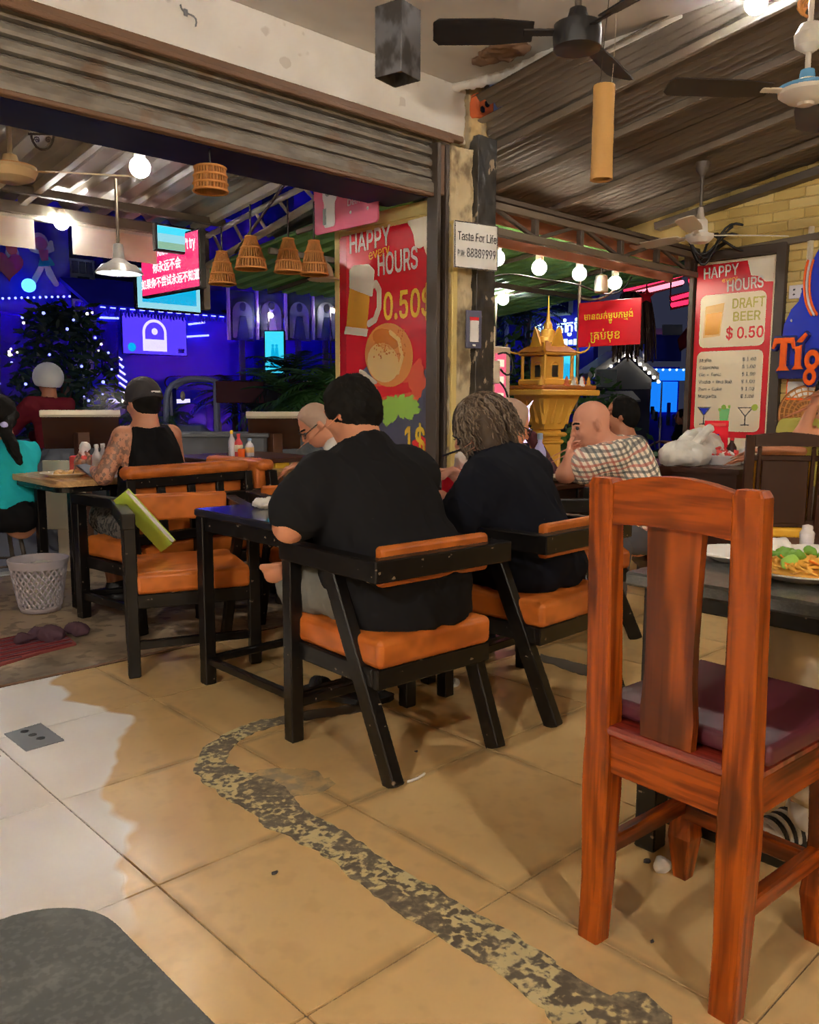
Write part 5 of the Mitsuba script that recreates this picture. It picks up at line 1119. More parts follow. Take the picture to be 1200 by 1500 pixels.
Mf = mtx((c[0], c[1], 0), d, np.cross(up, d)); so = Polygon([(-.06, -.03), (-.04, -.042), (.06, -.04), (.13, -.052), (.17, -.045), (.19, 0), (.17, .045), (.12, .052), (.04, .042), (-.04, .042), (-.06, .03)]).buffer(.006)
part(t, 'slipper_sole', mv(ext(so, .024), Mf), 'rubber')
arc = np.array([(0, .05 * math.cos(a), .022 + .062 * math.sin(a)) for a in np.linspace(0, math.pi, 14)])
for i, dd in enumerate((.055, .068, .081, .094, .107, .12)): part(t, 'strap', mv(tube(arc * (1, 1, 1 - .05 * i) + (dd, 0, 0), .0085, 6), Mf), 'rubber' if i % 2 == 0 else 'stripe', True)

# ---------------------------------------------------------------- lamps
for nm, c, p in [('screen_pink', (255, 46, 112), .48), ('screen_white', (255, 240, 244), .52), ('screen_cyan', (60, 210, 240), .5), ('screen_pale', (150, 220, 235), .42), ('screen_teal', (0, 165, 215), .5), ('screen_green', (140, 190, 160), .40),
                 ('blue_led', (110, 120, 255), 1.6), ('violet_screen', (84, 60, 236), .5), ('lilac_light', (214, 205, 255), .55), ('cyan_shop', (20, 120, 235), .5), ('cyan_white', (190, 235, 255), .9), ('neon_red', (255, 40, 80), .9), ('neon_pink', (255, 120, 140), 1.2), ('string_white', (255, 240, 214), 4.0), ('pink_soft', (240, 96, 124), .48), ('cream_soft', (255, 226, 196), .5), ('headlamp', (255, 250, 240), 3.0), ('lime_light', (190, 235, 60), 1.0), ('tail_red', (255, 30, 24), .8), ('moon_blue', (70, 140, 255), 1.6)]:
    emat(nm, c, p)
def bulb(q, r, power, label, group=None, name='light_bulb', col=WARM, top=None, w=1.0, pole=None):
    q = np.asarray(q, float); t = thing(name, label, 'light bulb', group)
    part(t, 'globe', ball(q, r, 3), 'black', True, em=glow(col, power, w))
    part(t, 'socket', lathe([(0, r * .8), (r * .55, r * .75), (r * .5, r * 1.7), (0, r * 1.75)], q, 16), 'cream', 30)
    if pole is not None: part(t, 'pole', rod((q[0], q[1] + .1, pole), (q[0], q[1] + .1, q[2] + r * 1.6), .02, 6), 'dark_steel', True)
    if top: part(t, 'cord', rod(q + V(0, 0, r * 1.7), (q[0], q[1], top), .004, 6), 'black', True)
    return t
ROOM_LABELS = ['bare room bulb left of the seat, outside the picture', 'added fill bulb behind the seat, outside the picture', 'glaring bare bulb under the corrugated roof at the top of the picture', 'added fill bulb at the far right, outside the picture']
for (q, r, p), lb, top in zip(ROOM_BULBS, ROOM_LABELS, (2.97, 2.97, 3.05, 3.3)): bulb(q, r, p, lb, top=top, w=4.0, col=ROOM)
bulb((1.442, 1.639, 2.456), .058, 105.0, 'clear globe bulb glowing under the terrace roof right of the fan', top=2.76, col=WARM, w=.5)
bulb((1.525, 2.980, 2.360), .050, 230.0, 'dazzling bare bulb between the two cream valances', top=2.45, col=COOL, w=1.5)
STR = [(3.770, 1.000, 2.154), (4.249, 1.000, 2.140), (4.755, 1.000, 2.148), (5.252, 1.000, 2.127)]
for q, lb in zip(STR, ('globe bulb half hidden by the white password sign', 'globe bulb above the spirit house, second from the pillar', 'globe bulb left of the red Khmer sign, third from the pillar', 'globe bulb above the red Khmer sign, last of the string')):
    bulb(q, .056, 48.0, lb, 'globe bulbs in a row under the green awning', name='globe_bulb', top=2.30, w=.5)
q = np.array((5.057, 1.000, 2.103)); t = thing('hanging_lantern', 'unlit cream lantern beside the last globe bulb', 'lantern')
part(t, 'shade', lathe([(.01, .075), (.045, .06), (.056, 0), (.056, -.06), (.05, -.07), (.01, -.07)], q, 20), 'cream', 30); part(t, 'cord', rod(q + V(0, 0, .07), (q[0], q[1], 2.33), .006, 6), 'black', True)
bulb((3.548, 0.950, 1.856), .038, 3.0, 'yellowish bulb just right of the pillar', w=.2, top=2.42); bulb((5.802, 2.659, 2.176), .06, 160.0, 'bright distant white bulb right of the pillar', col=COOL, w=.4, pole=-.16)
one('awning_cable', tube(curve([(3.562, 1.050, 1.852), (3.883, 1.050, 2.059), (4.316, 1.050, 2.073), (4.839, 1.050, 2.072), (5.324, 1.050, 2.051), (5.573, 1.050, 2.213)], 30), .007, 6), 'black', 'dark cable sagging along the globe bulbs', 'cable', smooth=True)
# wicker shades
def wicker(q, R, H, r0, label, drum=False, top=None):
    t = thing('wicker_lampshade', label, 'lampshade', None); N = 30
    prof = [(r0, 0), (r0 * 1.25, -.10), (r0 + (R - r0) * .55, -.45), (R * .97, -.85), (R, -1)] if not drum else [(R * .92, 0), (R, -.5), (R * 1.02, -1)]
    pr = np.array([(a, b * H) for a, b in prof]); zz = np.linspace(0, -H, 9); rr = np.interp(-zz, -pr[:, 1], pr[:, 0])
    ribs = [tube([q + V(r * math.cos(a), r * math.sin(a), z) for r, z in zip(rr, zz)], max(.004, .045 * R), 4) for a in np.arange(N) * 2 * math.pi / N]
    stuff(part(t, 'ribs', cat(*ribs), 'wicker', True))
    part(t, 'lining', lathe([(r * .96, z) for r, z in zip(rr, zz)], q, 24), 'wicker_dark', True)
    for f in (0, .35, .7, 1): part(t, 'ring', tube([q + V((np.interp(f * H, -zz, rr) + .004) * math.cos(a), (np.interp(f * H, -zz, rr) + .004) * math.sin(a), -f * H) for a in np.arange(20) * math.pi / 10], .006, 5, True), 'wicker', True)
    part(t, 'cord', rod(q, (q[0], q[1], top or q[2] + .12), .005, 6), 'black', True)
wicker(np.array((1.316, 0.677, 2.250)), .075, .105, .06, 'drum-shaped wicker lampshade hanging under the terrace roof', True, 2.62)
wicker(np.array((2.201, 2.041, 2.134)), .086, .205, .03, 'leftmost of the four bell-shaped wicker lampshades, tilted beside the end post', top=2.3)
wicker(np.array((2.117, 1.568, 2.157)), .094, .19, .03, 'second bell-shaped wicker lampshade from the left', top=2.35)
wicker(np.array((2.344, 1.493, 2.164)), .086, .20, .03, 'third bell-shaped wicker lampshade from the left', top=2.4)
wicker(np.array((2.492, 1.421, 2.161)), .086, .205, .03, 'rightmost bell-shaped wicker lampshade next to the red burger poster', top=2.4)
q = np.array((2.675, 1.561, 1.975)); one('straw_hat_lamp', lathe([(.02, .10), (.055, .06), (.07, 0), (.11, -.02), (.10, -.024), (.06, -.006), (.02, .09)], q, 24), 'cream', 'cream fabric lampshade with wide brim behind the wicker lampshades', 'lampshade', smooth=35)
q = np.array((1.420, 1.904, 1.888)); t = thing('enamel_lamp', 'white enamel dish lamp hanging below the cream valance', 'lamp')
part(t, 'shade', lathe([(.03, .10), (.05, .085), (.07, .07), (.10, .06), (.135, .02), (.137, .012), (.13, .012), (.095, .05), (.04, .075), (.03, .09)], q, 36), 'enamel', 30)
part(t, 'neck', lathe([(0, .19), (.028, .18), (.034, .10), (.03, .095), (0, .095)], q, 20), 'enamel', 30)
part(t, 'lamp', lathe([(0, .005), (.04, .005), (.045, .02), (.04, .05), (0, .05)], q + V(.0, -.0, 0), 18), 'black', True, em=glow(COOL, 45.0, .8))
part(t, 'stem', rod(q + V(0, 0, .18), q + V(0, 0, .55), .010, 8), 'steel_paint', True)
# ---------------------------------------------------------------- fans and hanging pieces
def fan(q, top, hub, R, angs, label, m_hub, m_blade, m_ring=None, m_can='fan_white', tilt=.22, bw=.12, s=1.0, neck=.10):
    q = np.asarray(q, float); t = thing('ceiling_fan', label, 'fan')
    part(t, 'motor', lathe([(a * s, b * s) for a, b in hub], q, 32), m_hub, 30)
    part(t, 'rod', rod(q + V(0, 0, .03), (q[0], q[1], top - .02), .012 * s, 10), m_can, True)
    part(t, 'canopy', lathe([(0, 0), (.055 * s, 0), (.05 * s, -.05 * s), (.018 * s, -.10 * s), (0, -.10 * s)], (q[0], q[1], top), 22), m_can, 30)
    if m_ring: part(t, 'band', lathe([(.112 * s, -.004), (.116 * s, 0), (.112 * s, .010)], q + V(0, 0, .02 * s), 32), m_ring, True)
    for a in angs:
        d = V(math.cos(a), math.sin(a), 0); sd = V(-math.sin(a), math.cos(a), 0); n_ = unit(sd * math.cos(tilt) + V(0, 0, 1) * math.sin(tilt))
        P_ = Polygon([(.16, -.045), (.30, -.06), (R * .96, -bw / 2), (R, -bw * .3), (R, bw * .35), (R * .96, bw / 2), (.30, .06), (.16, .045)])
        bk = part(t, 'blade', mv(ext(P_, .006), mtx(q + V(0, 0, .012), d, n_)), m_blade)
        part(bk, 'blade_iron', mv(cbox((.13, .035, .008), (.13, 0, 0)), mtx(q + V(0, 0, .012), d, n_)), m_hub)
    return t
q = np.array((1.796, -1.063, 2.471))
fan(q, 2.97, [(0, -.055), (.05, -.055), (.085, -.045), (.088, .0), (.085, .035), (.04, .05), (.03, .09), (0, .09)], .52, [2.36, 2.36 + 2.094, 2.36 - 2.094], 'black ceiling fan under the white slab ceiling', 'black', 'black', m_can='dark_steel', tilt=.35)
q = np.array((2.908, -1.431, 2.445)); fan(q, 3.0, [(0, -.045), (.03, -.045), (.035, -.035), (.07, -.03), (.11, .0), (.112, .02), (.10, .035), (.04, .05), (.02, .08), (0, .08)], .60, [2.45, .35, 4.55], 'white ceiling fan with blue collar under the corrugated roof at the right edge', 'fan_white', 'blade_dark', 'fan_blue')
part('ceiling_fan_001', 'collar', lathe([(.02, .05), (.034, .05), (.028, .095), (.016, .10)], q, 20), 'fan_blue', True); part('ceiling_fan_001', 'canopy_cup', lathe([(.0, .28), (.04, .275), (.062, .235), (.055, .19), (.02, .165), (0, .165)], q, 24), 'fan_white', 30)
for i in range(5): part('ceiling_fan_001', 'wire', tube(curve([q + V(0, 0, .30), q + V(-.05 + .02 * i, .03, .36), q + V(-.03 + .015 * i, -.02, .42), q + V(.02, 0, .46)], 10), .005, 5), 'wicker', True)
q = np.array((4.789, 0.025, 2.302)); fan(q, 2.80, [(0, -.05), (.07, -.045), (.105, -.01), (.108, .015), (.06, .03), (.055, .12), (.03, .15), (.018, .22), (0, .22)], .62, [-.72, 1.37, 3.47], 'small white ceiling fan far back under the corrugated roof', 'fan_white', 'pale_steel', m_can='dark_steel', s=.9)
q = np.array((0.613, 1.270, 2.211)); fan(q, 2.66, [(0, -.045), (.05, -.045), (.10, -.025), (.118, .01), (.115, .025), (.04, .04), (.03, .08), (0, .08)], .55, [-.55, 1.55, 3.64], 'beige ceiling fan under the terrace roof at the left edge', 'fan_beige', 'cream', 'wicker', m_can='cream')
t = thing('tin_lantern', 'square grey sheet-metal lantern hanging from the slab ceiling', 'lantern'); q = np.array((1.107, -0.855, 2.312)); h_, w_ = .108, .052
Ml = rz(.18, q)
for i in range(4):
    a = i * math.pi / 2
    part(t, 'side', mv(cbox((2 * w_, .004, 2 * h_), b=.001), Ml @ rz(a, (w_ * math.sin(a), -w_ * math.cos(a), 0))), 'lamp_tin')
part(t, 'lid', mv(cbox((2 * w_, 2 * w_, .006), (0, 0, h_)), Ml), 'lamp_tin'); part(t, 'inner_lamp', mv(lathe([(0, -.02), (.04, -.02), (.045, -.07), (0, -.075)]), Ml), 'gold', True); part(t, 'stem', rod(q + V(0, 0, h_), (q[0], q[1], 2.97), .006, 8), 'dark_steel', True)
t = thing('bamboo_tube', 'pale bamboo tube hanging on a thin wire', 'bamboo tube'); q = np.array((2.053, -1.010, 2.201))
R_ = .042; prof = [(R_ * 1.06, -.175), (R_ * 1.02, -.16), (R_ * .98, -.05), (R_ * 1.0, .0), (R_ * .97, .05), (R_ * 1.0, .175), (R_ * .8, .177), (R_ * .8, -.17)]
part(t, 'culm', lathe(prof + [prof[0]], q, 28), 'bamboo', 30); part(t, 'inside', lathe([(0, -.12), (R_ * .8, -.12)], q, 20), 'black'); part(t, 'wire', tube(curve([q + V(-.03, 0, .15), q + V(-.02, 0, .25), q + V(-.0, 0, .40), q + V(.02, 0, .60)], 10), .002, 5), 'dark_steel', True); part(t, 'wire', tube(curve([q + V(.03, 0, .02), q + V(.045, 0, .15), q + V(.06, 0, .30), q + V(.05, 0, .60)], 10), .0014, 5), 'pale_steel', True)
# cream cloth valances under the terrace beam
for (x0, x1), lb in (((-.9, 1.15), 'cream cloth valance at the left edge under the terrace beam'), ((0, 0), 'long cream cloth valance right of the dazzling bulb')):
    if x1 == 0: x0, x1 = (1.622, 3.040, 2.318)[0], (2.253, 3.040, 2.204)[0]
    else: x1 = (1.363, 3.040, 2.328)[0]
    xs = np.linspace(x0, x1, 24); v, f = [], []
    for i, x in enumerate(xs):
        for z in (2.40, 2.17): v += [(x, 3.04 + .006 * math.sin(x * 9) * (2.4 - z) * 4, z), (x, 3.046 + .006 * math.sin(x * 9) * (2.4 - z) * 4, z)]
    for i in range(23):
        a = i * 4; f += [(a, a + 2, a + 6), (a, a + 6, a + 4), (a + 1, a + 5, a + 7), (a + 1, a + 7, a + 3), (a + 2, a + 3, a + 7), (a + 2, a + 7, a + 6), (a, a + 4, a + 5), (a, a + 5, a + 1)]
    f += [(0, 1, 3), (0, 3, 2), (92, 94, 95), (92, 95, 93)]
    one('valance', trimesh.Trimesh(v, f, process=False), 'valance', lb, 'cloth valance')

# ---------------------------------------------------------------- signs and posters
KH1=[[[574,27,570,28,570,36,583,36,586,31,587,11,598,21,609,11,609,34,608,38,606,40,597,37,589,37,579,41,575,48,575,68,576,69,586,68,587,50,590,47,597,47,595,54,600,60,606,61,611,60,616,54,615,47,619,43,621,38,621,-1,609,-1,598,8,587,-1,575,-1]],[[592,70,590,71,590,91,600,92,600,91,600,71]],[[515,50,523,42,523,34,546,34,546,39,540,47,540,51,546,60,560,59,560,51,550,50,558,41,558,16,555,6,547,1,535,-1,522,0,514,6,511,16,511,39,505,46,504,50,512,60,525,59,525,51],[531,8,538,8,545,12,546,24,523,24,524,12]],[[544,-22,515,-22,514,-15,516,-14,544,-14,545,-4,554,-4,555,-14,558,-16,560,-19,559,-25,555,-28,551,-28,547,-26]],[[458,45,464,46,478,46,488,42,492,39,494,29,494,-1,483,-1,482,32,478,36,471,37,464,36,460,32,459,-1,448,-1,448,34,450,39]],[[448,59,449,60,493,60,494,59,494,52,493,50,449,51,448,52]],[[388,50,396,41,396,16,397,12,404,8,411,8,416,10,419,16,419,39,413,47,412,51,419,60,433,59,433,51,423,50,431,41,431,16,428,6,420,1,407,-1,395,0,387,6,384,16,384,39,378,46,377,50,384,60,398,59,398,51]],[[325,50,332,42,333,34,355,34,355,39,349,47,349,51,356,60,369,59,369,51,359,50,367,41,367,16,364,6,357,1,344,-1,331,0,324,6,321,16,321,39,315,46,314,50,321,60,335,59,334,51],[340,8,348,8,354,12,355,24,333,24,334,12]],[[324,-25,323,-20,324,-4,334,-4,334,-17,336,-19,338,-18,340,-8,343,-4,358,-4,363,-8,364,-13,364,-28,354,-28,353,-14,352,-13,350,-14,349,-22,346,-27,329,-28]],[[330,-50,328,-43,329,-32,339,-32,340,-45,344,-47,347,-46,348,-44,349,-32,359,-32,359,-47,355,-52,349,-55,339,-55,335,-54]],[[268,45,274,46,287,46,298,42,301,39,304,29,303,-1,292,-1,291,32,287,36,280,37,274,36,269,32,269,-1,257,-1,258,34,260,39]],[[257,59,258,60,303,60,304,59,304,52,302,50,258,51,257,52]],[[276,64,275,65,275,85,284,86,285,85,285,65]],[[182,21,186,16,187,11,184,2,175,-1,167,0,164,6,164,43,167,52,174,58,186,60,198,58,206,53,208,43,209,13,213,9,218,8,226,10,228,16,228,39,222,47,222,51,229,60,242,59,242,51,232,50,240,41,240,11,235,3,225,-1,218,-1,207,0,199,6,197,16,196,45,192,50,186,50,180,50,176,45,176,23],[176,8,178,11,176,13]],[[113,9,112,-1,101,-1,101,26,112,26,113,18,121,16,131,8,135,10,136,16,133,21,113,27,104,33,101,43,103,52,110,58,119,60,134,59,141,57,145,53,147,46,146,40,141,35,131,34,131,42,134,43,135,46,134,49,130,50,120,50,115,48,113,45,113,41,117,36,137,30,145,25,148,18,148,12,146,6,140,0,130,-1]],[[12,50,20,42,20,34,43,34,43,39,36,49,43,60,73,60,80,57,83,53,84,49,84,-1,73,-1,72,0,72,46,71,50,68,50,47,50,55,41,55,16,52,6,45,1,32,-1,19,0,12,6,8,16,8,39,3,46,2,50,9,60,22,59,22,51],[28,8,35,8,42,12,43,24,20,24,22,12]]]
KH2=[[[238,1,232,5,229,10,228,29,255,35,261,38,262,46,258,50,244,50,240,46,244,43,244,34,236,34,229,39,228,44,229,50,234,56,241,59,256,60,265,58,270,54,273,49,274,44,273,37,269,31,262,27,240,22,240,13,244,9,251,8,258,9,262,13,263,24,273,25,274,24,274,16,272,7,268,3,261,0,246,-1]],[[168,50,176,42,176,34,199,34,199,39,192,47,193,51,199,60,213,59,213,51,203,50,211,41,211,16,208,6,200,1,187,-1,175,0,167,6,164,16,164,39,158,46,157,50,164,60,178,59,178,51],[181,9,191,8,196,10,198,13,199,24,176,24,176,13]],[[178,-6,180,-5,195,-5,195,-28,184,-28,184,-13,179,-13]],[[105,50,113,41,113,16,114,12,120,8,128,8,133,10,135,16,135,39,129,47,129,51,136,60,149,59,149,51,139,50,147,41,147,16,144,6,137,1,124,-1,111,0,104,6,101,16,101,39,95,46,94,50,101,60,115,59,114,51]],[[126,66,125,64,116,65,117,86,126,86]],[[38,50,37,52,37,59,38,60,82,60,84,59,84,52,83,51]],[[43,42,53,46,67,46,73,45,81,39,84,29,83,-1,72,-1,71,32,67,36,60,37,54,36,50,33,49,19,55,21,63,21,64,12,55,11,52,10,48,-1,38,-1,38,34]],[[12,50,20,41,20,-10,21,-13,26,-16,33,-15,37,-12,38,-4,48,-4,49,-4,48,-17,44,-21,38,-24,29,-26,19,-24,14,-21,10,-17,8,-10,8,39,3,46,2,50,9,60,22,59,22,51]]]
KH3=[[[401,50,339,51,338,59,340,60,400,60,410,57,413,49,413,-1,402,0,402,46]],[[388,69,384,77,389,86,397,89,407,85,410,77,405,67,397,64],[401,76,398,81,393,78,396,73]],[[349,45,368,46,379,42,382,39,385,29,384,-1,373,-1,372,32,368,36,361,37,355,36,351,33,350,19,356,21,364,21,365,12,353,10,349,-1,338,-1,339,34,341,39]],[[291,50,299,41,299,7,297,0,287,-1,280,2,276,8,278,18,287,23,287,39,280,50,288,60,301,59,301,51],[287,13,286,10,287,8]],[[197,-11,192,-11,192,-4,207,-4,208,-12,214,-16,220,-16,225,-12,226,-1,216,-1,216,7,217,8,226,8,226,39,219,49,226,60,256,60,263,57,266,49,266,-1,255,0,254,49,251,50,230,50,238,41,238,8,243,7,243,-1,238,-1,236,-17,232,-22,226,-24,210,-25,200,-19]],[[166,50,173,40,173,11,185,21,196,11,196,23,191,24,187,28,185,37,189,42,195,45,201,45,207,42,208,-1,196,-1,185,8,174,-1,162,-1,161,38,157,47,165,60,195,60,197,69,208,68,208,58,202,52],[196,36,194,34,196,33]],[[76,50,84,42,84,34,107,34,107,39,100,47,100,51,107,60,121,59,120,51,111,50,119,41,119,16,116,6,108,1,95,-1,83,0,75,6,72,16,72,39,65,50,72,60,86,59,86,51],[89,9,99,8,104,10,106,13,107,24,84,24,84,13]],[[72,68,71,75,73,80,79,84,84,86,100,84,115,73,114,64,77,64],[100,73,88,77,83,76,81,73]],[[3,4,1,12,7,14,12,10,9,31,11,38,16,43,27,46,38,46,49,42,52,39,55,29,54,-1,43,-1,43,32,41,35,36,37,25,36,21,30,24,11,21,2,12,-2,7,0]],[[8,59,10,60,54,60,55,52,54,50,10,51]],[[20,-25,16,-20,16,-5,26,-5,27,-18,31,-20,36,-17,36,-5,47,-5,47,-20,43,-25,31,-28]]]
CJ1=[[[329,-54,355,-38,367,-24,375,-26,375,-32,381,-38,407,-51,402,-60,390,-55,388,-59,349,-59,346,-56,335,-61],[368,-39,358,-49,379,-48]],[[333,-73,334,-64,402,-64,403,-74,385,-75,399,-90,402,-98,397,-102,389,-96,339,-100,337,-90,353,-74],[357,-87,377,-87,381,-85,375,-79,377,-74,368,-74]],[[250,-75,252,-70,270,-59,285,-41,252,-40,252,-30,324,-30,324,-40,298,-40,293,-47,293,-51,299,-50,315,-61,327,-74,318,-79,293,-59,293,-102,283,-102,283,-61,256,-81]],[[169,-96,180,-84,180,-62,169,-60,170,-52,191,-53,192,-47,245,-47,245,-56,230,-57,230,-79,236,-79,237,-69,246,-72,242,-87,225,-88,221,-85,220,-57,216,-56,209,-79,199,-88,204,-91,246,-90,245,-100,206,-101,186,-92,174,-102],[191,-80,201,-73,204,-56,190,-56]],[[196,-30,240,-29,241,-37,197,-38]],[[171,-35,178,-28,191,-37,193,-42,186,-47]],[[101,-49,102,-40,128,-40,109,-33,112,-24,144,-34,141,-44,133,-41,136,-57,141,-61,156,-46,164,-50,164,-54,145,-71,153,-81,167,-88,167,-91,162,-97,152,-93,133,-74,132,-99,113,-102,110,-93,123,-92,123,-50]],[[89,-92,108,-68,107,-66,91,-66,90,-58,121,-58,110,-85,97,-97]],[[7,-59,28,-24,37,-27,29,-44,30,-56,38,-44,43,-25,52,-25,50,-39,87,-41,83,-61,78,-62,86,-88,76,-90,67,-64,68,-59,74,-58,75,-49,65,-49,65,-96,61,-101,48,-102,45,-93,55,-91,55,-50,46,-49,42,-58,52,-61,47,-78,39,-91,31,-87,42,-59,36,-63,29,-58,29,-100,20,-102,19,-62,11,-66]]]
CJ2=[[[809,-95,821,-84,821,-62,811,-62,810,-53,831,-53,831,-85,836,-87,837,-47,851,-45,850,-43,831,-43,823,-47,811,-30,819,-27,830,-38,832,-34,842,-34,839,-26,845,-23,855,-34,862,-34,867,-24,872,-24,877,-27,874,-34,886,-35,885,-43,863,-43,862,-45,879,-47,878,-89,887,-90,885,-99,843,-100,826,-92,814,-101],[846,-89,872,-91,873,-90],[869,-78,847,-77,846,-79,868,-80],[846,-55,868,-58,869,-56],[846,-67,848,-69,869,-68,868,-66]],[[729,-97,745,-71,745,-66,730,-66,732,-55,729,-50,739,-24,748,-25,748,-34,803,-32,802,-99,793,-99,793,-94,781,-94,779,-100,771,-100,770,-91,764,-95,753,-82,738,-101,734,-102],[780,-83,793,-84,793,-41,780,-41],[768,-44,756,-44,756,-56,770,-56],[755,-66,764,-80,770,-84,770,-66],[738,-55,746,-56,746,-44,743,-44]],[[650,-75,652,-70,670,-59,685,-41,652,-40,652,-30,724,-30,724,-40,698,-40,693,-47,693,-51,699,-50,715,-61,727,-74,718,-79,693,-59,693,-102,683,-102,683,-61,656,-81]],[[569,-96,580,-84,580,-62,569,-60,570,-52,591,-53,592,-47,645,-47,645,-56,630,-57,630,-79,636,-79,637,-69,646,-72,642,-87,625,-88,621,-85,620,-57,616,-56,609,-79,599,-88,604,-91,646,-90,645,-100,606,-101,586,-92,574,-102],[591,-80,601,-73,604,-56,590,-56]],[[596,-30,640,-29,641,-37,597,-38]],[[571,-35,578,-28,591,-37,593,-42,586,-47]],[[501,-49,502,-40,528,-40,509,-33,512,-24,544,-34,541,-44,533,-41,536,-57,541,-61,556,-46,564,-50,564,-54,545,-71,553,-81,567,-88,567,-91,562,-97,552,-93,534,-74,532,-99,513,-102,510,-93,523,-92,523,-50]],[[489,-92,508,-68,507,-66,491,-66,490,-58,521,-58,510,-85,497,-97]],[[410,-58,411,-49,430,-49,431,-82,439,-79,441,-85,445,-85,445,-68,437,-68,436,-60,461,-58,461,-51,435,-51,434,-43,427,-45,416,-33,416,-29,424,-26,435,-41,459,-41,461,-24,476,-25,485,-37,487,-50,471,-51,471,-64,476,-88,479,-78,487,-81,484,-98,480,-102,473,-101,465,-88,439,-97,433,-92,421,-100,417,-94,421,-88,421,-59],[471,-34,470,-41,475,-41,475,-38],[454,-81,463,-80,462,-68,454,-68]],[[331,-75,332,-66,404,-66,404,-76,386,-77,400,-92,402,-99,393,-102,388,-96,338,-101,335,-92,350,-76],[355,-88,377,-88,380,-85,375,-76,365,-76]],[[333,-58,333,-40,345,-39,340,-28,347,-25,357,-39,363,-39,363,-24,373,-24,373,-39,379,-39,390,-25,397,-28,392,-39,403,-39,403,-59,342,-61],[343,-50,392,-51,393,-49,344,-48]],[[250,-75,252,-70,270,-59,285,-41,252,-40,252,-30,324,-30,324,-40,298,-40,293,-47,293,-51,299,-50,315,-61,327,-74,318,-79,293,-59,293,-102,283,-102,283,-61,256,-81]],[[167,-59,188,-24,197,-27,189,-44,190,-56,198,-44,203,-25,212,-25,210,-39,247,-41,243,-61,238,-62,246,-88,236,-90,227,-64,228,-59,234,-58,235,-49,225,-49,225,-96,221,-101,208,-102,205,-93,215,-91,215,-50,206,-49,202,-58,212,-61,207,-78,199,-91,191,-87,202,-59,196,-63,189,-58,189,-100,180,-102,179,-62,171,-66]],[[93,-99,89,-91,113,-78,91,-76,92,-67,123,-67,122,-64,99,-64,99,-28,158,-29,158,-63,134,-64,133,-66,165,-68,163,-77,144,-78,167,-91,163,-99,149,-94,134,-83,133,-102,123,-102,123,-83,98,-99],[147,-38,133,-37,133,-41,147,-41],[147,-51,133,-50,133,-55,147,-55],[123,-38,109,-37,109,-41,123,-41],[109,-54,123,-55,123,-50,109,-50]],[[10,-97,11,-93,26,-83,14,-72,19,-50,10,-49,11,-40,21,-40,24,-24,33,-25,31,-40,49,-41,50,-32,84,-33,83,-99,75,-99,74,-94,59,-94,58,-100,49,-100,49,-90,41,-95,35,-89,17,-102],[58,-83,74,-84,74,-42,58,-42],[40,-78,49,-87,49,-51],[26,-68,33,-71,37,-50,28,-51]]]
def facing_x(x, yref): return mtx((x, yref, 0), (0, -1, 0), (0, 0, 1))     # a board that faces -x; local x runs to the right, local y up
def lay(t, nm, poly, m, M, k=1, em=None): return part(t, nm, mv(mv(ext(poly, .0012), mtx((0, 0, .0012 * k))), M), m, em=em)
def put_text(t, s, p, h, w, m, M, k=2, bold=True, em=None, rot=0, nm='lettering'):
    R = rz(rot, (p[0], p[1], .0012 * k)); return part(t, nm, txt(s, h, M @ R, .0016, bold=bold, maxw=w), m, em=em)
# big burger poster by the shutter
XP, YR = 2.748, 1.47
M_ = facing_x(XP, YR); pt = lambda q: (YR - q[1], q[2]); PG = lambda *a: Polygon([pt(q) for q in a])
t = thing('poster', 'red happy-hour poster with a beer mug and a burger beside the pillar', 'poster')
part(t, 'board', bx(2.75, 2.79, .60, 1.52, .15, 2.33, .004), 'yellow_wall')
lay(t, 'sheet', PG((2.748, 1.463, 2.225), (2.748, 0.850, 2.224), (2.748, 0.629, 2.227), (2.748, 0.624, 0.614), (2.748, 1.466, 0.546)), 'poster_red', M_, 1)
lay(t, 'dark_edge', PG((2.748, 1.477, 2.214), (2.748, 1.407, 2.213), (2.748, 1.416, 1.282), (2.748, 1.481, 1.274)), 'poster_dark', M_, 2)
lay(t, 'foam_drip', PG((2.748, 0.814, 2.223), (2.748, 0.629, 2.227), (2.748, 0.632, 2.019), (2.748, 0.655, 2.025), (2.748, 0.684, 2.087), (2.748, 0.719, 2.072), (2.748, 0.748, 2.080), (2.748, 0.766, 2.153), (2.748, 0.790, 2.196)).buffer(.012), 'foam', M_, 2)
a = pt((2.748, 1.380, 2.107)); put_text(t, 'HAPPY', a, .115, .40, 'white', M_, 3, rot=.03)
a = pt((2.748, 1.184, 2.046)); put_text(t, 'every', a, .06, .20, 'yellow', M_, 3, False, rot=.10)
a = pt((2.748, 1.105, 1.941)); put_text(t, 'HOURS', a, .125, .37, 'white', M_, 3, rot=.03)
a = pt((2.748, 1.054, 1.668)); put_text(t, '0.50$', a, .16, .44, 'yellow', M_, 3)
lay(t, 'beer_mug', PG((2.748, 1.375, 1.899), (2.748, 1.164, 1.913), (2.748, 1.205, 1.618), (2.748, 1.412, 1.647)), 'beer', M_, 2)
lay(t, 'foam', PG((2.748, 1.367, 1.997), (2.748, 1.332, 2.020), (2.748, 1.190, 2.013), (2.748, 1.138, 1.974), (2.748, 1.158, 1.828), (2.748, 1.368, 1.898)).buffer(.01), 'foam', M_, 3)
lay(t, 'mug_base', PG((2.748, 1.419, 1.648), (2.748, 1.192, 1.617), (2.748, 1.206, 1.570), (2.748, 1.434, 1.600)), 'foam', M_, 3)
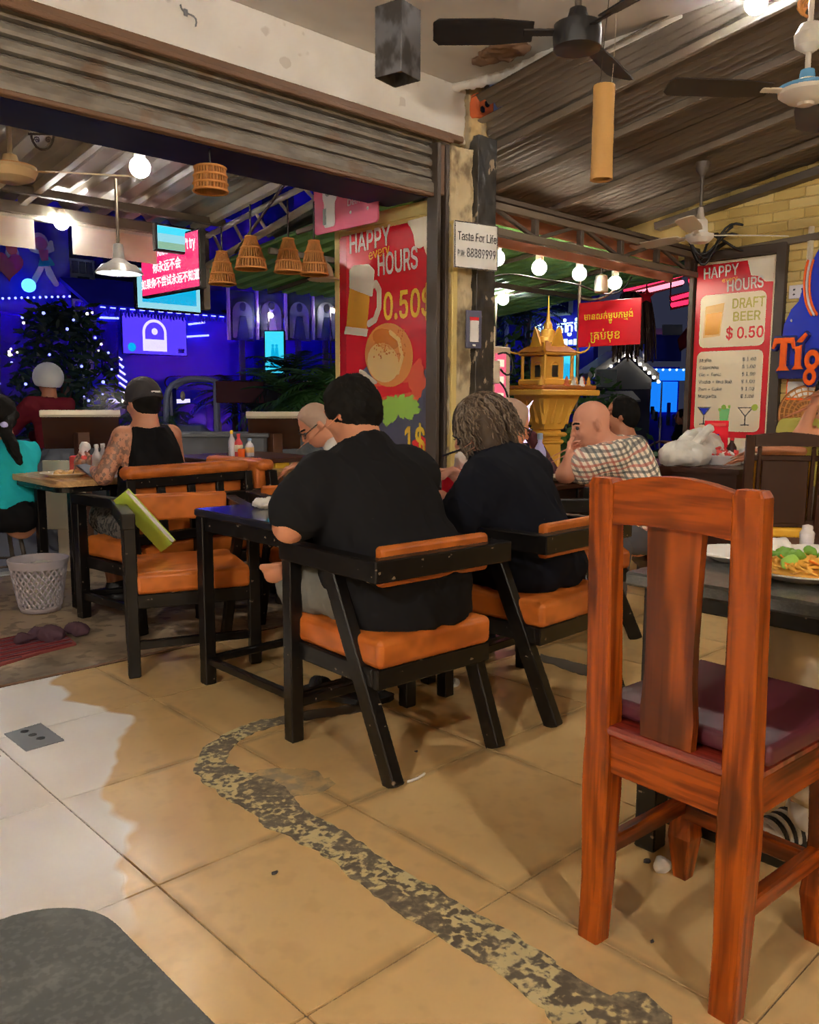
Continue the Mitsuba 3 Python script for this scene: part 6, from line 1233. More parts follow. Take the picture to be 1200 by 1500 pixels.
hdl = LineString([pt(q) for q in ((2.748, 1.158, 1.879), (2.748, 1.118, 1.896), (2.748, 1.086, 1.851), (2.748, 1.086, 1.746), (2.748, 1.126, 1.673), (2.748, 1.185, 1.651))]).buffer(.022); lay(t, 'mug_handle', hdl, 'foam', M_, 2)
lay(t, 'plate_picture', PG((2.748, 1.331, 1.281), (2.748, 1.159, 1.387), (2.748, 0.809, 1.357), (2.748, 0.625, 1.321), (2.748, 0.625, 0.739), (2.748, 1.061, 0.712), (2.748, 1.368, 1.011)).buffer(.02), 'slate', M_, 2)
def frill(p, a, n): 
    c = np.array(p.segmentize(.012).exterior.coords); s = np.arange(len(c)); ctr = c.mean(0); return Polygon(c + (c - ctr) / np.linalg.norm(c - ctr, axis=1, keepdims=True) * (a * (np.sin(s * n) + .6 * np.sin(s * n * 2.3 + 1)))[:, None]).buffer(0)
lay(t, 'patty_picture', frill(PG((2.748, 1.160, 1.279), (2.748, 0.809, 1.324), (2.748, 0.719, 1.396), (2.748, 0.677, 1.273), (2.748, 0.759, 1.150), (2.748, 0.996, 1.106), (2.748, 1.140, 1.170)).buffer(.02), .006, 1.1), 'patty', M_, 3)
lay(t, 'lettuce_picture', frill(PG((2.748, 1.041, 1.157), (2.748, 0.932, 1.183), (2.748, 0.772, 1.175), (2.748, 0.723, 1.109), (2.748, 0.807, 1.062), (2.748, 0.901, 1.081), (2.748, 1.009, 1.019), (2.748, 1.061, 1.083)).buffer(.015), .012, .9), 'lettuce', M_, 4)
cb = pt((2.748, 0.996, 1.446)); lay(t, 'bun_picture', shapely.affinity.rotate(shapely.affinity.scale(Point(cb).buffer(1, 20), .225, .195), -15), 'bun', M_, 5)
lay(t, 'bun_highlight', shapely.affinity.rotate(shapely.affinity.scale(Point(cb[0] - .05, cb[1] - .045).buffer(1, 20), .15, .12), -20), 'bun_pale', M_, 6)
stuff(lay(t, 'sesame', shapely.union_all([Point(cb[0] + rnd.uniform(-.14, .16), cb[1] + rnd.uniform(-.02, .16)).buffer(rnd.uniform(.004, .007), 3) for _ in range(60)]), 'bun_dark', M_, 7)); lay(t, 'bun_gloss', LineString([(cb[0] + .02, cb[1] + .14), (cb[0] + .10, cb[1] + .09), (cb[0] + .13, cb[1] - .02), (cb[0] + .09, cb[1] - .11)]).buffer(.014), 'bun_pale', M_, 7)
lay(t, 'tomato_picture', frill(PG((2.748, 1.113, 1.252), (2.748, 0.821, 1.275), (2.748, 0.784, 1.216), (2.748, 1.061, 1.183)), .006, 1.3), 'red', M_, 4); lay(t, 'bun_shade', shapely.affinity.rotate(shapely.affinity.scale(Point(cb[0] - .02, cb[1] + .10).buffer(1, 20), .13, .06), -15), 'bun_dark', M_, 6)
lay(t, 'mayo_picture', PG((2.748, 1.268, 1.355), (2.748, 1.234, 1.345), (2.748, 1.113, 1.278), (2.748, 1.153, 1.270), (2.748, 1.261, 1.324)).buffer(.01), 'foam', M_, 6)
a = pt((2.748, 0.862, 0.836)); put_text(t, '1$', a, .165, .20, 'yellow', M_, 5)
lay(t, 'ketchup_picture', PG((2.748, 0.770, 0.907), (2.748, 0.698, 0.943), (2.748, 0.621, 0.905), (2.748, 0.632, 0.797), (2.748, 0.733, 0.825)).buffer(.01), 'red', M_, 3)
part(t, 'frame_side', bx(2.742, 2.76, 1.48, 1.53, .15, 2.36, .003), 'yellow_wall'); part(t, 'frame_top', bx(2.742, 2.76, .60, 1.53, 2.25, 2.33, .003), 'yellow_wall')
# tall menu panel on the right wall
XR, YR2 = 5.735, .60
M_ = facing_x(XR, YR2); pt2 = lambda q: (YR2 - q[1], q[2])
t = thing('poster', 'tall red happy-hour price panel at the far end of the brick wall', 'poster')
w0, w1 = pt2((5.735, 0.535, 1.545))[0], pt2((5.735, -0.098, 1.523))[0]; zt, zb = 2.26, .875
part(t, 'board', mv(mv(ext(sbox(w0, zb - .2, w1 + .02, zt + .02), .012), mtx((0, 0, -.012))), M_), 'panel_cream')
lay(t, 'sheet', sbox(w0, zb, w1, zt), 'poster_red', M_, 1)
W_ = w1 - w0
lay(t, 'foam_drip', Polygon([(w1 - .20, zt), (w1, zt), (w1, zt - .17), (w1 - .06, zt - .165), (w1 - .10, zt - .12), (w1 - .17, zt - .11), (w1 - .19, zt - .04)]).buffer(.01).intersection(sbox(w0, zb, w1, zt)), 'foam', M_, 2)
put_text(t, 'HAPPY', (w0 + .055, zt - .11), .085, .30, 'white', M_, 3, rot=.04); put_text(t, 'every', (w0 + .22, zt - .150), .035, .15, 'yellow', M_, 3, False, rot=.06); put_text(t, 'HOURS', (w0 + .26, zt - .225), .085, .30, 'white', M_, 3, rot=.04)
z1, z2, z3 = 2.02, 1.60, 1.57
lay(t, 'cream_box', rrect(w0 + .045, z2, w1 - .045, z1, .05), 'panel_cream', M_, 2); lay(t, 'cream_box', rrect(w0 + .035, zb + .05, w1 - .045, z3, .05), 'panel_cream', M_, 2)
put_text(t, 'DRAFT', (w0 + .31, z1 - .12), .075, .27, 'khaki_ink', M_, 4, True); put_text(t, 'BEER', (w0 + .32, z1 - .22), .07, .23, 'khaki_ink', M_, 4, True); put_text(t, '$ 0.50', (w0 + .27, z1 - .355), .085, .31, 'red', M_, 4, True)
lay(t, 'glass_picture', Polygon([(w0 + .09, z1 - .09), (w0 + .25, z1 - .07), (w0 + .225, z1 - .33), (w0 + .08, z1 - .34)]), 'bun_pale', M_, 3); lay(t, 'drink_picture', Polygon([(w0 + .10, z1 - .15), (w0 + .235, z1 - .14), (w0 + .215, z1 - .315), (w0 + .095, z1 - .32)]), 'beer', M_, 4)
for i, s in enumerate(('Mojito', 'Caipirinha', 'Gin + Tonic', 'Vodka + Red Bull', 'Rum + Coke', 'Margarita')):
    z = z3 - .085 - .058 * i; put_text(t + '__cream_box_001', s, (w0 + .06, z), .026, .30, 'ink', M_, 4, False); put_text(t + '__cream_box_001', '$ 1.00', (w1 - .21, z), .026, .12, 'ink', M_, 4, False)
zc = zb + .105
def stem_glass(x, s, m, tri=True):
    bowl = Polygon([(x - .06 * s, zc + .14), (x + .06 * s, zc + .14), (x + .004, zc + .07), (x - .004, zc + .07)]); lay(t, 'glass_outline', bowl.union(sbox(x - .004, zc, x + .004, zc + .08)).union(sbox(x - .035, zc - .004, x + .035, zc + .004)).difference(bowl.buffer(-.006)), 'ink', M_, 4)
    lay(t, 'drink_picture', bowl.buffer(-.008), m, M_, 4)
stem_glass(w0 + .12, 1, 'sign_blue'); stem_glass(w0 + .47, 1.1, 'panel_cream')
lay(t, 'drink_picture', Polygon([(w0 + .25, zc + .13), (w0 + .34, zc + .13), (w0 + .325, zc), (w0 + .265, zc)]), 'mint', M_, 4); lay(t, 'mint_leaf', Point(w0 + .29, zc + .14).buffer(.02).union(Point(w0 + .255, zc + .12).buffer(.012)).union(Point(w0 + .335, zc + .145).buffer(.012)), 'lettuce', M_, 5); lay(t, 'lime_slice', Point(w0 + .545, zc + .14).buffer(.026), 'lime', M_, 5)
for x in (w0 + .17, w1 - .12): lay(t, 'tear', Polygon([(x - .04, zb + .02), (x + .05, zb), (x + .02, zb - .05), (x - .01, zb - .01)]), 'red', M_, 2)
struct('trim_9', cat(bx(5.70, 5.76, YR2 - w1 - .10, YR2 - w1 - .025, 0, 2.36), bx(5.70, 5.76, YR2 - w0 + .01, YR2 - w0 + .05, 0, 2.36)), 'track', 'dark posts of the panel frame'); struct('trim_10', bx(5.70, 5.76, YR2 - w1 - .1, YR2 - w0 + .05, 2.285, 2.36), 'track')
# lettered beer sign on the brick wall
M_ = facing_x(5.742, .0); p3 = lambda q: (0 - q[1], q[2]); t = thing('wall_sign', 'raised blue and orange beer sign lettered Tiger on the brick wall', 'sign')
x0, zb_ = p3((5.742, -0.222, 1.338)); zT = p3((5.742, -0.171, 1.495))[1]
def blk(nm, poly, m, z0, d, bev=.006):
    part(t, nm, mv(ext(poly, d - bev), M_ @ mtx((0, 0, z0))), m); part(t, nm + '_face', mv(ext(poly.buffer(-bev), bev), M_ @ mtx((0, 0, z0 + d - bev))), m)
c0 = p3((5.742, -0.227, 1.338)); W2 = .98
M0 = M_; M_ = M0 @ mtx((x0, zb_, 0)) @ np.diag([.54, 1, 1, 1]) @ mtx((-x0, -zb_, 0))
dome = Polygon([(x0 + .0, zb_ + .02), (x0 + .0, zb_ + .28), (x0 + .02, zb_ + .40), (x0 + .10, zb_ + .50), (x0 + .20, zb_ + .56), (x0 + .30, zb_ + .78), (x0 + .42, zb_ + .92), (x0 + .60, zb_ + .92), (x0 + .74, zb_ + .74), (x0 + .82, zb_ + .54), (x0 + .97, zb_ + .36), (x0 + W2, zb_ + .22), (x0 + W2, zb_ + .02)]).buffer(.015)
blk('blue_body', dome, 'sign_blue', 0, .09, .02); blk('blue_band', rrect(x0 - .01, zb_ - .0, x0 + W2, zb_ + .10, .02), 'sign_blue_dark', .06, .05)
blk('white_plate', Polygon([(x0 + .06, zb_ - .02), (x0 + .92, zb_ - .02), (x0 + .80, zb_ - .16), (x0 + .06, zb_ - .145)]), 'white', 0, .02); blk('orange_edge', LineString([(x0 + .06, zb_), (x0 + .06, zb_ - .15), (x0 + .84, zb_ - .165)]).buffer(.008), 'tiger_orange', .005, .02)
M_ = M0 @ mtx((x0, zb_, 0)) @ np.diag([.54, .74, 1, 1]) @ mtx((-x0 - .06, -zb_, 0))
def serif_T(x, z, s): return shapely.union_all([Polygon([(x - .03, z + .33), (x + .24, z + .33), (x + .27, z + .22), (x + .23, z + .215), (x + .205, z + .27), (x + .15, z + .275), (x + .15, z + .05), (x + .20, z + .0), (x + .02, z + .0), (x + .06, z + .05), (x + .06, z + .275), (x + .01, z + .27), (x - .03, z + .22), (x - .06, z + .225)])])
def serif_i(x, z): return shapely.union_all([Polygon([(x, z + .22), (x + .10, z + .24), (x + .10, z + .04), (x + .14, z), (x - .02, z), (x + .02, z + .04), (x + .02, z + .18)]), Polygon([(x + .02, z + .27), (x + .14, z + .36), (x + .17, z + .335), (x + .10, z + .265)])])
for p_ in (serif_T(x0 + .02, zb_ + .08, 1), serif_i(x0 + .27, zb_ + .09)):
    blk('letter_shadow', p_.buffer(.022), 'sign_blue_dark', .07, .05); blk('letter', p_, 'tiger_orange', .11, .03)
gg = Point(x0 + .52, zb_ + .18).buffer(.10).difference(Point(x0 + .52, zb_ + .18).buffer(.045)).union(Point(x0 + .50, zb_ + .015).buffer(.085).difference(Point(x0 + .50, zb_ + .015).buffer(.038))); ee = Point(x0 + .70, zb_ + .18).buffer(.095).difference(Point(x0 + .70, zb_ + .18).buffer(.04)).difference(sbox(x0 + .72, zb_ + .12, x0 + .82, zb_ + .17)).union(sbox(x0 + .62, zb_ + .17, x0 + .78, zb_ + .20)); rr_ = Polygon([(x0 + .83, zb_ + .09), (x0 + .90, zb_ + .09), (x0 + .90, zb_ + .20), (x0 + .97, zb_ + .24), (x0 + .96, zb_ + .28), (x0 + .90, zb_ + .25), (x0 + .83, zb_ + .27)])
for p_ in (gg, ee, rr_): blk('letter_shadow', p_.buffer(.018), 'sign_blue_dark', .07, .05); blk('letter', p_, 'tiger_orange', .11, .03)
M_ = M0 @ mtx((x0, zb_, 0)) @ np.diag([.54, 1, 1, 1]) @ mtx((-x0, -zb_, 0))
for k, (m, o) in enumerate((('tiger_orange', 0), ('white', .035), ('tiger_orange', .07))): part(t, 'stripe', mv(tube(curve([(x0 + .30 + o, zb_ + .86, .09), (x0 + .27 + o, zb_ + .72, .10), (x0 + .30 + o, zb_ + .58, .105), (x0 + .40 + o, zb_ + .46, .10)], 14), .014, 8), M_), m, True)
part(t, 'painted_glint', mv(ball((x0 + .12, zb_ + .43, .09), .012), M_), 'white', True)  # white bead stands in for a highlight on the blue body
# rattan disc, sockets, conduit
q = (5.735, -0.415, 1.075); t = thing('rattan_tray', 'round woven rattan tray hung on the brick wall below the beer sign', 'tray'); Mt = mtx(q, (0, -1, 0), (0, 0, 1))
part(t, 'disc', mv(lathe([(0, .0), (.215, 0), (.22, .01), (.215, .02), (.2, .012), (0, .008)], n=40), Mt), 'wicker_dark', 30)
for k in range(6): part(t, 'weave_ring', mv(tube([((.03 + .035 * k) * math.cos(a), (.03 + .035 * k) * math.sin(a), .014) for a in np.arange(28) * math.pi / 14], .006, 5, True), Mt), 'wicker', True)
stuff(part(t, 'spokes', mv(cat(*[rod((.02 * math.cos(a), .02 * math.sin(a), .013), (.205 * math.cos(a), .205 * math.sin(a), .014), .0035, 5) for a in np.arange(24) * math.pi / 12]), Mt), 'wicker', True))
for k, px in enumerate((1170,1186)):
    q = np.array((5.745, -0.288, 1.988)) - V(0, .16 * k, 0); t = thing('wall_socket', ('left', 'right')[k] + ' white wall socket of the pair above the beer sign', 'socket'); Ms = mtx(q, (0, -1, 0), (0, 0, 1))
    part(t, 'plate', mv(cbox((.14, .10, .016), b=.004), Ms), 'plastic_white')
    for dx, dy in ((-.03, .015), (.03, .015), (-.03, -.02), (.03, -.02)): part(t + '__plate', 'hole', mv(cbox((.016, .012, .002), (dx, dy, .009), .0005), Ms), 'ink')
q = (5.745, -0.358, 1.981); one('conduit', rod((5.735, q[1], q[2] + .05), (5.735, q[1] + .0, 2.45), .022, 10), 'cream', 'cream cable conduit running up the brick wall to the roof', 'conduit', smooth=True)
# password board on the pillar
a, b_ = np.array((2.725, 0.420, 2.178)), np.array((3.040, 0.370, 2.181)); c_ = np.array((2.729, 0.420, 1.920)); W3, H3 = np.linalg.norm(b_ - a), np.linalg.norm(a - c_); xx = unit(b_ - a)
t = thing('sign_board', 'white board with wifi lettering fixed to the pillar', 'sign'); M_ = mtx(c_, xx, (0, 0, 1))
part(t, 'board', mv(cbox((W3, H3, .012), (W3 / 2, H3 / 2, -.006), .002), M_), 'white'); lay(t, 'rim', sbox(0, 0, W3, H3).difference(sbox(.005, .005, W3 - .005, H3 - .005)), 'ink', M_, 1)
put_text(t, 'Taste For Life', (.02, H3 * .60), .046, W3 - .03, 'ink', M_, 1, False); put_text(t, 'P.W:', (.02, H3 * .25), .035, .055, 'ink', M_, 1, False); put_text(t, '88889999', (.085, H3 * .25), .05, W3 - .10, 'ink', M_, 1, False)
a = np.array((2.857, 0.440, 1.471)); t = thing('payment_plaque', 'dark plaque with a white payment card on the black pillar', 'plaque'); M_ = mtx(a, (1, -.25, 0), (0, 0, 1))
part(t, 'plate', mv(cbox((.11, .22, .014), (.05, .11, 0), .003), M_), 'slate'); part(t, 'card', mv(cbox((.062, .125, .003), (.05, .10, .009), .001), M_), 'white'); part(t, 'red_strip', mv(cbox((.062, .02, .004), (.05, .172, .009), .001), M_), 'red'); part(t, 'logo_dot', mv(cbox((.02, .012, .003), (.05, .018, .009), .001), M_), 'white')
t = thing('cable_box', 'pale cable box and conduit on the right side of the pillar', 'cable box'); part(t, 'trunking', rod((3.16, .50, 1.2), (3.16, .50, 1.62), .018, 10), 'cream', True); part(t, 'junction_box', cbox((.06, .06, .14), (3.165, .49, 1.34), .006), 'cream'); part(t, 'cable', tube(curve([(3.17, .46, 1.45), (3.26, .42, 1.40), (3.24, .42, 1.33), (3.18, .45, 1.36)], 14), .006, 6), 'black', True); part(t, 'cable', tube(curve([(3.19, .46, 1.28), (3.24, .44, 1.2), (3.24, .44, 1.05), (3.22, .44, .95)], 14), .006, 6), 'black', True)
# red sign with yellow Khmer lettering
q = np.array((5.244, 1.345, 1.990)); x_ = q[0]; M_ = facing_x(x_, q[1]); pk = lambda p: (q[1] - p[1], p[2])
t = thing('sign_board', 'red sign board with yellow Khmer lettering hanging under the awning edge', 'sign')
Wk, Hk = .60, .37
part(t, 'board', mv(cbox((Wk, Hk, .012), (Wk / 2, q[2] - Hk / 2, -.007), .002), M_), 'red_sign')
part(t, 'lettering', glyphs(KH1, .112, M_ @ mtx((Wk * .49, q[2] - Hk * .36, .0)), .002), 'yellow', label='first line of Khmer lettering'); part(t, 'lettering', glyphs(KH2, .12, M_ @ mtx((Wk * .45, q[2] - Hk * .77, .0)), .002), 'yellow', label='second line of Khmer lettering')
part(t, 'post', rod((q[0] + .02, q[1] + .01, -.004), q + V(.02, .01, .25), .014, 8), 'steel_paint', True); part(t, 'hook', tube(curve([q + V(.02, 0, .05), q + V(.02, -.15, .02), q + V(.02, -.30, .06), q + V(.02, -.36, .12)], 12), .010, 6), 'dark_steel', True)
# pink sign over the burger poster
YP = (2.580, 1.536, 2.221)[1]; zP = (2.580, 1.536, 2.221)[2]; yE = (2.580, 0.914, 2.237)[1]; M_ = facing_x(2.58, YP); wP = YP - yE
t = thing('sign_board', 'pink sign with a white figure and small lettering above the burger poster', 'sign')
part(t, 'board', mv(mv(ext(rrect(0, zP, wP, zP + .36, .03), .012), mtx((0, 0, -.013))), M_), 'pink')
lay(t, 'pale_figure', Point(.17, zP + .23).buffer(.075).union(sbox(.13, zP + .05, .20, zP + .2).buffer(.02)), 'white', M_, 1); lay(t, 'grey_shade', Point(.15, zP + .25).buffer(.03).union(sbox(.10, zP + .05, .13, zP + .15)), 'portrait', M_, 2)
put_text(t, 'Delivery', (wP * .55, zP + .13), .04, wP * .35, 'white', M_, 1, False, rot=.03)
for u in (.1, .9): part(t, 'chain', mv(rod((wP * u, zP + .34, -.006), (wP * u, zP + .62, -.006), .004, 5), M_), 'dark_steel', True)
for u in (.60, .86): lay(t, 'dot', Point(wP * u, zP + .09).buffer(.010), 'white', M_, 1)
# screens at the end of the terrace
def screen(label, M_, w, h, em, name='screen', dep=.05, cat_='screen'):
    t = thing(name, label, cat_); part(t, 'casing', mv(cbox((w + .03, h + .03, dep), (w / 2, h / 2, -dep / 2 - .002), .006), M_), 'black'); part(t, 'display', mv(cbox((w, h, .002), (w / 2, h / 2, 0), .0005), M_), 'black', em=em); return t
a, b_, c_ = np.array((2.086, 2.700, 2.385)), np.array((2.397, 2.700, 2.385)), np.array((2.100, 2.700, 2.224)); w_, h_ = b_[0] - a[0], a[2] - c_[2]
M_ = mtx((a[0], 2.70, c_[2]), (1, 0, 0), (0, 0, 1)); t = screen('pale cyan-green screen under the end of the cream valance', M_, w_, h_, 'screen_pale')
for k in range(3): part(t, 'picture_band', mv(cbox((w_, h_ * .3, .002), (w_ / 2, h_ * (.16 + .33 * k), .002), .0005), M_), 'black', em=('screen_green', 'screen_pale', 'screen_cyan')[k])
yl, yr = (2.300, 3.387, 1.968)[1], (2.300, 2.515, 1.966)[1]; zb_ = (2.300, 3.387, 1.968)[2]; w_ = yl - yr; M_ = mtx((2.3, yl, zb_), (0, -1, 0), (0, 0, 1)); h_ = .385
t = screen('bright pink message screen with white English and Chinese lettering', M_, w_, h_, 'screen_pink')
for s_, z, x, h0, ww in (('U will', .36, .34, .06, .22), ("Never Know if u don't try", .275, .06, .075, w_ - .1)): part(t + '__display', 'lettering', txt(s_, h0, M_ @ mtx((x, z, .001)), .002, bold=True, maxw=ww), 'black', em='screen_white')
part(t + '__display', 'chinese_lettering', glyphs(CJ1, .085, M_ @ mtx((w_ * .46, .195, .001)), .002), 'black', em='screen_white'); part(t + '__display', 'chinese_lettering', glyphs(CJ2, .08, M_ @ mtx((w_ * .5, .085, .001)), .002), 'black', em='screen_white')
a, b_ = np.array((2.852, 4.600, 2.016)), np.array((3.508, 4.600, 2.020)); w_ = b_[0] - a[0]; M_ = mtx((a[0], 4.6, a[2]), (1, 0, 0), (0, 0, 1)); t = screen('turquoise advertising screen partly behind the pink message screen', M_, w_, .36, 'screen_pale')
part(t, 'picture', mv(cbox((w_ * .86, .27, .002), (w_ * .5, .19, .002), .0005), M_), 'black', em='screen_teal'); part(t, 'picture_streak', mv(mv(ext(Polygon([(w_ * .55, .2), (w_ * .9, .3), (w_ * .92, .24), (w_ * .6, .15)]), .002), mtx((0, 0, .003))), M_), 'black', em='screen_cyan'); part(t, 'bracket_arm', rod((a[0] + w_ - .1, 4.64, a[2] + .3), (2.64, 3.02, 2.05), .03, 10), 'dark_steel', True)

# ---------------------------------------------------------------- plants
def frond(o, d, L_, droop, n=11, w=.10, up=(0, 0, 1)):
    d = unit(d); sd = unit(np.cross(d, up)); pts, v, f = [], [], []
    p = np.asarray(o, float); dr_ = d.copy(); st = L_ / n
    for i in range(n + 1):
        pts.append(p.copy()); dr_ = unit(dr_ + V(0, 0, -droop / n)); p = p + dr_ * st
    for i in range(1, n + 1):
        q = pts[i]; t_ = unit(pts[i] - pts[i - 1]); ll = w * L_ * 3.2 * math.sin(math.pi * (i + .6) / (n + 2)) ** .7
        for s in (-1, 1):
            e = q + (sd * s * .8 + t_ * .55 + V(0, 0, -.22)) * ll; b = len(v); h_ = t_ * st * .42
            v += [q - h_, q + h_, e]; f += [(b, b + 1, b + 2)]
    b = len(v)
    for i in range(n + 1): v += [pts[i] - sd * .006 * L_, pts[i] + sd * .006 * L_]
    for i in range(n): a = b + 2 * i; f += [(a, a + 1, a + 3), (a, a + 3, a + 2)]
    return trimesh.Trimesh(np.array(v), np.array(f), process=False)
def palm(q, h, R, n, label, m='dark_leaf', cat_='plant', droop=1.3, e=(.2, 1.1)):
    q = np.asarray(q, float); t = thing('palm', label, cat_); c = q + V(0, 0, h)
    part(t, 'trunk', rod(q, c, .03 + .02 * h, 8), 'brown_wood', True); ms = []
    for k in range(n):
        a, el = rnd.uniform(0, 6.28), rnd.uniform(*e); ms.append(frond(c + V(0, 0, rnd.uniform(-.1, .05)), (math.cos(a) * math.cos(el), math.sin(a) * math.cos(el), math.sin(el)), R * rnd.uniform(.8, 1.1), droop))
    stuff(part(t, 'fronds', cat(*ms), m)); return t
def shrub(q, rx, rz_, n, label, m='dark_leaf', leaf=.07, stem=True):
    q = np.asarray(q, float); t = thing('shrub', label, 'plant'); v, f = [], []
    for k in range(n):
        d = unit([rnd.gauss(0, 1), rnd.gauss(0, 1), rnd.gauss(0, 1)]); r_ = rnd.random() ** .4; p = q + V(0, 0, rz_) + d * r_ * V(rx, rx, rz_)
        a = unit([rnd.gauss(0, 1), rnd.gauss(0, 1), rnd.gauss(0, .6)]); b_ = unit(np.cross(a, [rnd.gauss(0, 1), rnd.gauss(0, 1), 1])); L_ = leaf * rnd.uniform(.7, 1.4); i = len(v)
        v += [p, p + a * L_ * .5 + b_ * L_ * .22, p + a * L_, p + a * L_ * .5 - b_ * L_ * .22]; f += [(i, i + 1, i + 2), (i, i + 2, i + 3)]
    stuff(part(t, 'foliage', trimesh.Trimesh(np.array(v), np.array(f), process=False), m))
    part(t, 'stem', cat(*[rod(q, q + V(rnd.uniform(-.5, .5) * rx, rnd.uniform(-.5, .5) * rx, rz_ * 1.3), .012, 5) for _ in range(5)]), 'brown_wood', True); return t
DK = 14.0
# ---------------------------------------------------------------- across the street: the bar with the blue front
t = thing('bar_building', 'low bar across the street with a blue-lit front and a fringed roof edge', 'building')
X0, X1 = (6.358, 14.000, 2.312)[0], (10.300, 14.000, 2.506)[0]
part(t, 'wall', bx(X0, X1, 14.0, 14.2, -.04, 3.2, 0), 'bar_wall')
z0 = (7.831, 13.300, 2.877)[2]
part(t, 'roof', hullp([(X0 - .4, 12.9, z0), (X1 + .4, 12.9, z0), (X0 - .4, 14.4, z0 + .65), (X1 + .4, 14.4, z0 + .65), (X0 - .4, 12.9, z0 + .06), (X1 + .4, 12.9, z0 + .06), (X0 - .4, 14.4, z0 + .75), (X1 + .4, 14.4, z0 + .75)]), 'bar_wall')
fr = []
for k in range(70):
    x = X0 - .4 + (X1 - X0 + .8) * k / 70; fr.append(hullp([(x, 12.89, z0 + .03), (x + .06, 12.89, z0 + .03), (x + .05, 12.91, z0 - .10 - rnd.uniform(0, .08)), (x + .01, 12.91, z0 - .11), (x, 12.92, z0 + .03)]))
stuff(part(t + '__roof', 'fringe', cat(*fr), 'bar_wall'))
for k in range(22):
    x = X0 - .2 + (X1 - X0 + .4) * k / 22; part(t, 'roof_led', bx(x, x + .10, 12.86, 12.88, z0 + .0, z0 + .025, 0), 'black', em='blue_led')
a, b_ = (6.621, 13.980, 2.731), (6.979, 13.980, 1.676); part(t, 'doorway', bx(a[0], b_[0], 13.95, 14.0, b_[2], a[2], 0), 'black')
for k in range(6):
    a = np.array((6.960, 13.970, 2.036)) + (np.array((7.106, 13.970, 1.285)) - np.array((6.960, 13.970, 2.036))) * k / 5; part(t, 'step_light', bar(a - V(.10, 0, -.07), a + V(.10, 0, -.07), .03, .04), 'black', em='lilac_light')
for a, b_ in (((8.524, 13.900, 2.516), (9.062, 13.900, 2.574)), ((8.566, 13.900, 2.780), (8.968, 13.900, 2.850)), ((9.209, 13.900, 2.910), (9.738, 13.900, 3.036)), ((6.589, 13.900, 2.791), (6.991, 13.900, 2.805))): part(t, 'led_tube', bar(a, b_, .03, .045), 'black', em='blue_led')
for a, b_ in (((7.958, 13.600, 1.119), (8.376, 13.600, 1.134)), ((6.580, 13.600, 1.130), (6.984, 13.600, 1.131))): part(t, 'counter_light', bar(a, b_, .05, .09), 'black', em='lilac_light')
a, b_ = (6.391, 13.500, 1.063), (8.658, 13.500, 0.352); part(t, 'counter', bx(a[0], b_[0], 13.4, 13.9, -.04, a[2], 0), 'dark_wall')
a, b_ = np.array((7.063, 13.900, 2.107)), np.array((8.505, 13.900, 2.907)); w_, h_ = b_[0] - a[0], b_[2] - a[2] + .02; M_ = mtx((a[0], 13.9, a[2]), (1, 0, 0), (0, 0, 1))
t = screen('violet television with a white arched emblem on the blue bar front', M_, w_, h_, 'violet_screen')
ar = Point(w_ * .49, h_ * .55).buffer(w_ * .19).union(sbox(w_ * .30, h_ * .08, w_ * .68, h_ * .55)); part(t, 'emblem', mv(ext(ar.difference(ar.buffer(-.06)), .003), M_), 'black', em='lilac_light'); part(t, 'emblem_band', mv(ext(sbox(w_ * .32, h_ * .12, w_ * .66, h_ * .38), .003), M_), 'black', em='lilac_light'); part(t, 'emblem_dot', mv(ext(Point(w_ * .49, h_ * .58).buffer(.07), .004), M_), 'black', em='lilac_light')
part(t, 'corner_mark', mv(ext(Point(w_ * .13, h_ * .16).buffer(.09), .003), M_), 'black', em='screen_teal'); part(t, 'corner_mark', mv(ext(sbox(w_ * .86, h_ * .06, w_ * .96, h_ * .18), .003), M_), 'slate')
# two-storey house far left with the dancing figure sign
t = thing('house', 'dark two-storey house far left across the street with a lit picture wall', 'building')
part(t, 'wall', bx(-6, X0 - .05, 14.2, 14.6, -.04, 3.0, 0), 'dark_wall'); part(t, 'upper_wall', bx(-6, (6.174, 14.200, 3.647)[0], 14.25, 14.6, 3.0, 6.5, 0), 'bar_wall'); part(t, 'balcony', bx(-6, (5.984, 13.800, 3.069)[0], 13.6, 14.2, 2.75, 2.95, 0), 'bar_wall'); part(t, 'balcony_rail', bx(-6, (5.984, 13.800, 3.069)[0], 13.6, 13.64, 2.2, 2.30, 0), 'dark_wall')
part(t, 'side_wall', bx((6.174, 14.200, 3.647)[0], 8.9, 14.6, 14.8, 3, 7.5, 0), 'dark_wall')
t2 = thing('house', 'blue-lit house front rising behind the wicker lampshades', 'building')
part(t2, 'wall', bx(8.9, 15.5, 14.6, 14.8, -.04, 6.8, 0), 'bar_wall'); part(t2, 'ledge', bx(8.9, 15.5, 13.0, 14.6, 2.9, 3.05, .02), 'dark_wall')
for k in range(4): part(t2, 'window_pane', bx(9.5 + 1.5 * k, 10.4 + 1.5 * k, 14.56, 14.6, 5.3, 6.4, 0), 'sign_blue_dark')
part(t, 'flood_lamp', ball((5.232, 13.900, 3.294), .13, 2), 'black', em='moon_blue')
for k in range(12): part(t, 'balcony_led', ball((np.array((4.643, 13.580, 2.979)) + (np.array((5.872, 13.580, 3.119)) - np.array((4.643, 13.580, 2.979))) * k / 11), .025, 1), 'black', em='blue_led')
MY = mtx((0, 14.22, 0), (1, 0, 0), (0, 0, 1)); fy = lambda q: (q[0], q[2])
def flat(t, nm, pts, m, buf=.02, k=1): return part(t, nm, mv(mv(ext((LineString([fy(p) for p in pts]) if len(pts) < 3 else Polygon([fy(p) for p in pts])).buffer(buf), .03), mtx((0, 0, .012 * k))), MY), m)
t = thing('wall_figure', 'cut-out dancing girl with white hair and blue skirt on the picture wall far left', 'wall figure')
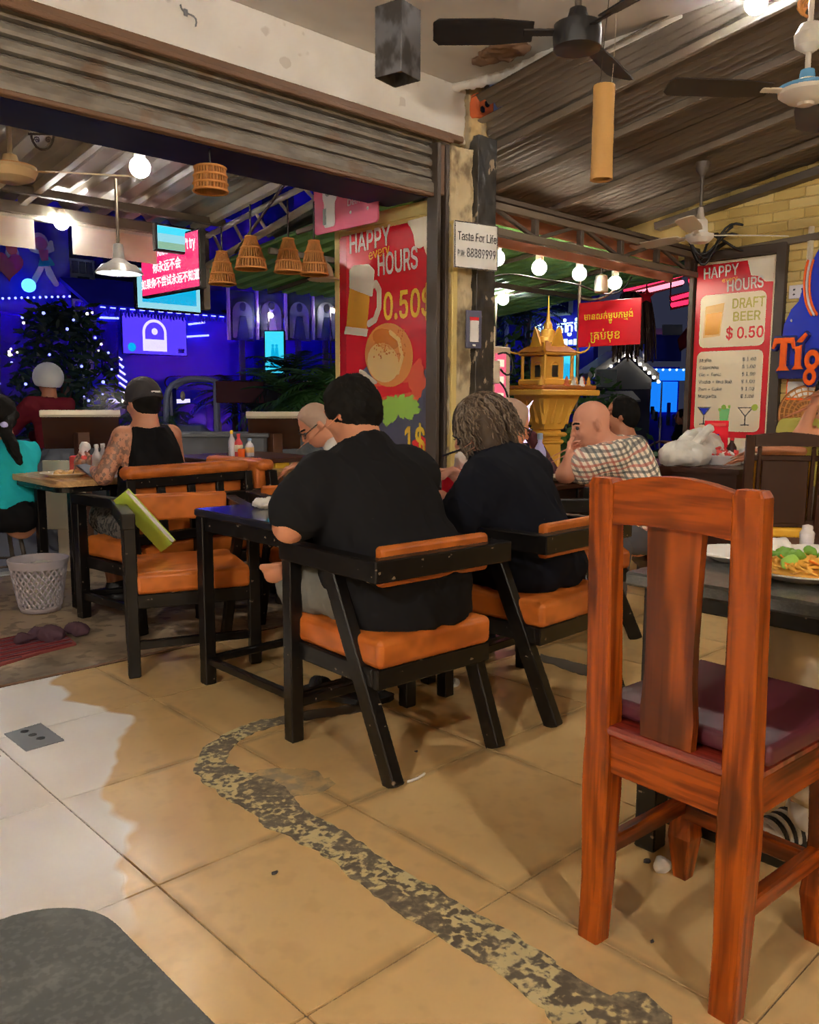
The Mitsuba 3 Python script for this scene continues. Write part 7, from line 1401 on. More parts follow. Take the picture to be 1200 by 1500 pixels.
flat(t, 'leg', [(5.620, 14.200, 3.745), (5.519, 14.200, 3.555), (5.420, 14.200, 3.390)], 'white', .05); flat(t, 'leg', [(5.698, 14.200, 3.754), (5.742, 14.200, 3.577), (5.865, 14.200, 3.407)], 'white', .05); flat(t, 'skirt', [(5.568, 14.200, 3.740), (5.613, 14.200, 3.874), (5.731, 14.200, 3.887), (5.818, 14.200, 3.780)], 'teal_cloth', .03, 2); flat(t, 'bodice', [(5.568, 14.200, 3.997), (5.712, 14.200, 4.014), (5.704, 14.200, 3.858), (5.611, 14.200, 3.835)], 'pink', .02, 3)
flat(t, 'arm', [(5.554, 14.200, 3.982), (5.427, 14.200, 4.005), (5.384, 14.200, 4.140)], 'white', .035, 2); flat(t, 'arm', [(5.711, 14.200, 4.001), (5.819, 14.200, 4.052), (5.800, 14.200, 4.192)], 'white', .035, 2); part(t, 'head', mv(mv(ext(Point(fy((5.588, 14.200, 4.140))).buffer(.13), .03), mtx((0, 0, .03))), MY), 'skin'); part(t, 'hair', mv(mv(ext(Point(fy((5.578, 14.200, 4.177))).buffer(.17).union(Point(fy((5.535, 14.200, 4.095))).buffer(.10)), .02), mtx((0, 0, .012))), MY), 'white')
hx, hz = fy((4.983, 14.200, 3.676)); hs = .30
heart = Polygon([(hx + hs * .9 * math.sin(a) ** 3, hz + hs * .06 * (13 * math.cos(a) - 5 * math.cos(2 * a) - 2 * math.cos(3 * a) - math.cos(4 * a))) for a in np.arange(40) * math.pi / 20])
one('heart_sign', mv(ext(heart, .05), MY @ mtx((0, 0, .01))), 'red', 'red heart shape on the picture wall far left', 'sign'); t = thing('wall_figure', 'lower half of an orange cut-out figure at the top left of the picture wall', 'wall figure'); flat(t, 'leg', [(5.037, 14.200, 4.209), (5.061, 14.200, 3.961)], 'orange', .10); part(t, 'foot', mv(ext(Point(fy((5.070, 14.200, 3.900))).buffer(.12), .04), MY), 'foam')
def pboard(x0, y0, x1, y1, label, a, b_):
    t = thing('sign_board', label, 'sign'); x0, x1, z1, z0 = a[0], b_[0], a[2], b_[2]; w, h = x1 - x0, z1 - z0; y = a[1]
    part(t, 'board', bx(x0, x1, y, y + .05, z0, z1, .01), 'portrait')
    for k in range(3): part(t, 'picture', bx(x0 + w * (.10 + .28 * k), x0 + w * (.34 + .28 * k), y - .012, y, z0 + h * .45, z0 + h * .9, 0), 'portrait_dark')
    part(t, 'caption', bx(x0 + w * .3, x0 + w * .75, y - .012, y, z0 + h * .15, z0 + h * .33, 0), 'portrait_dark')
pboard(0, 0, 0, 0, 'upper of the three grey picture boards beside the picture wall', (6.188, 14.300, 3.964), (6.708, 14.300, 3.441)); pboard(0, 0, 0, 0, 'middle grey picture board, level with the fringed roof', (5.808, 13.300, 3.053), (6.261, 13.300, 2.535)); pboard(0, 0, 0, 0, 'lowest grey picture board above the menu stand', (5.634, 12.900, 2.287), (5.993, 12.900, 1.632))
# tree with fairy lights
q = np.array((4.113, 9.554, 0.608)); q[2] = -.1
t = thing('tree', 'dark tree at the left strung with tiny blue and white lights', 'tree'); v, f = [], []
for k in range(1500):
    z = rnd.uniform(.3, 2.6); R_ = 1.15 * (1.1 - z / 3.0) + .12; a, rr = rnd.uniform(0, 6.28), R_ * math.sqrt(rnd.random()); p = q + V(rr * math.cos(a), rr * math.sin(a), z); d = unit([rnd.gauss(0, 1), rnd.gauss(0, 1), rnd.gauss(-.3, .6)]); e = unit(np.cross(d, [rnd.gauss(0, 1), 1, .3])); i = len(v)
    v += [p, p + d * .09 + e * .03, p + d * .19, p + d * .09 - e * .03]; f += [(i, i + 1, i + 2), (i, i + 2, i + 3)]
stuff(part(t, 'foliage', trimesh.Trimesh(np.array(v), np.array(f), process=False), 'dark_leaf')); part(t, 'trunk', rod(q, q + V(0, 0, 1.6), .08, 8), 'brown_wood', True)
fl = {'blue_led': [], 'string_white': [], 'tail_red': []}
for k in range(52):
    z = rnd.uniform(.4, 2.5); R_ = 1.15 * (1.1 - z / 3.0) + .2; a = rnd.uniform(math.pi * .75, math.pi * 1.95); fl[('blue_led', 'string_white', 'blue_led', 'tail_red')[k % 4] if k < 8 else ('blue_led', 'string_white')[k % 3 == 0]].append(ball(q + V(R_ * math.cos(a), R_ * math.sin(a), z), rnd.uniform(.012, .026), 1))
for nm in fl: stuff(part(t, 'fairy_lights', cat(*fl[nm]), 'black', em=nm))
# rider on a motorbike passing at the left
def bike(q, d, label, m_body, s=1.0):
    d = unit(d); sd = V(-d[1], d[0], 0); t = thing('motorbike', label, 'motorbike'); w = lambda a, b_, c_: q + d * a * s + sd * b_ * s + V(0, 0, c_ * s)
    for a in (-.6, .62):
        part(t, 'wheel', tube([w(a + .27 * math.cos(g), 0, .29 + .27 * math.sin(g)) for g in np.arange(20) * math.pi / 10], .05 * s, 8, True), 'rubber', True); part(t, 'hub', rod(w(a, -.06, .29), w(a, .06, .29), .09 * s, 12), 'chrome', True)
    b = Body(.02).chain([w(-.75, 0, .72), w(-.3, 0, .70), w(.0, 0, .55), w(.25, 0, .45), w(.45, 0, .75), w(.5, 0, .95)], [.06, .14, .12, .12, .13, .09], .06).cone(w(-.5, 0, .5), w(.1, 0, .42), .12, .13)
    part(t, 'fairing', b.mesh(), m_body, True); part(t, 'saddle', Body(.02).cone(w(-.7, 0, .80), w(-.05, 0, .78), .09, .10).mesh(), 'rubber', True); part(t, 'fork', rod(w(.5, 0, .95), w(.62, 0, .3), .04 * s), 'chrome', True); part(t, 'handlebar', tube([w(.38, -.33, 1.03), w(.5, -.12, 1.0), w(.5, .12, 1.0), w(.38, .33, 1.03)], .018 * s, 8), 'chrome', True)
    part(t, 'headlight', ball(w(.6, 0, .85), .08 * s, 2), 'white', True); part(t, 'tail_light', ball(w(-.82, 0, .72), .06 * s, 2), 'red', True, em='tail_red')
    return t, w
q = np.array((2.135, 5.459, 0.667)); q[2] = -.28
t, w = bike(q, (-.35, .93, 0), 'motorbike with a glowing red tail light under the rider far left', 'bike_red')
hc = w(-.25, 0, 1.62); b = Body(.014); F = unit(V(-.35, .93, 0)); sd = V(-F[1], F[0], 0); HM = hframe(hc, F); pel, ch, nk = w(-.38, 0, .92), w(-.30, 0, 1.2), w(-.26, 0, 1.46); sL, sR = nk + sd * .19 - V(0, 0, .07), nk - sd * .19 - V(0, 0, .07)
torso(b, pel, ch, sL, sR, nk, .15, .12, F); head(b, HM, nk)
for S, g in ((sL, 1), (sR, -1)): limb(b, [S, S + F * .22 + sd * g * .08 - V(0, 0, .2), w(.34, g * .30, 1.05)], [.05, .042, .03]); limb(b, [pel + sd * g * .09, pel + sd * g * .17 + F * .42 + V(0, 0, -.05), pel + sd * g * .16 + F * .32 - V(0, 0, .52)], [.09, .065, .045], .04)
t = thing('person', 'rider in a maroon jacket and white helmet on a motorbike far left', 'person'); part(t, 'body', b.mesh(), 'skin_tan', True)
b = Body(.014); torso(b, pel, ch, sL, sR, nk, .17, .14, F, .06)
for S, g in ((sL, 1), (sR, -1)): limb(b, [S, S + F * .22 + sd * g * .08 - V(0, 0, .2), w(.30, g * .29, 1.07)], [.08, .07, .05], .05)
b.cut(nk, (0, 0, 1)); part(t, 'jacket', b.mesh(.03, 8, 2, .012), 'maroon_cloth', True); b = Body(.014)
for g in (1, -1): limb(b, [pel + sd * g * .09, pel + sd * g * .17 + F * .42 + V(0, 0, -.05), pel + sd * g * .16 + F * .32 - V(0, 0, .5)], [.11, .085, .065], .04)
part(t, 'trousers', b.mesh(0, 9, 1, .01), 'black_cloth', True); b = Body(.012).ell(hp(HM, 0, -.01, .03), V(.13, .15, .14), HM); b.cut(hp(HM, 0, .0, -.06), HM[:3, :3] @ V(0, .1, -1)); part(t, 'helmet', b.mesh(), 'white', True)
# tuk-tuk: carriage with dark red canopy and pale driver's cab
t = thing('tuk_tuk', 'three-wheeled tuk-tuk with dark red canopy and pale cab parked across the street', 'tuk-tuk')
o = np.array((6.921, 8.958, 0.552)); o[2] = -.16; ex = unit(V(.85, -.53, 0)); ey = V(-ex[1], ex[0], 0); M_ = np.eye(4); M_[:3, 0], M_[:3, 1], M_[:3, 3] = ex, ey, o; M_ = M_ @ np.diag([1.25, 1.15, 1.06, 1]); R_ = lambda x, y, z: (M_ @ V(x, y, z, 1))[:3]
def tb(nm, x0, x1, y0, y1, z0, z1, m, b_=.02, em=None): return part(t, nm, mv(bx(x0, x1, y0, y1, z0, z1, b_), M_), m, em=em)
tb('cab_nose', -1.20, -.55, -.45, .45, .30, .86, 'tuk_body', .10); tb('windscreen', -1.02, -.98, -.40, .40, .86, 1.42, 'sign_blue_dark', .005)
for y in (-.45, .45): part(t, 'cab_pillar', mv(tube(curve([(-1.08, y, .84), (-1.06, y, 1.2), (-.98, y, 1.46), (-.7, y, 1.56), (-.45, y, 1.52)], 12), .035, 8), M_), 'tuk_body', True); part(t, 'door_post', mv(rod((-.45, y, .3), (-.45, y, 1.54), .035, 8), M_), 'tuk_body', True); part(t, 'rear_post', mv(rod((.72, y, .3), (.72, y, 1.55), .03, 8), M_), 'cream', True)
b = Body(.03).cone((-1.0, 0, 1.50), (1.15, 0, 1.54), .10, .10, .1, (V(0, 1, 0), .20)); part(t, 'canopy', mv(b.mesh(), M_), 'tuk_roof', True); tb('canopy_skirt', -.45, 1.22, -.52, -.49, 1.20, 1.52, 'tuk_roof', .01); tb('canopy_skirt', -.45, 1.22, .49, .52, 1.20, 1.52, 'tuk_roof', .01); tb('rear_curtain', .80, 1.22, -.51, .51, .45, 1.5, 'tuk_roof', .05); tb('body_tub', -.55, 1.25, -.5, .5, .22, .55, 'tuk_dark', .05); tb('bench', .30, .75, -.42, .42, .55, .72, 'tuk_dark', .05); tb('seat_back', .70, .80, -.42, .42, .7, 1.2, 'tuk_dark', .03); tb('inner_wall', -.44, -.40, -.42, .42, .5, .9, 'tuk_body', .01)
for x, y in ((-.9, 0), (.75, -.46), (.75, .46)): part(t, 'wheel', mv(tube([(x + .19 * math.cos(g), y, .22 + .19 * math.sin(g)) for g in np.arange(18) * math.pi / 9], .055, 8, True), M_), 'rubber', True); part(t, 'hub', mv(rod((x, y - .05, .22), (x, y + .05, .22), .12, 12), M_), 'chrome', True)
for y in (-.25, .25): part(t + '__cab_nose', 'headlamp', ball(R_(-1.21, y, .68), .075, 2), 'black', True, em='headlamp' if y < 0 else None)
part(t, 'indicator', ball(R_(-1.18, -.42, .42), .06, 2), 'lime', True, em='lime_light'); part(t, 'mirror', mv(ball((-.85, -.55, 1.30), (.03, .09, .07), 2), M_), 'cream', True); tb('bumper', -1.24, -1.16, -.42, .42, .28, .38, 'tuk_dark')
# row of arched portrait boards
t0 = 12.6
for k, (a, b_, lb) in enumerate((((8.805, 12.600, 3.424), (9.414, 12.600, 2.398), 'leftmost dim arched portrait board behind the plants'), ((9.508, 12.600, 3.487), (10.156, 12.600, 2.434), 'arched portrait board directly above the turquoise totem screen'), ((10.249, 12.600, 3.524), (10.902, 12.600, 2.471), 'third arched portrait board, above the dark palms'), ((10.994, 12.600, 3.560), (11.691, 12.600, 2.510), 'rightmost arched portrait board beside the burger poster'))):
    t = thing('portrait_board', lb, 'picture board'); x0, x1, z0, z1 = a[0], b_[0], b_[2], a[2]; w_ = x1 - x0; M_ = mtx((x0, 12.6, z0), (1, 0, 0), (0, 0, 1)); h_ = z1 - z0
    part(t, 'board', bx(x0, x1, 12.6, 12.66, z0, z1, .01), 'portrait_dark'); arch = Point(w_ / 2, h_ * .55).buffer(w_ * .40).union(sbox(w_ * .1, .05, w_ * .9, h_ * .55)); part(t, 'arch', mv(ext(arch, .01), M_), 'portrait')
    part(t, 'figure', mv(mv(ext(Point(w_ * .5, h_ * .66).buffer(w_ * .11).union(Polygon([(w_ * .25, .05), (w_ * .75, .05), (w_ * .62, h_ * .5), (w_ * .38, h_ * .5)])), .008), mtx((0, 0, .011))), M_), ('portrait_dark', 'white', 'portrait_dark', 'portrait_dark')[k]); part(t, 'hair', mv(mv(ext(Point(w_ * .5, h_ * .70).buffer(w_ * .12), .006), mtx((0, 0, .02))), M_), 'hair_black'); part(t, 'frame', bx(x0 - .07, x0 - .01, 12.56, 12.62, z0, z1 + .05, .005), 'white'); part(t, 'post', bx(x0 + w_ * .4, x0 + w_ * .6, 12.62, 12.68, -.04, z0, 0), 'dark_steel')
bulb(np.array((9.621, 12.300, 2.934)), .05, 260.0, 'small spotlight over the turquoise totem screen', col=np.array([1, .95, .7]), w=.2, pole=-.1); bulb(np.array((11.298, 12.300, 3.156)), .05, 200.0, 'small spotlight under the rightmost portrait board', col=np.array([1, .95, .7]), w=.2, pole=-.1)
a, b_ = np.array((6.595, 8.063, 1.574)), np.array((6.855, 7.929, 2.199)); xx = V(.724, -.689, 0); w_, h_ = .285, b_[2] - a[2]; M_ = mtx(a, xx, (0, 0, 1)); t = screen('slim turquoise totem screen among the dark plants', M_, w_, h_, 'screen_cyan', dep=.12); part(t, 'plinth', mv(cbox((w_ + .06, a[2] + .1, .14), (w_ / 2, -(a[2] + .1) / 2 - .02, -.06), .01), M_), 'black')
for k in (.42, .62): part(t, 'picture_figure', mv(ext(Point(w_ * k, h_ * .66).buffer(.022).union(Polygon([(w_ * k - .05, h_ * .12), (w_ * k + .05, h_ * .12), (w_ * k + .02, h_ * .62), (w_ * k - .02, h_ * .62)])), .003), M_), 'black', em='screen_teal')
# dark back walls across the street
struct('wall_street_back', bx(10.5, 24, 16.5, 16.7, -.1, 7, 0), 'dark_wall', 'dark house fronts across the street')
for (q, h, R, n, lb, m) in (((7.910, 11.063, 0.454), 1.3, .9, 24, 'dark palm before the blue bar front, behind the tuk-tuk', 'dark_leaf'), ((7.608, 9.967, 0.500), 1.15, .8, 22, 'dark palm left of the turquoise totem screen', 'dark_leaf'), ((6.012, 6.362, 0.664), 1.2, .95, 28, 'palm with pale fronds right of the turquoise totem screen', 'green_leaf'), ((5.970, 5.710, 0.687), 1.45, .85, 26, 'dark palm beside the edge of the burger poster', 'green_leaf'), ((6.346, 7.013, 0.633), 1.6, .8, 20, 'taller dark palm under the third portrait board', 'dark_leaf'), ((5.696, 9.432, 0.569), 1.0, .5, 20, 'small pale potted palm on the bar counter behind the man in the cap', 'green_leaf')):
    palm((q[0], q[1], -.1), h, R, n, lb, m)
# ---------------------------------------------------------------- terrace edge: menu stands, boards, covered scooter
def menu_stand(cx, label, w, slant, q, lamp=True):
    t = thing('menu_stand', label, 'menu stand'); q = np.asarray(q, float); f_ = unit(V(q[0] + .88, q[1] + 3.0, 0)); r_ = V(f_[1], -f_[0], 0)
    M_ = mtx(q, r_, unit(f_ * .72 * -1 + V(0, 0, .62))); part(t, 'desk', mv(cbox((w, .40, .03), (0, -.17, 0), .004), M_), 'brown_wood'); part(t, 'desk_rim', mv(cbox((w + .02, .03, .05), (0, .035, .0), .004), M_), 'cream'); part(t, 'menu_page', mv(cbox((w * .92, .33, .004), (0, -.17, -.018), .001), M_), 'white')
    c_ = q - f_ * -.12 - V(0, 0, .18); part(t, 'post', bx(c_[0] - .045, c_[0] + .045, c_[1] - .045, c_[1] + .045, -.2, c_[2] + .06), 'brown_wood'); part(t, 'foot', bx(c_[0] - .22, c_[0] + .22, c_[1] - .2, c_[1] + .2, -.2, -.13, .01), 'dark_wood')
    for k in (-.06, .06): part(t + '__desk', 'clip', mv(ball((k, -.06, -.03), .02, 2), M_), 'white', True)
menu_stand(0, 'dark wooden menu stand with a white top edge left of the man in the cap', .54, 0, (1.717, 3.278, 1.036)); menu_stand(0, 'brown wooden menu stand seen from behind, above the sauce bottles', .40, 0, (2.819, 2.365, 1.029))
q = (1.285, 2.622, 0.535); r_ = V(.724, -.689, 0); Mb = mtx(q, r_, (0, 0, 1)); one('display_board', mv(cbox((.21, .46, .02), b=.004), Mb), 'cream', 'blank cream board standing behind the left end of the wooden table', 'board'); q = (1.391, 2.710, 0.426); one('display_board', mv(cbox((.20, .90, .02), (0, -.2, 0), b=.004), mtx(q, r_, (0, 0, 1))), 'cream', 'second cream board showing under the wooden table', 'board')
q = np.array((2.621, 2.757, 0.612)); t = thing('planter_bench', 'dark grey block bench behind the man in the cap', 'bench'); Mb = mtx((q[0], q[1], 0), r_, (-r_[1], r_[0], 0)); zz = (2.647, 2.786, 0.907)[2]
part(t, 'block', mv(bx(-.42, .34, -.1, .25, -.2, zz, .02), Mb), 'grey_panel'); part(t, 'top_lip', mv(bx(-.44, .36, -.12, .27, zz - .03, zz + .004, .008), Mb), 'grey_panel')
def cover(q, r, label):
    b = Body(.02).ell(q, r).ell(np.asarray(q) + V(.25, -.2, -.1), np.asarray(r) * .9).cone(np.asarray(q) - V(0, 0, .5), q, .3, .3); t = thing('covered_scooter', label, 'scooter'); part(t, 'cover', b.mesh(.08, 6), 'grey_panel', True); part(t, 'wheel', tube([np.asarray(q) + V(.36 + .2 * math.cos(a) * .7, -.3 + .2 * math.cos(a) * -.7, -.75 + .2 * math.sin(a)) for a in np.arange(16) * math.pi / 8], .05, 8, True), 'rubber', True)
cover((2.174, 4.560, 0.523), (.34, .34, .2), 'grey covered scooter at the roadside left of the man in the cap'); cover((3.706, 3.101, 0.531), (.3, .3, .22), 'grey covered scooter at the roadside behind the bending man')
# smoke drifting before the man in the cap
q = np.array((1.698, 2.757, 1.139)); n_ = 28; G = np.stack(np.meshgrid(*[np.linspace(-1, 1, n_)] * 3, indexing='ij'), -1)
den = np.clip(1 - np.linalg.norm(G, axis=-1), 0, 1) ** 1.2 * np.clip(meshkit.fbm(G * 2.3 + 4, 3, 2) * 2.6 - .75, 0, 1)
Ms = T4(mtx(q, (.724, -.689, 0), (.689, .724, 0))) @ T4().scale([.20, .16, .15])
t = thing('smoke', 'thin puff of pale smoke drifting before the man in the cap', 'smoke')
scene[t + '__puff'] = {'type': 'cube', 'to_world': Ms, 'bsdf': {'type': 'null'}, 'interior': {'type': 'heterogeneous', 'albedo': {'type': 'rgb', 'value': [.93, .93, .95]}, 'scale': 7.0, 'sigma_t': {'type': 'gridvolume', 'grid': mi.VolumeGrid(np.ascontiguousarray(den.transpose(2, 1, 0)[..., None].astype(np.float32))), 'to_world': Ms @ T4().translate([-1, -1, -1]) @ T4().scale(2)}}}
stuff(t + '__puff')
# ---------------------------------------------------------------- right-hand view: spirit house, light box, blue fronts
q = np.array((4.719, 1.264, 1.093)); o = V(q[0], q[1], -.004); zP = (4.732, 1.278, 1.242)[2]
t = thing('spirit_house', 'small golden spirit house on a carved pillar outside the girder', 'spirit house'); Mh = rz(math.radians(-12), o) @ np.diag([1.12, 1.12, 1, 1]); sq = lambda r, z0, z1, m, nm, b_=.006, c=(0, 0): part(t, nm, mv(bx(c[0] - r, c[0] + r, c[1] - r, c[1] + r, z0, z1, b_), Mh), m)
sq(.15, 0, .10, 'shrine_gold', 'foot'); sq(.12, .10, .16, 'shrine_gold', 'foot_step'); sq(.085, .16, zP - .30, 'shrine_gold', 'shaft', .012)
for z, r in ((.30, .105), (.55, .10), (.60, .115), (zP - .42, .10), (zP - .36, .115)): sq(r, z, z + .035, 'shrine_gold', 'moulding', .012)
part(t, 'capital', mv(hullp([(a * .09, b_ * .09, zP - .30) for a in (-1, 1) for b_ in (-1, 1)] + [(a * .17, b_ * .17, zP - .03) for a in (-1, 1) for b_ in (-1, 1)]), Mh), 'shrine_gold')
for s in range(4):
    for k in range(4):
        a = s * math.pi / 2; u = -.105 + .07 * k; part(t + '__capital', 'lotus_petal', mv(hullp([(.13, u - .028, zP - .10), (.13, u + .028, zP - .10), (.165, u, zP - .05), (.105, u - .018, zP - .26), (.105, u + .018, zP - .26), (.125, u, zP - .24)]), Mh @ rz(a)), 'shrine_gold')
    for k in range(3): part(t + '__shaft', 'carved_leaf', mv(hullp([(.084, -.06 + .06 * k - .02, .62), (.084, -.06 + .06 * k + .02, .62), (.098, -.06 + .06 * k, .66), (.084, -.06 + .06 * k, .78)]), Mh @ rz(s * math.pi / 2)), 'shrine_gold')
sq(.27, zP - .03, zP + .015, 'shrine_gold', 'platform'); sq(.255, zP + .015, zP + .05, 'shrine_brown', 'platform_rim', .01); sq(.15, zP + .05, zP + .10, 'shrine_gold', 'house_step', .01)  # rim here and roof slopes below take a darker brown than the gold
Mh = Mh @ mtx((0, 0, zP)) @ np.diag([1, 1, .78, 1]) @ mtx((0, 0, -zP))
sq(.085, zP + .10, zP + .36, 'shrine_gold', 'house_wall', .004)
for s in range(4): part(t + '__house_wall', 'doorway', mv(cbox((.004, .055, .12), (.088, 0, zP + .21), .001), Mh @ rz(s * math.pi / 2)), 'black'); part(t + '__house_wall', 'door_arch', mv(tube([(.088, .036 * math.cos(a), zP + .26 + .045 * math.sin(a)) for a in np.linspace(0, math.pi, 10)], .008, 6), Mh @ rz(s * math.pi / 2)), 'shrine_gold', True)
for a, b_ in ((-1, -1), (1, -1), (-1, 1), (1, 1)): part(t, 'column', mv(rod((a * .125, b_ * .125, zP + .10), (a * .125, b_ * .125, zP + .38), .013, 10), Mh), 'gold', True)
sq(.15, zP + .37, zP + .40, 'shrine_gold', 'eave', .008)
for a in range(4):
    part(t, 'roof_slope', mv(hullp([(.0, -.16, zP + .40), (.16, -.16, zP + .40), (.16, .16, zP + .40), (0, .16, zP + .40), (.055, -.06, zP + .52), (.055, .06, zP + .52), (0, 0, zP + .52)]), Mh @ rz(a * math.pi / 2)), 'shrine_brown'); part(t, 'gable', mv(hullp([(.11, -.075, zP + .41), (.11, .075, zP + .41), (.125, 0, zP + .66), (.09, -.06, zP + .41), (.09, .06, zP + .41), (.09, 0, zP + .63)]), Mh @ rz(a * math.pi / 2)), 'gold')
    part(t, 'eave_horn', mv(tube(curve([(.14, .14, zP + .40), (.18, .18, zP + .405), (.205, .205, zP + .44), (.205, .205, zP + .50)], 10), np.linspace(.014, .004, 10), 6), Mh @ rz(a * math.pi / 2)), 'gold', True)
part(t, 'spire', mv(lathe([(.085, zP + .50), (.075, zP + .56), (.055, zP + .57), (.05, zP + .63), (.034, zP + .64), (.028, zP + .70), (.017, zP + .72), (.010, zP + .80), (.003, zP + .98), (0, zP + .98)], n=16), Mh), 'shrine_gold', 30)
for k, (x, y) in enumerate(((.2, -.22), (.24, -.05), (-.02, -.235), (.06, -.22), (.23, .18), (-.22, -.2), (.225, -.14), (.12, -.235))): part(t, 'figurine', mv(lathe([(0, 0), (.022, 0), (.026, .02), (.014, .035), (.018, .055), (.010, .07), (.012, .082), (.004, .10), (0, .115)], (x, y, zP + .05), 12), Mh), ('gold', 'shrine_gold', 'clay', 'white')[k % 4], True)
# pink light box
a, b_ = np.array((3.468, 0.852, 1.469)), np.array((3.745, 0.877, 1.518)); xx = unit((b_ - a) * (1, 1, 0)); t = thing('light_box', 'pink illuminated price light box with a cream side beside the pillar', 'light box'); M_ = mtx((a[0], a[1], 0), xx, (0, 0, 1)); zt = b_[2]; w_ = np.linalg.norm((b_ - a)[:2])
part(t, 'casing', mv(bx(-.02, w_ + .07, 0, zt + .02, -.22, -.012, .006), M_), 'cream'); part(t, 'display', mv(bx(0, w_, .14, zt - .03, -.012, 0, 0), M_), 'black', em='pink_soft')
for r in range(7):
    for u, ww in ((.08, .42), (.62, .28)): part(t + '__display', 'price_text', mv(bx(w_ * u, w_ * (u + ww), zt - .12 - .115 * r, zt - .07 - .115 * r, .0, .003, 0), M_), 'black', em='cream_soft')
part(t, 'white_sheet', mv(bx(-.10, .02, zt - .75, zt - .25, .004, .012, .002), M_), 'black', em='cream_soft'); part(t, 'pink_sticker', mv(bx(-.01, .05, zt + .0, zt + .07, -.1, -.08, .004), M_), 'pink', em='pink_soft')
# blue fronts at the right
t = thing('blue_building', 'blue-lit plastered house front behind the spirit house', 'building'); PX = 17.6
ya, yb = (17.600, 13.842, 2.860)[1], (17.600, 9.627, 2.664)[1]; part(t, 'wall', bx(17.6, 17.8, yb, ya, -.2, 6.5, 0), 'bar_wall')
for a, b_ in (((17.550, 13.135, 3.619), (17.550, 12.463, 2.644)), ((17.550, 11.006, 4.050), (17.550, 10.331, 3.423))):
    y0, y1, z0, z1 = b_[1], a[1], b_[2], a[2]; part(t, 'window_pane', bx(17.56, 17.6, y0, y1, z0, z1, 0), 'sign_blue_dark')
    for e in ((y0 - .05, y0 + .05, z0, z1), (y1 - .05, y1 + .05, z0, z1), (y0, y1, z0 - .05, z0 + .05), (y0, y1, z1 - .05, z1 + .05)): part(t, 'window_frame', bx(17.52, 17.58, *e, 0), 'white')
q = (17.400, 10.511, 3.043); M_ = mtx(q, (0, -1, 0), (0, 0, 1)); t = thing('lettered_sign', 'white glowing lettering on the blue house front', 'sign'); part(t, 'lettering', glyphs(KH3[:6], .46, M_ @ mtx((-.33, 0, 0)), .03), 'black', em='cyan_white'); part(t, 'lettering', glyphs(KH3[6:], .46, M_ @ mtx((.40, 0, 0)), .03), 'black', em='cyan_white'); part(t, 'second_row', mv(cat(*[cbox((.13, .12 + .03 * (k % 3), .03), (-.62 + .155 * k, -.38, 0), .01) for k in range(9)]), M_), 'black', em='cyan_white'); part(t, 'rail', mv(cbox((1.6, .04, .03), (0, -.50, -.03)), M_), 'dark_steel')
a, b_ = np.array((6.964, 2.804, 1.401)), np.array((7.129, 2.702, 1.705)); M_ = mtx(a, r_, (0, 0, 1)); t = screen('small turquoise advertising screen behind the spirit house', M_, .20, b_[2] - a[2], 'screen_cyan', dep=.08); part(t, 'post', mv(bx(.08, .12, -a[2] - .16, 0, -.06, -.02), M_), 'black')
part(t, 'picture', mv(ext(Point(.08, .14).buffer(.045).union(Polygon([(.03, .01), (.16, .01), (.12, .14), (.06, .12)])), .003), M_), 'black', em='screen_teal')
for y_, lb in ((0, 'tall dark palm against the blue house front'),): palm(np.array((16.500, 10.901, 0.933)) * (1, 1, 0) + V(0, 0, -.1), 3.4, 1.2, 24, lb)
shrub(np.array((9.174, 5.506, 1.026)) * (1, 1, 0), .55, 1.2, 500, 'leafy shrub below the framed window of the blue house', 'green_leaf', .14); shrub(np.array((10.193, 5.927, 1.017)) * (1, 1, 0), .6, 1.3, 400, 'dark shrub left of the spirit house roof', 'dark_leaf', .16)
# little house with a string of white lights along its gable
q = np.array((11.043, 4.501, 1.460)); Mg = np.eye(4); ex = V(.724, -.689, 0); ey = V(.689, .724, 0); Mg[:3, 0], Mg[:3, 1], Mg[:3, 3] = ex, ey, (q[0], q[1], 0); zg = lambda p: p[2]
t = thing('gable_house', 'little dark house with a string of white bulbs along its gable', 'building'); zA, zE = (11.089, 4.552, 1.979)[2], (11.378, 4.190, 1.505)[2]
def gp(nm, pts, m, d=.12): return part(t, nm, mv(hullp([(x, y, z) for x, z in pts for y in (0, d)]), Mg), m)
gp('roof_slope', [(0, zA + .05), (0, zA - .08), (.52, zE - .03), (.52, zE + .10)], 'tin', 1.4); gp('roof_slope', [(0, zA + .05), (0, zA - .08), (-.62, zE - .03), (-.62, zE + .10)], 'tin', 1.4); gp('gable_wall', [(0, zA - .12), (.40, zE), (-.45, zE), (.40, zE - .15), (-.45, zE - .15)], 'grey_panel', .05); part(t, 'notice', mv(bx(-.52, -.18, -.10, -.06, zE - .12, zE + .16, .004), Mg), 'portrait'); part(t, 'awning', mv(hullp([(-.7, -.5, zE - .32), (.1, -.5, zE - .32), (-.7, 0, zE - .18), (.1, 0, zE - .18), (-.7, -.5, zE - .35), (.1, -.5, zE - .35)]), Mg), 'tin'); part(t, 'house_body', mv(bx(-.45, .42, .1, 1.2, -.1, zE - .1, 0), Mg), 'dark_wall')
for k in range(7): part(t, 'gable_bulb', mv(ball((.04 + .075 * k, -.06, zA - .06 - (zA - zE) * (.04 + .075 * k) / .52), .028, 2), Mg), 'black', True, em='string_white')
for k in range(5): part(t, 'gable_bulb', mv(ball((-.05 - .11 * k, -.06, zA - .06 - (zA - zE) * (.05 + .11 * k) / .62), .024, 2), Mg), 'black', True, em='string_white')
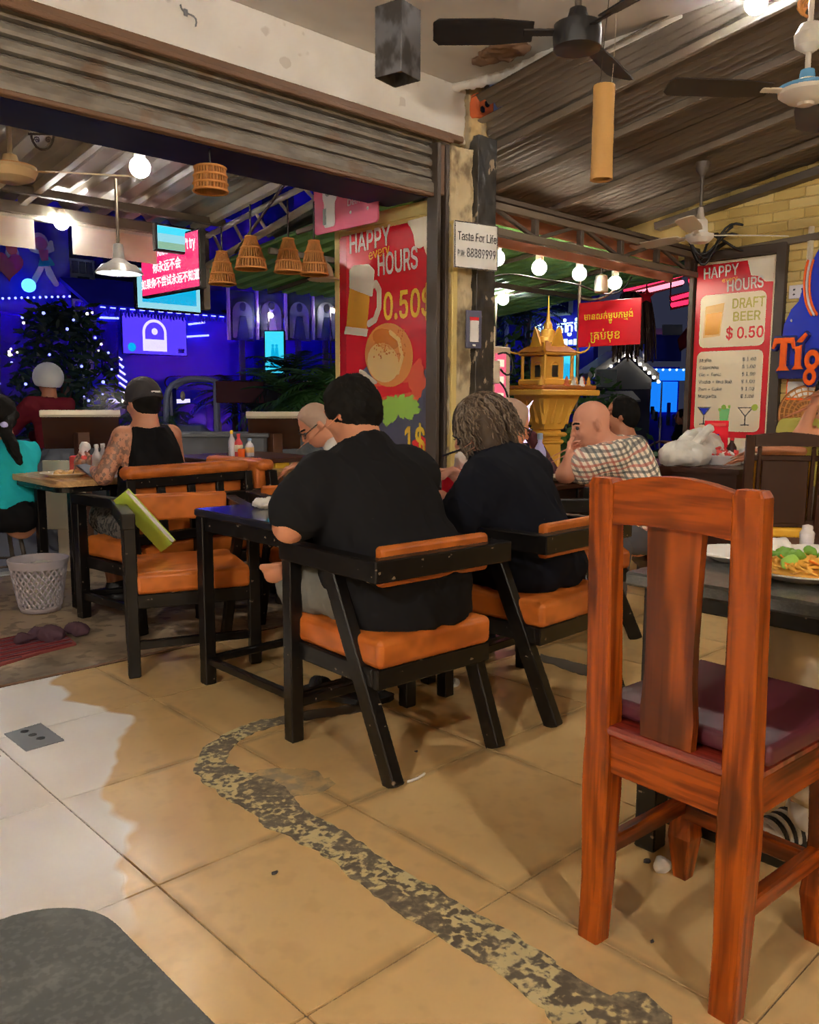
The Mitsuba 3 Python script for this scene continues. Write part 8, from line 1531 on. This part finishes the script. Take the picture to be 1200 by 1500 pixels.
q = np.array((12.804, 4.843, 1.076)); Ms = Mg.copy(); Ms[:3, 3] = (q[0], q[1], 0); t = thing('shop_front', 'bright blue-lit shop window right of the little gable house', 'shop'); z1, z0, z2 = (12.862, 4.908, 1.736)[2], (12.756, 4.790, 0.536)[2], (12.843, 4.887, 1.520)[2]
part(t, 'back_wall', mv(bx(-.40, .42, .5, .6, -.1, z1 + .05, 0), Ms), 'bar_wall'); part(t, 'lit_panel', mv(bx(-.36, .38, .45, .5, z2 - .55, z2, 0), Ms), 'black', em='cyan_shop'); part(t, 'sign_band', mv(bx(-.20, .40, .0, .08, z2 + .01, z1, .005), Ms), 'black', em='cyan_shop'); part(t, 'floor_slab', mv(bx(-.5, .5, -.3, .6, -.2, .05, 0), Ms), 'dark_wall'); part(t, 'post', mv(bx(-.46, -.40, -.02, .04, -.1, z1, .005), Ms), 'dark_wall'); part(t, 'inner_post', mv(bx(-.02, .0, .1, .14, .2, z2, 0), Ms), 'cyan_white' if False else 'white')
for k in range(5): part(t, 'lamp', mv(ball((-.16 + .12 * k, -.02, z1 - .02), .022, 1), Ms), 'black', em='cyan_white')
for k in range(12):
    x, z = rnd.uniform(-.34, .34), z2 - .5 - rnd.random() * .25; part(t, 'goods', mv(cbox((.06, .06, rnd.uniform(.1, .3)), (x, .3, z), .01), Ms), rnd.choice(['slate', 'black', 'sign_blue', 'portrait', 'label_red']))
for a, lb in (((12.275, 4.203, 0.911), 'person in dark clothes with raised arm before the blue shop window'),): sitter(lb, a, (-.6, .6, 0), 'black_cloth', 'black_cloth', 'hair_black', 'skin_tan', drop=.66)
# red neon tubes
NZ = lambda p: np.array(p)
for k, (a, b_, lb) in enumerate((((11.576, 4.949, 2.882), (12.866, 4.616, 3.205), 'long red neon tube under the dark roof at the right'), ((12.136, 4.390, 2.740), (12.707, 4.286, 2.855), 'short red neon tube below the long one beside the price panel'), ((12.763, 4.433, 3.189), (12.962, 4.391, 3.238), 'end of a red neon tube at the edge of the price panel'), ((11.177, 5.350, 2.992), (11.249, 5.294, 3.060), 'small curl of red neon left of the cream lantern'))):
    t = thing('neon_tube', lb, 'neon light'); a, b_ = np.array(a), np.array(b_); part(t, 'tube', rod(a, b_, .04, 8), 'black', True, em='neon_pink' if k == 0 else 'neon_red'); part(t, 'glow_tube', rod(a + V(0, 0, .10), b_ + V(0, 0, .13), .035, 8), 'black', True, em='neon_red'); part(t, 'batten', bar(a + V(.06, .06, .05), b_ + V(.06, .06, .06), .03, .24), 'dark_steel'); part(t, 'hanger', cat(rod(a + V(.07, .07, .1), a + V(.07, .07, 1.1), .012, 5), rod(b_ + V(.07, .07, .1), b_ + V(.07, .07, 1.1), .012, 5)), 'dark_steel', True)
struct('roof_street', hullp([(11.995, 5.970, 3.026), (14.374, 4.639, 3.572), (13.774, 7.236, 3.981), (15.809, 5.399, 4.536), np.array((13.774, 7.236, 3.981)) + V(0, 0, .2), np.array((15.809, 5.399, 4.536)) + V(0, 0, .2)]), 'dark_wall', 'dark roof over the shops at the right')
t = thing('star_ornament', 'small red star ornament right of the red Khmer sign', 'ornament'); sp = (7.302, 1.944, 2.270); part(t, 'star', mv(ext(Polygon([((.085 if i % 2 == 0 else .04) * math.sin(i * math.pi / 5), (.085 if i % 2 == 0 else .04) * math.cos(i * math.pi / 5)) for i in range(10)]), .02), mtx(sp, ex, (0, 0, 1))), 'red_sign', em=None); part(t, 'cord', rod(np.array(sp) + V(0, 0, .08), np.array(sp) + V(0, 0, 1.6), .006, 5), 'black')
q = np.array((8.946, 3.102, 1.934)); ms = [hullp([(q[0] + x * ex[0] * w + y, q[1] + x * ex[1] * w, q[2] + z) for x, w, y, z in ((-1, .016, 0, .6), (1, .016, 0, .6), (0, 1, .02, .55), (-1, .006, rnd.uniform(-.1, .1), -.55 + rnd.uniform(-.2, .3)), (1, .006, 0, -.5))]) for _ in range(1)]
sk = []
for k in range(90):
    u, v_ = rnd.uniform(-.26, .26), rnd.uniform(-.15, .15); a = q + ex * u * .6 + ey * v_ + V(0, 0, .62); sk.append(tube(curve([a, a + ex * u * .3 + V(0, 0, -.3), a + ex * u * .5 + V(0, 0, -.6 - rnd.uniform(0, .3))], 5), .012, 4))
stuff(one('hanging_fringe', cat(*sk), 'thatch', 'dark hanging palm-leaf fringe right of the red Khmer sign', 'fringe', smooth=True))
a = np.array((11.085, 3.868, 2.024)); one('blue_awning', hullp([a + ex * x + ey * y + V(0, 0, z) for x, y, z in ((-.32, 0, -.25), (.25, 0, -.25), (-.32, 0, .16), (.25, 0, .16), (-.3, .6, .3), (.25, .6, .3))]), 'sign_blue', 'blue box awning above the blue shop', 'awning'); a = np.array((10.996, 3.713, 2.236)); one('white_roof_board', mv(cbox((.30, .16, .03), b=.004), mtx(a, ex, (0, .2, 1))), 'portrait', 'pale board on top of the blue box awning', 'board'); a = np.array((10.372, 3.164, 2.084)); one('maroon_flag', hullp([a + ex * x + V(0, 0, z) + ey * y for x, z, y in ((-.06, -.22, 0), (-.10, -.05, 0), (.10, .22, 0), (.14, .1, .0), (.04, -.16, .03))]), 'maroon_cloth', 'small dark red flag hanging at the edge of the price panel', 'flag')
# plants and dark things behind the bald man
for a, r, h, n, lb, m in (((6.870, 2.137, 1.073), .5, .55, 500, 'dark shrub directly behind the bald man', 'dark_leaf'), ((5.089, 1.286, 0.860), .28, .55, 260, 'leafy potted plant right of the spirit house pillar', 'green_leaf'), ((6.337, 1.207, 0.830), .5, .45, 400, 'low dark shrub above the white plastic bags', 'dark_leaf'), ((8.111, 3.102, 1.394), .45, .85, 420, 'shrub with bluish leaves under the red Khmer sign', 'green_leaf')): shrub(np.array(a) * (1, 1, 0) + V(0, 0, -.1), r, h, n, lb, m, .13)
one('garden_wall', bx(7.6, 10.5, 4.4, 4.55, -.2, .75, .01), 'dark_wall', 'low dark garden wall behind the shrubs at the right', 'wall')
a = np.array((3.874, 0.797, 0.997)); t = thing('blue_figure', 'small lilac-blue glowing figure in front of the spirit house pillar', 'ornament'); b = Body(.008).ell(a + V(0, 0, .06), (.03, .03, .07)).ell(a - V(0, 0, .07), (.05, .05, .06)).cone(a + V(0, 0, .1), a + ex * .05 + V(0, 0, .17), .012, .006); part(t, 'body', b.mesh(), 'lilac', True, em='lilac_light'); part(t, 'stand', rod(a - V(0, 0, .12), (a[0], a[1], 0), .012, 8), 'dark_steel', True)
a, b_ = np.array((3.244, 0.281, 0.986)), np.array((3.188, 0.010, 0.734)); t = thing('folded_umbrella', 'dark red folded umbrella leaning behind the grey-haired woman', 'umbrella'); part(t, 'canopy', tube([a, a + (b_ - a) * .15, a + (b_ - a) * .9, b_], [.012, .04, .03, .01], 10), 'maroon', True); part(t, 'shaft', rod(a, a - (b_ - a) * .10, .008), 'chrome', True); part(t, 'handle', rod(b_, b_ + unit(b_ - a) * .35, .012), 'brown_wood', True)

# ---------------------------------------------------------------- repeats of a kind share a group
GROUPS = {'armchair': 'black armchairs with orange cushions', 'high_back_chair': 'high-backed orange chairs', 'dining_chair': 'dark dining chairs', 'wicker_lampshade': 'wicker lampshades under the terrace roof', 'sauce_bottle': 'sauce bottles on the tables', 'plate': 'plates on the tables',
          'palm': 'palms across the street', 'shrub': 'shrubs at the right', 'portrait_board': 'arched portrait boards', 'light_bulb': 'light bulbs', 'neon_tube': 'red neon tubes', 'ceiling_fan': 'ceiling fans', 'slipper': 'slippers under the front armchair', 'tissue': 'crumpled tissues on the floor', 'crumb': 'crumbs on the floor',
          'menu_stand': 'wooden menu stands', 'display_board': 'cream display boards', 'valance': 'cream valances', 'screen': 'lit screens', 'wall_socket': 'wall sockets', 'plastic_bag': 'plastic bags', 'covered_scooter': 'covered scooters'}
for key_ in labels:
    base_ = key_[:-4] if key_[-4:-3] == '_' and key_[-3:].isdigit() else key_
    if '__' not in key_ and base_ in GROUPS and 'category' in labels[key_] and 'group' not in labels[key_]: labels[key_]['group'] = GROUPS[base_]
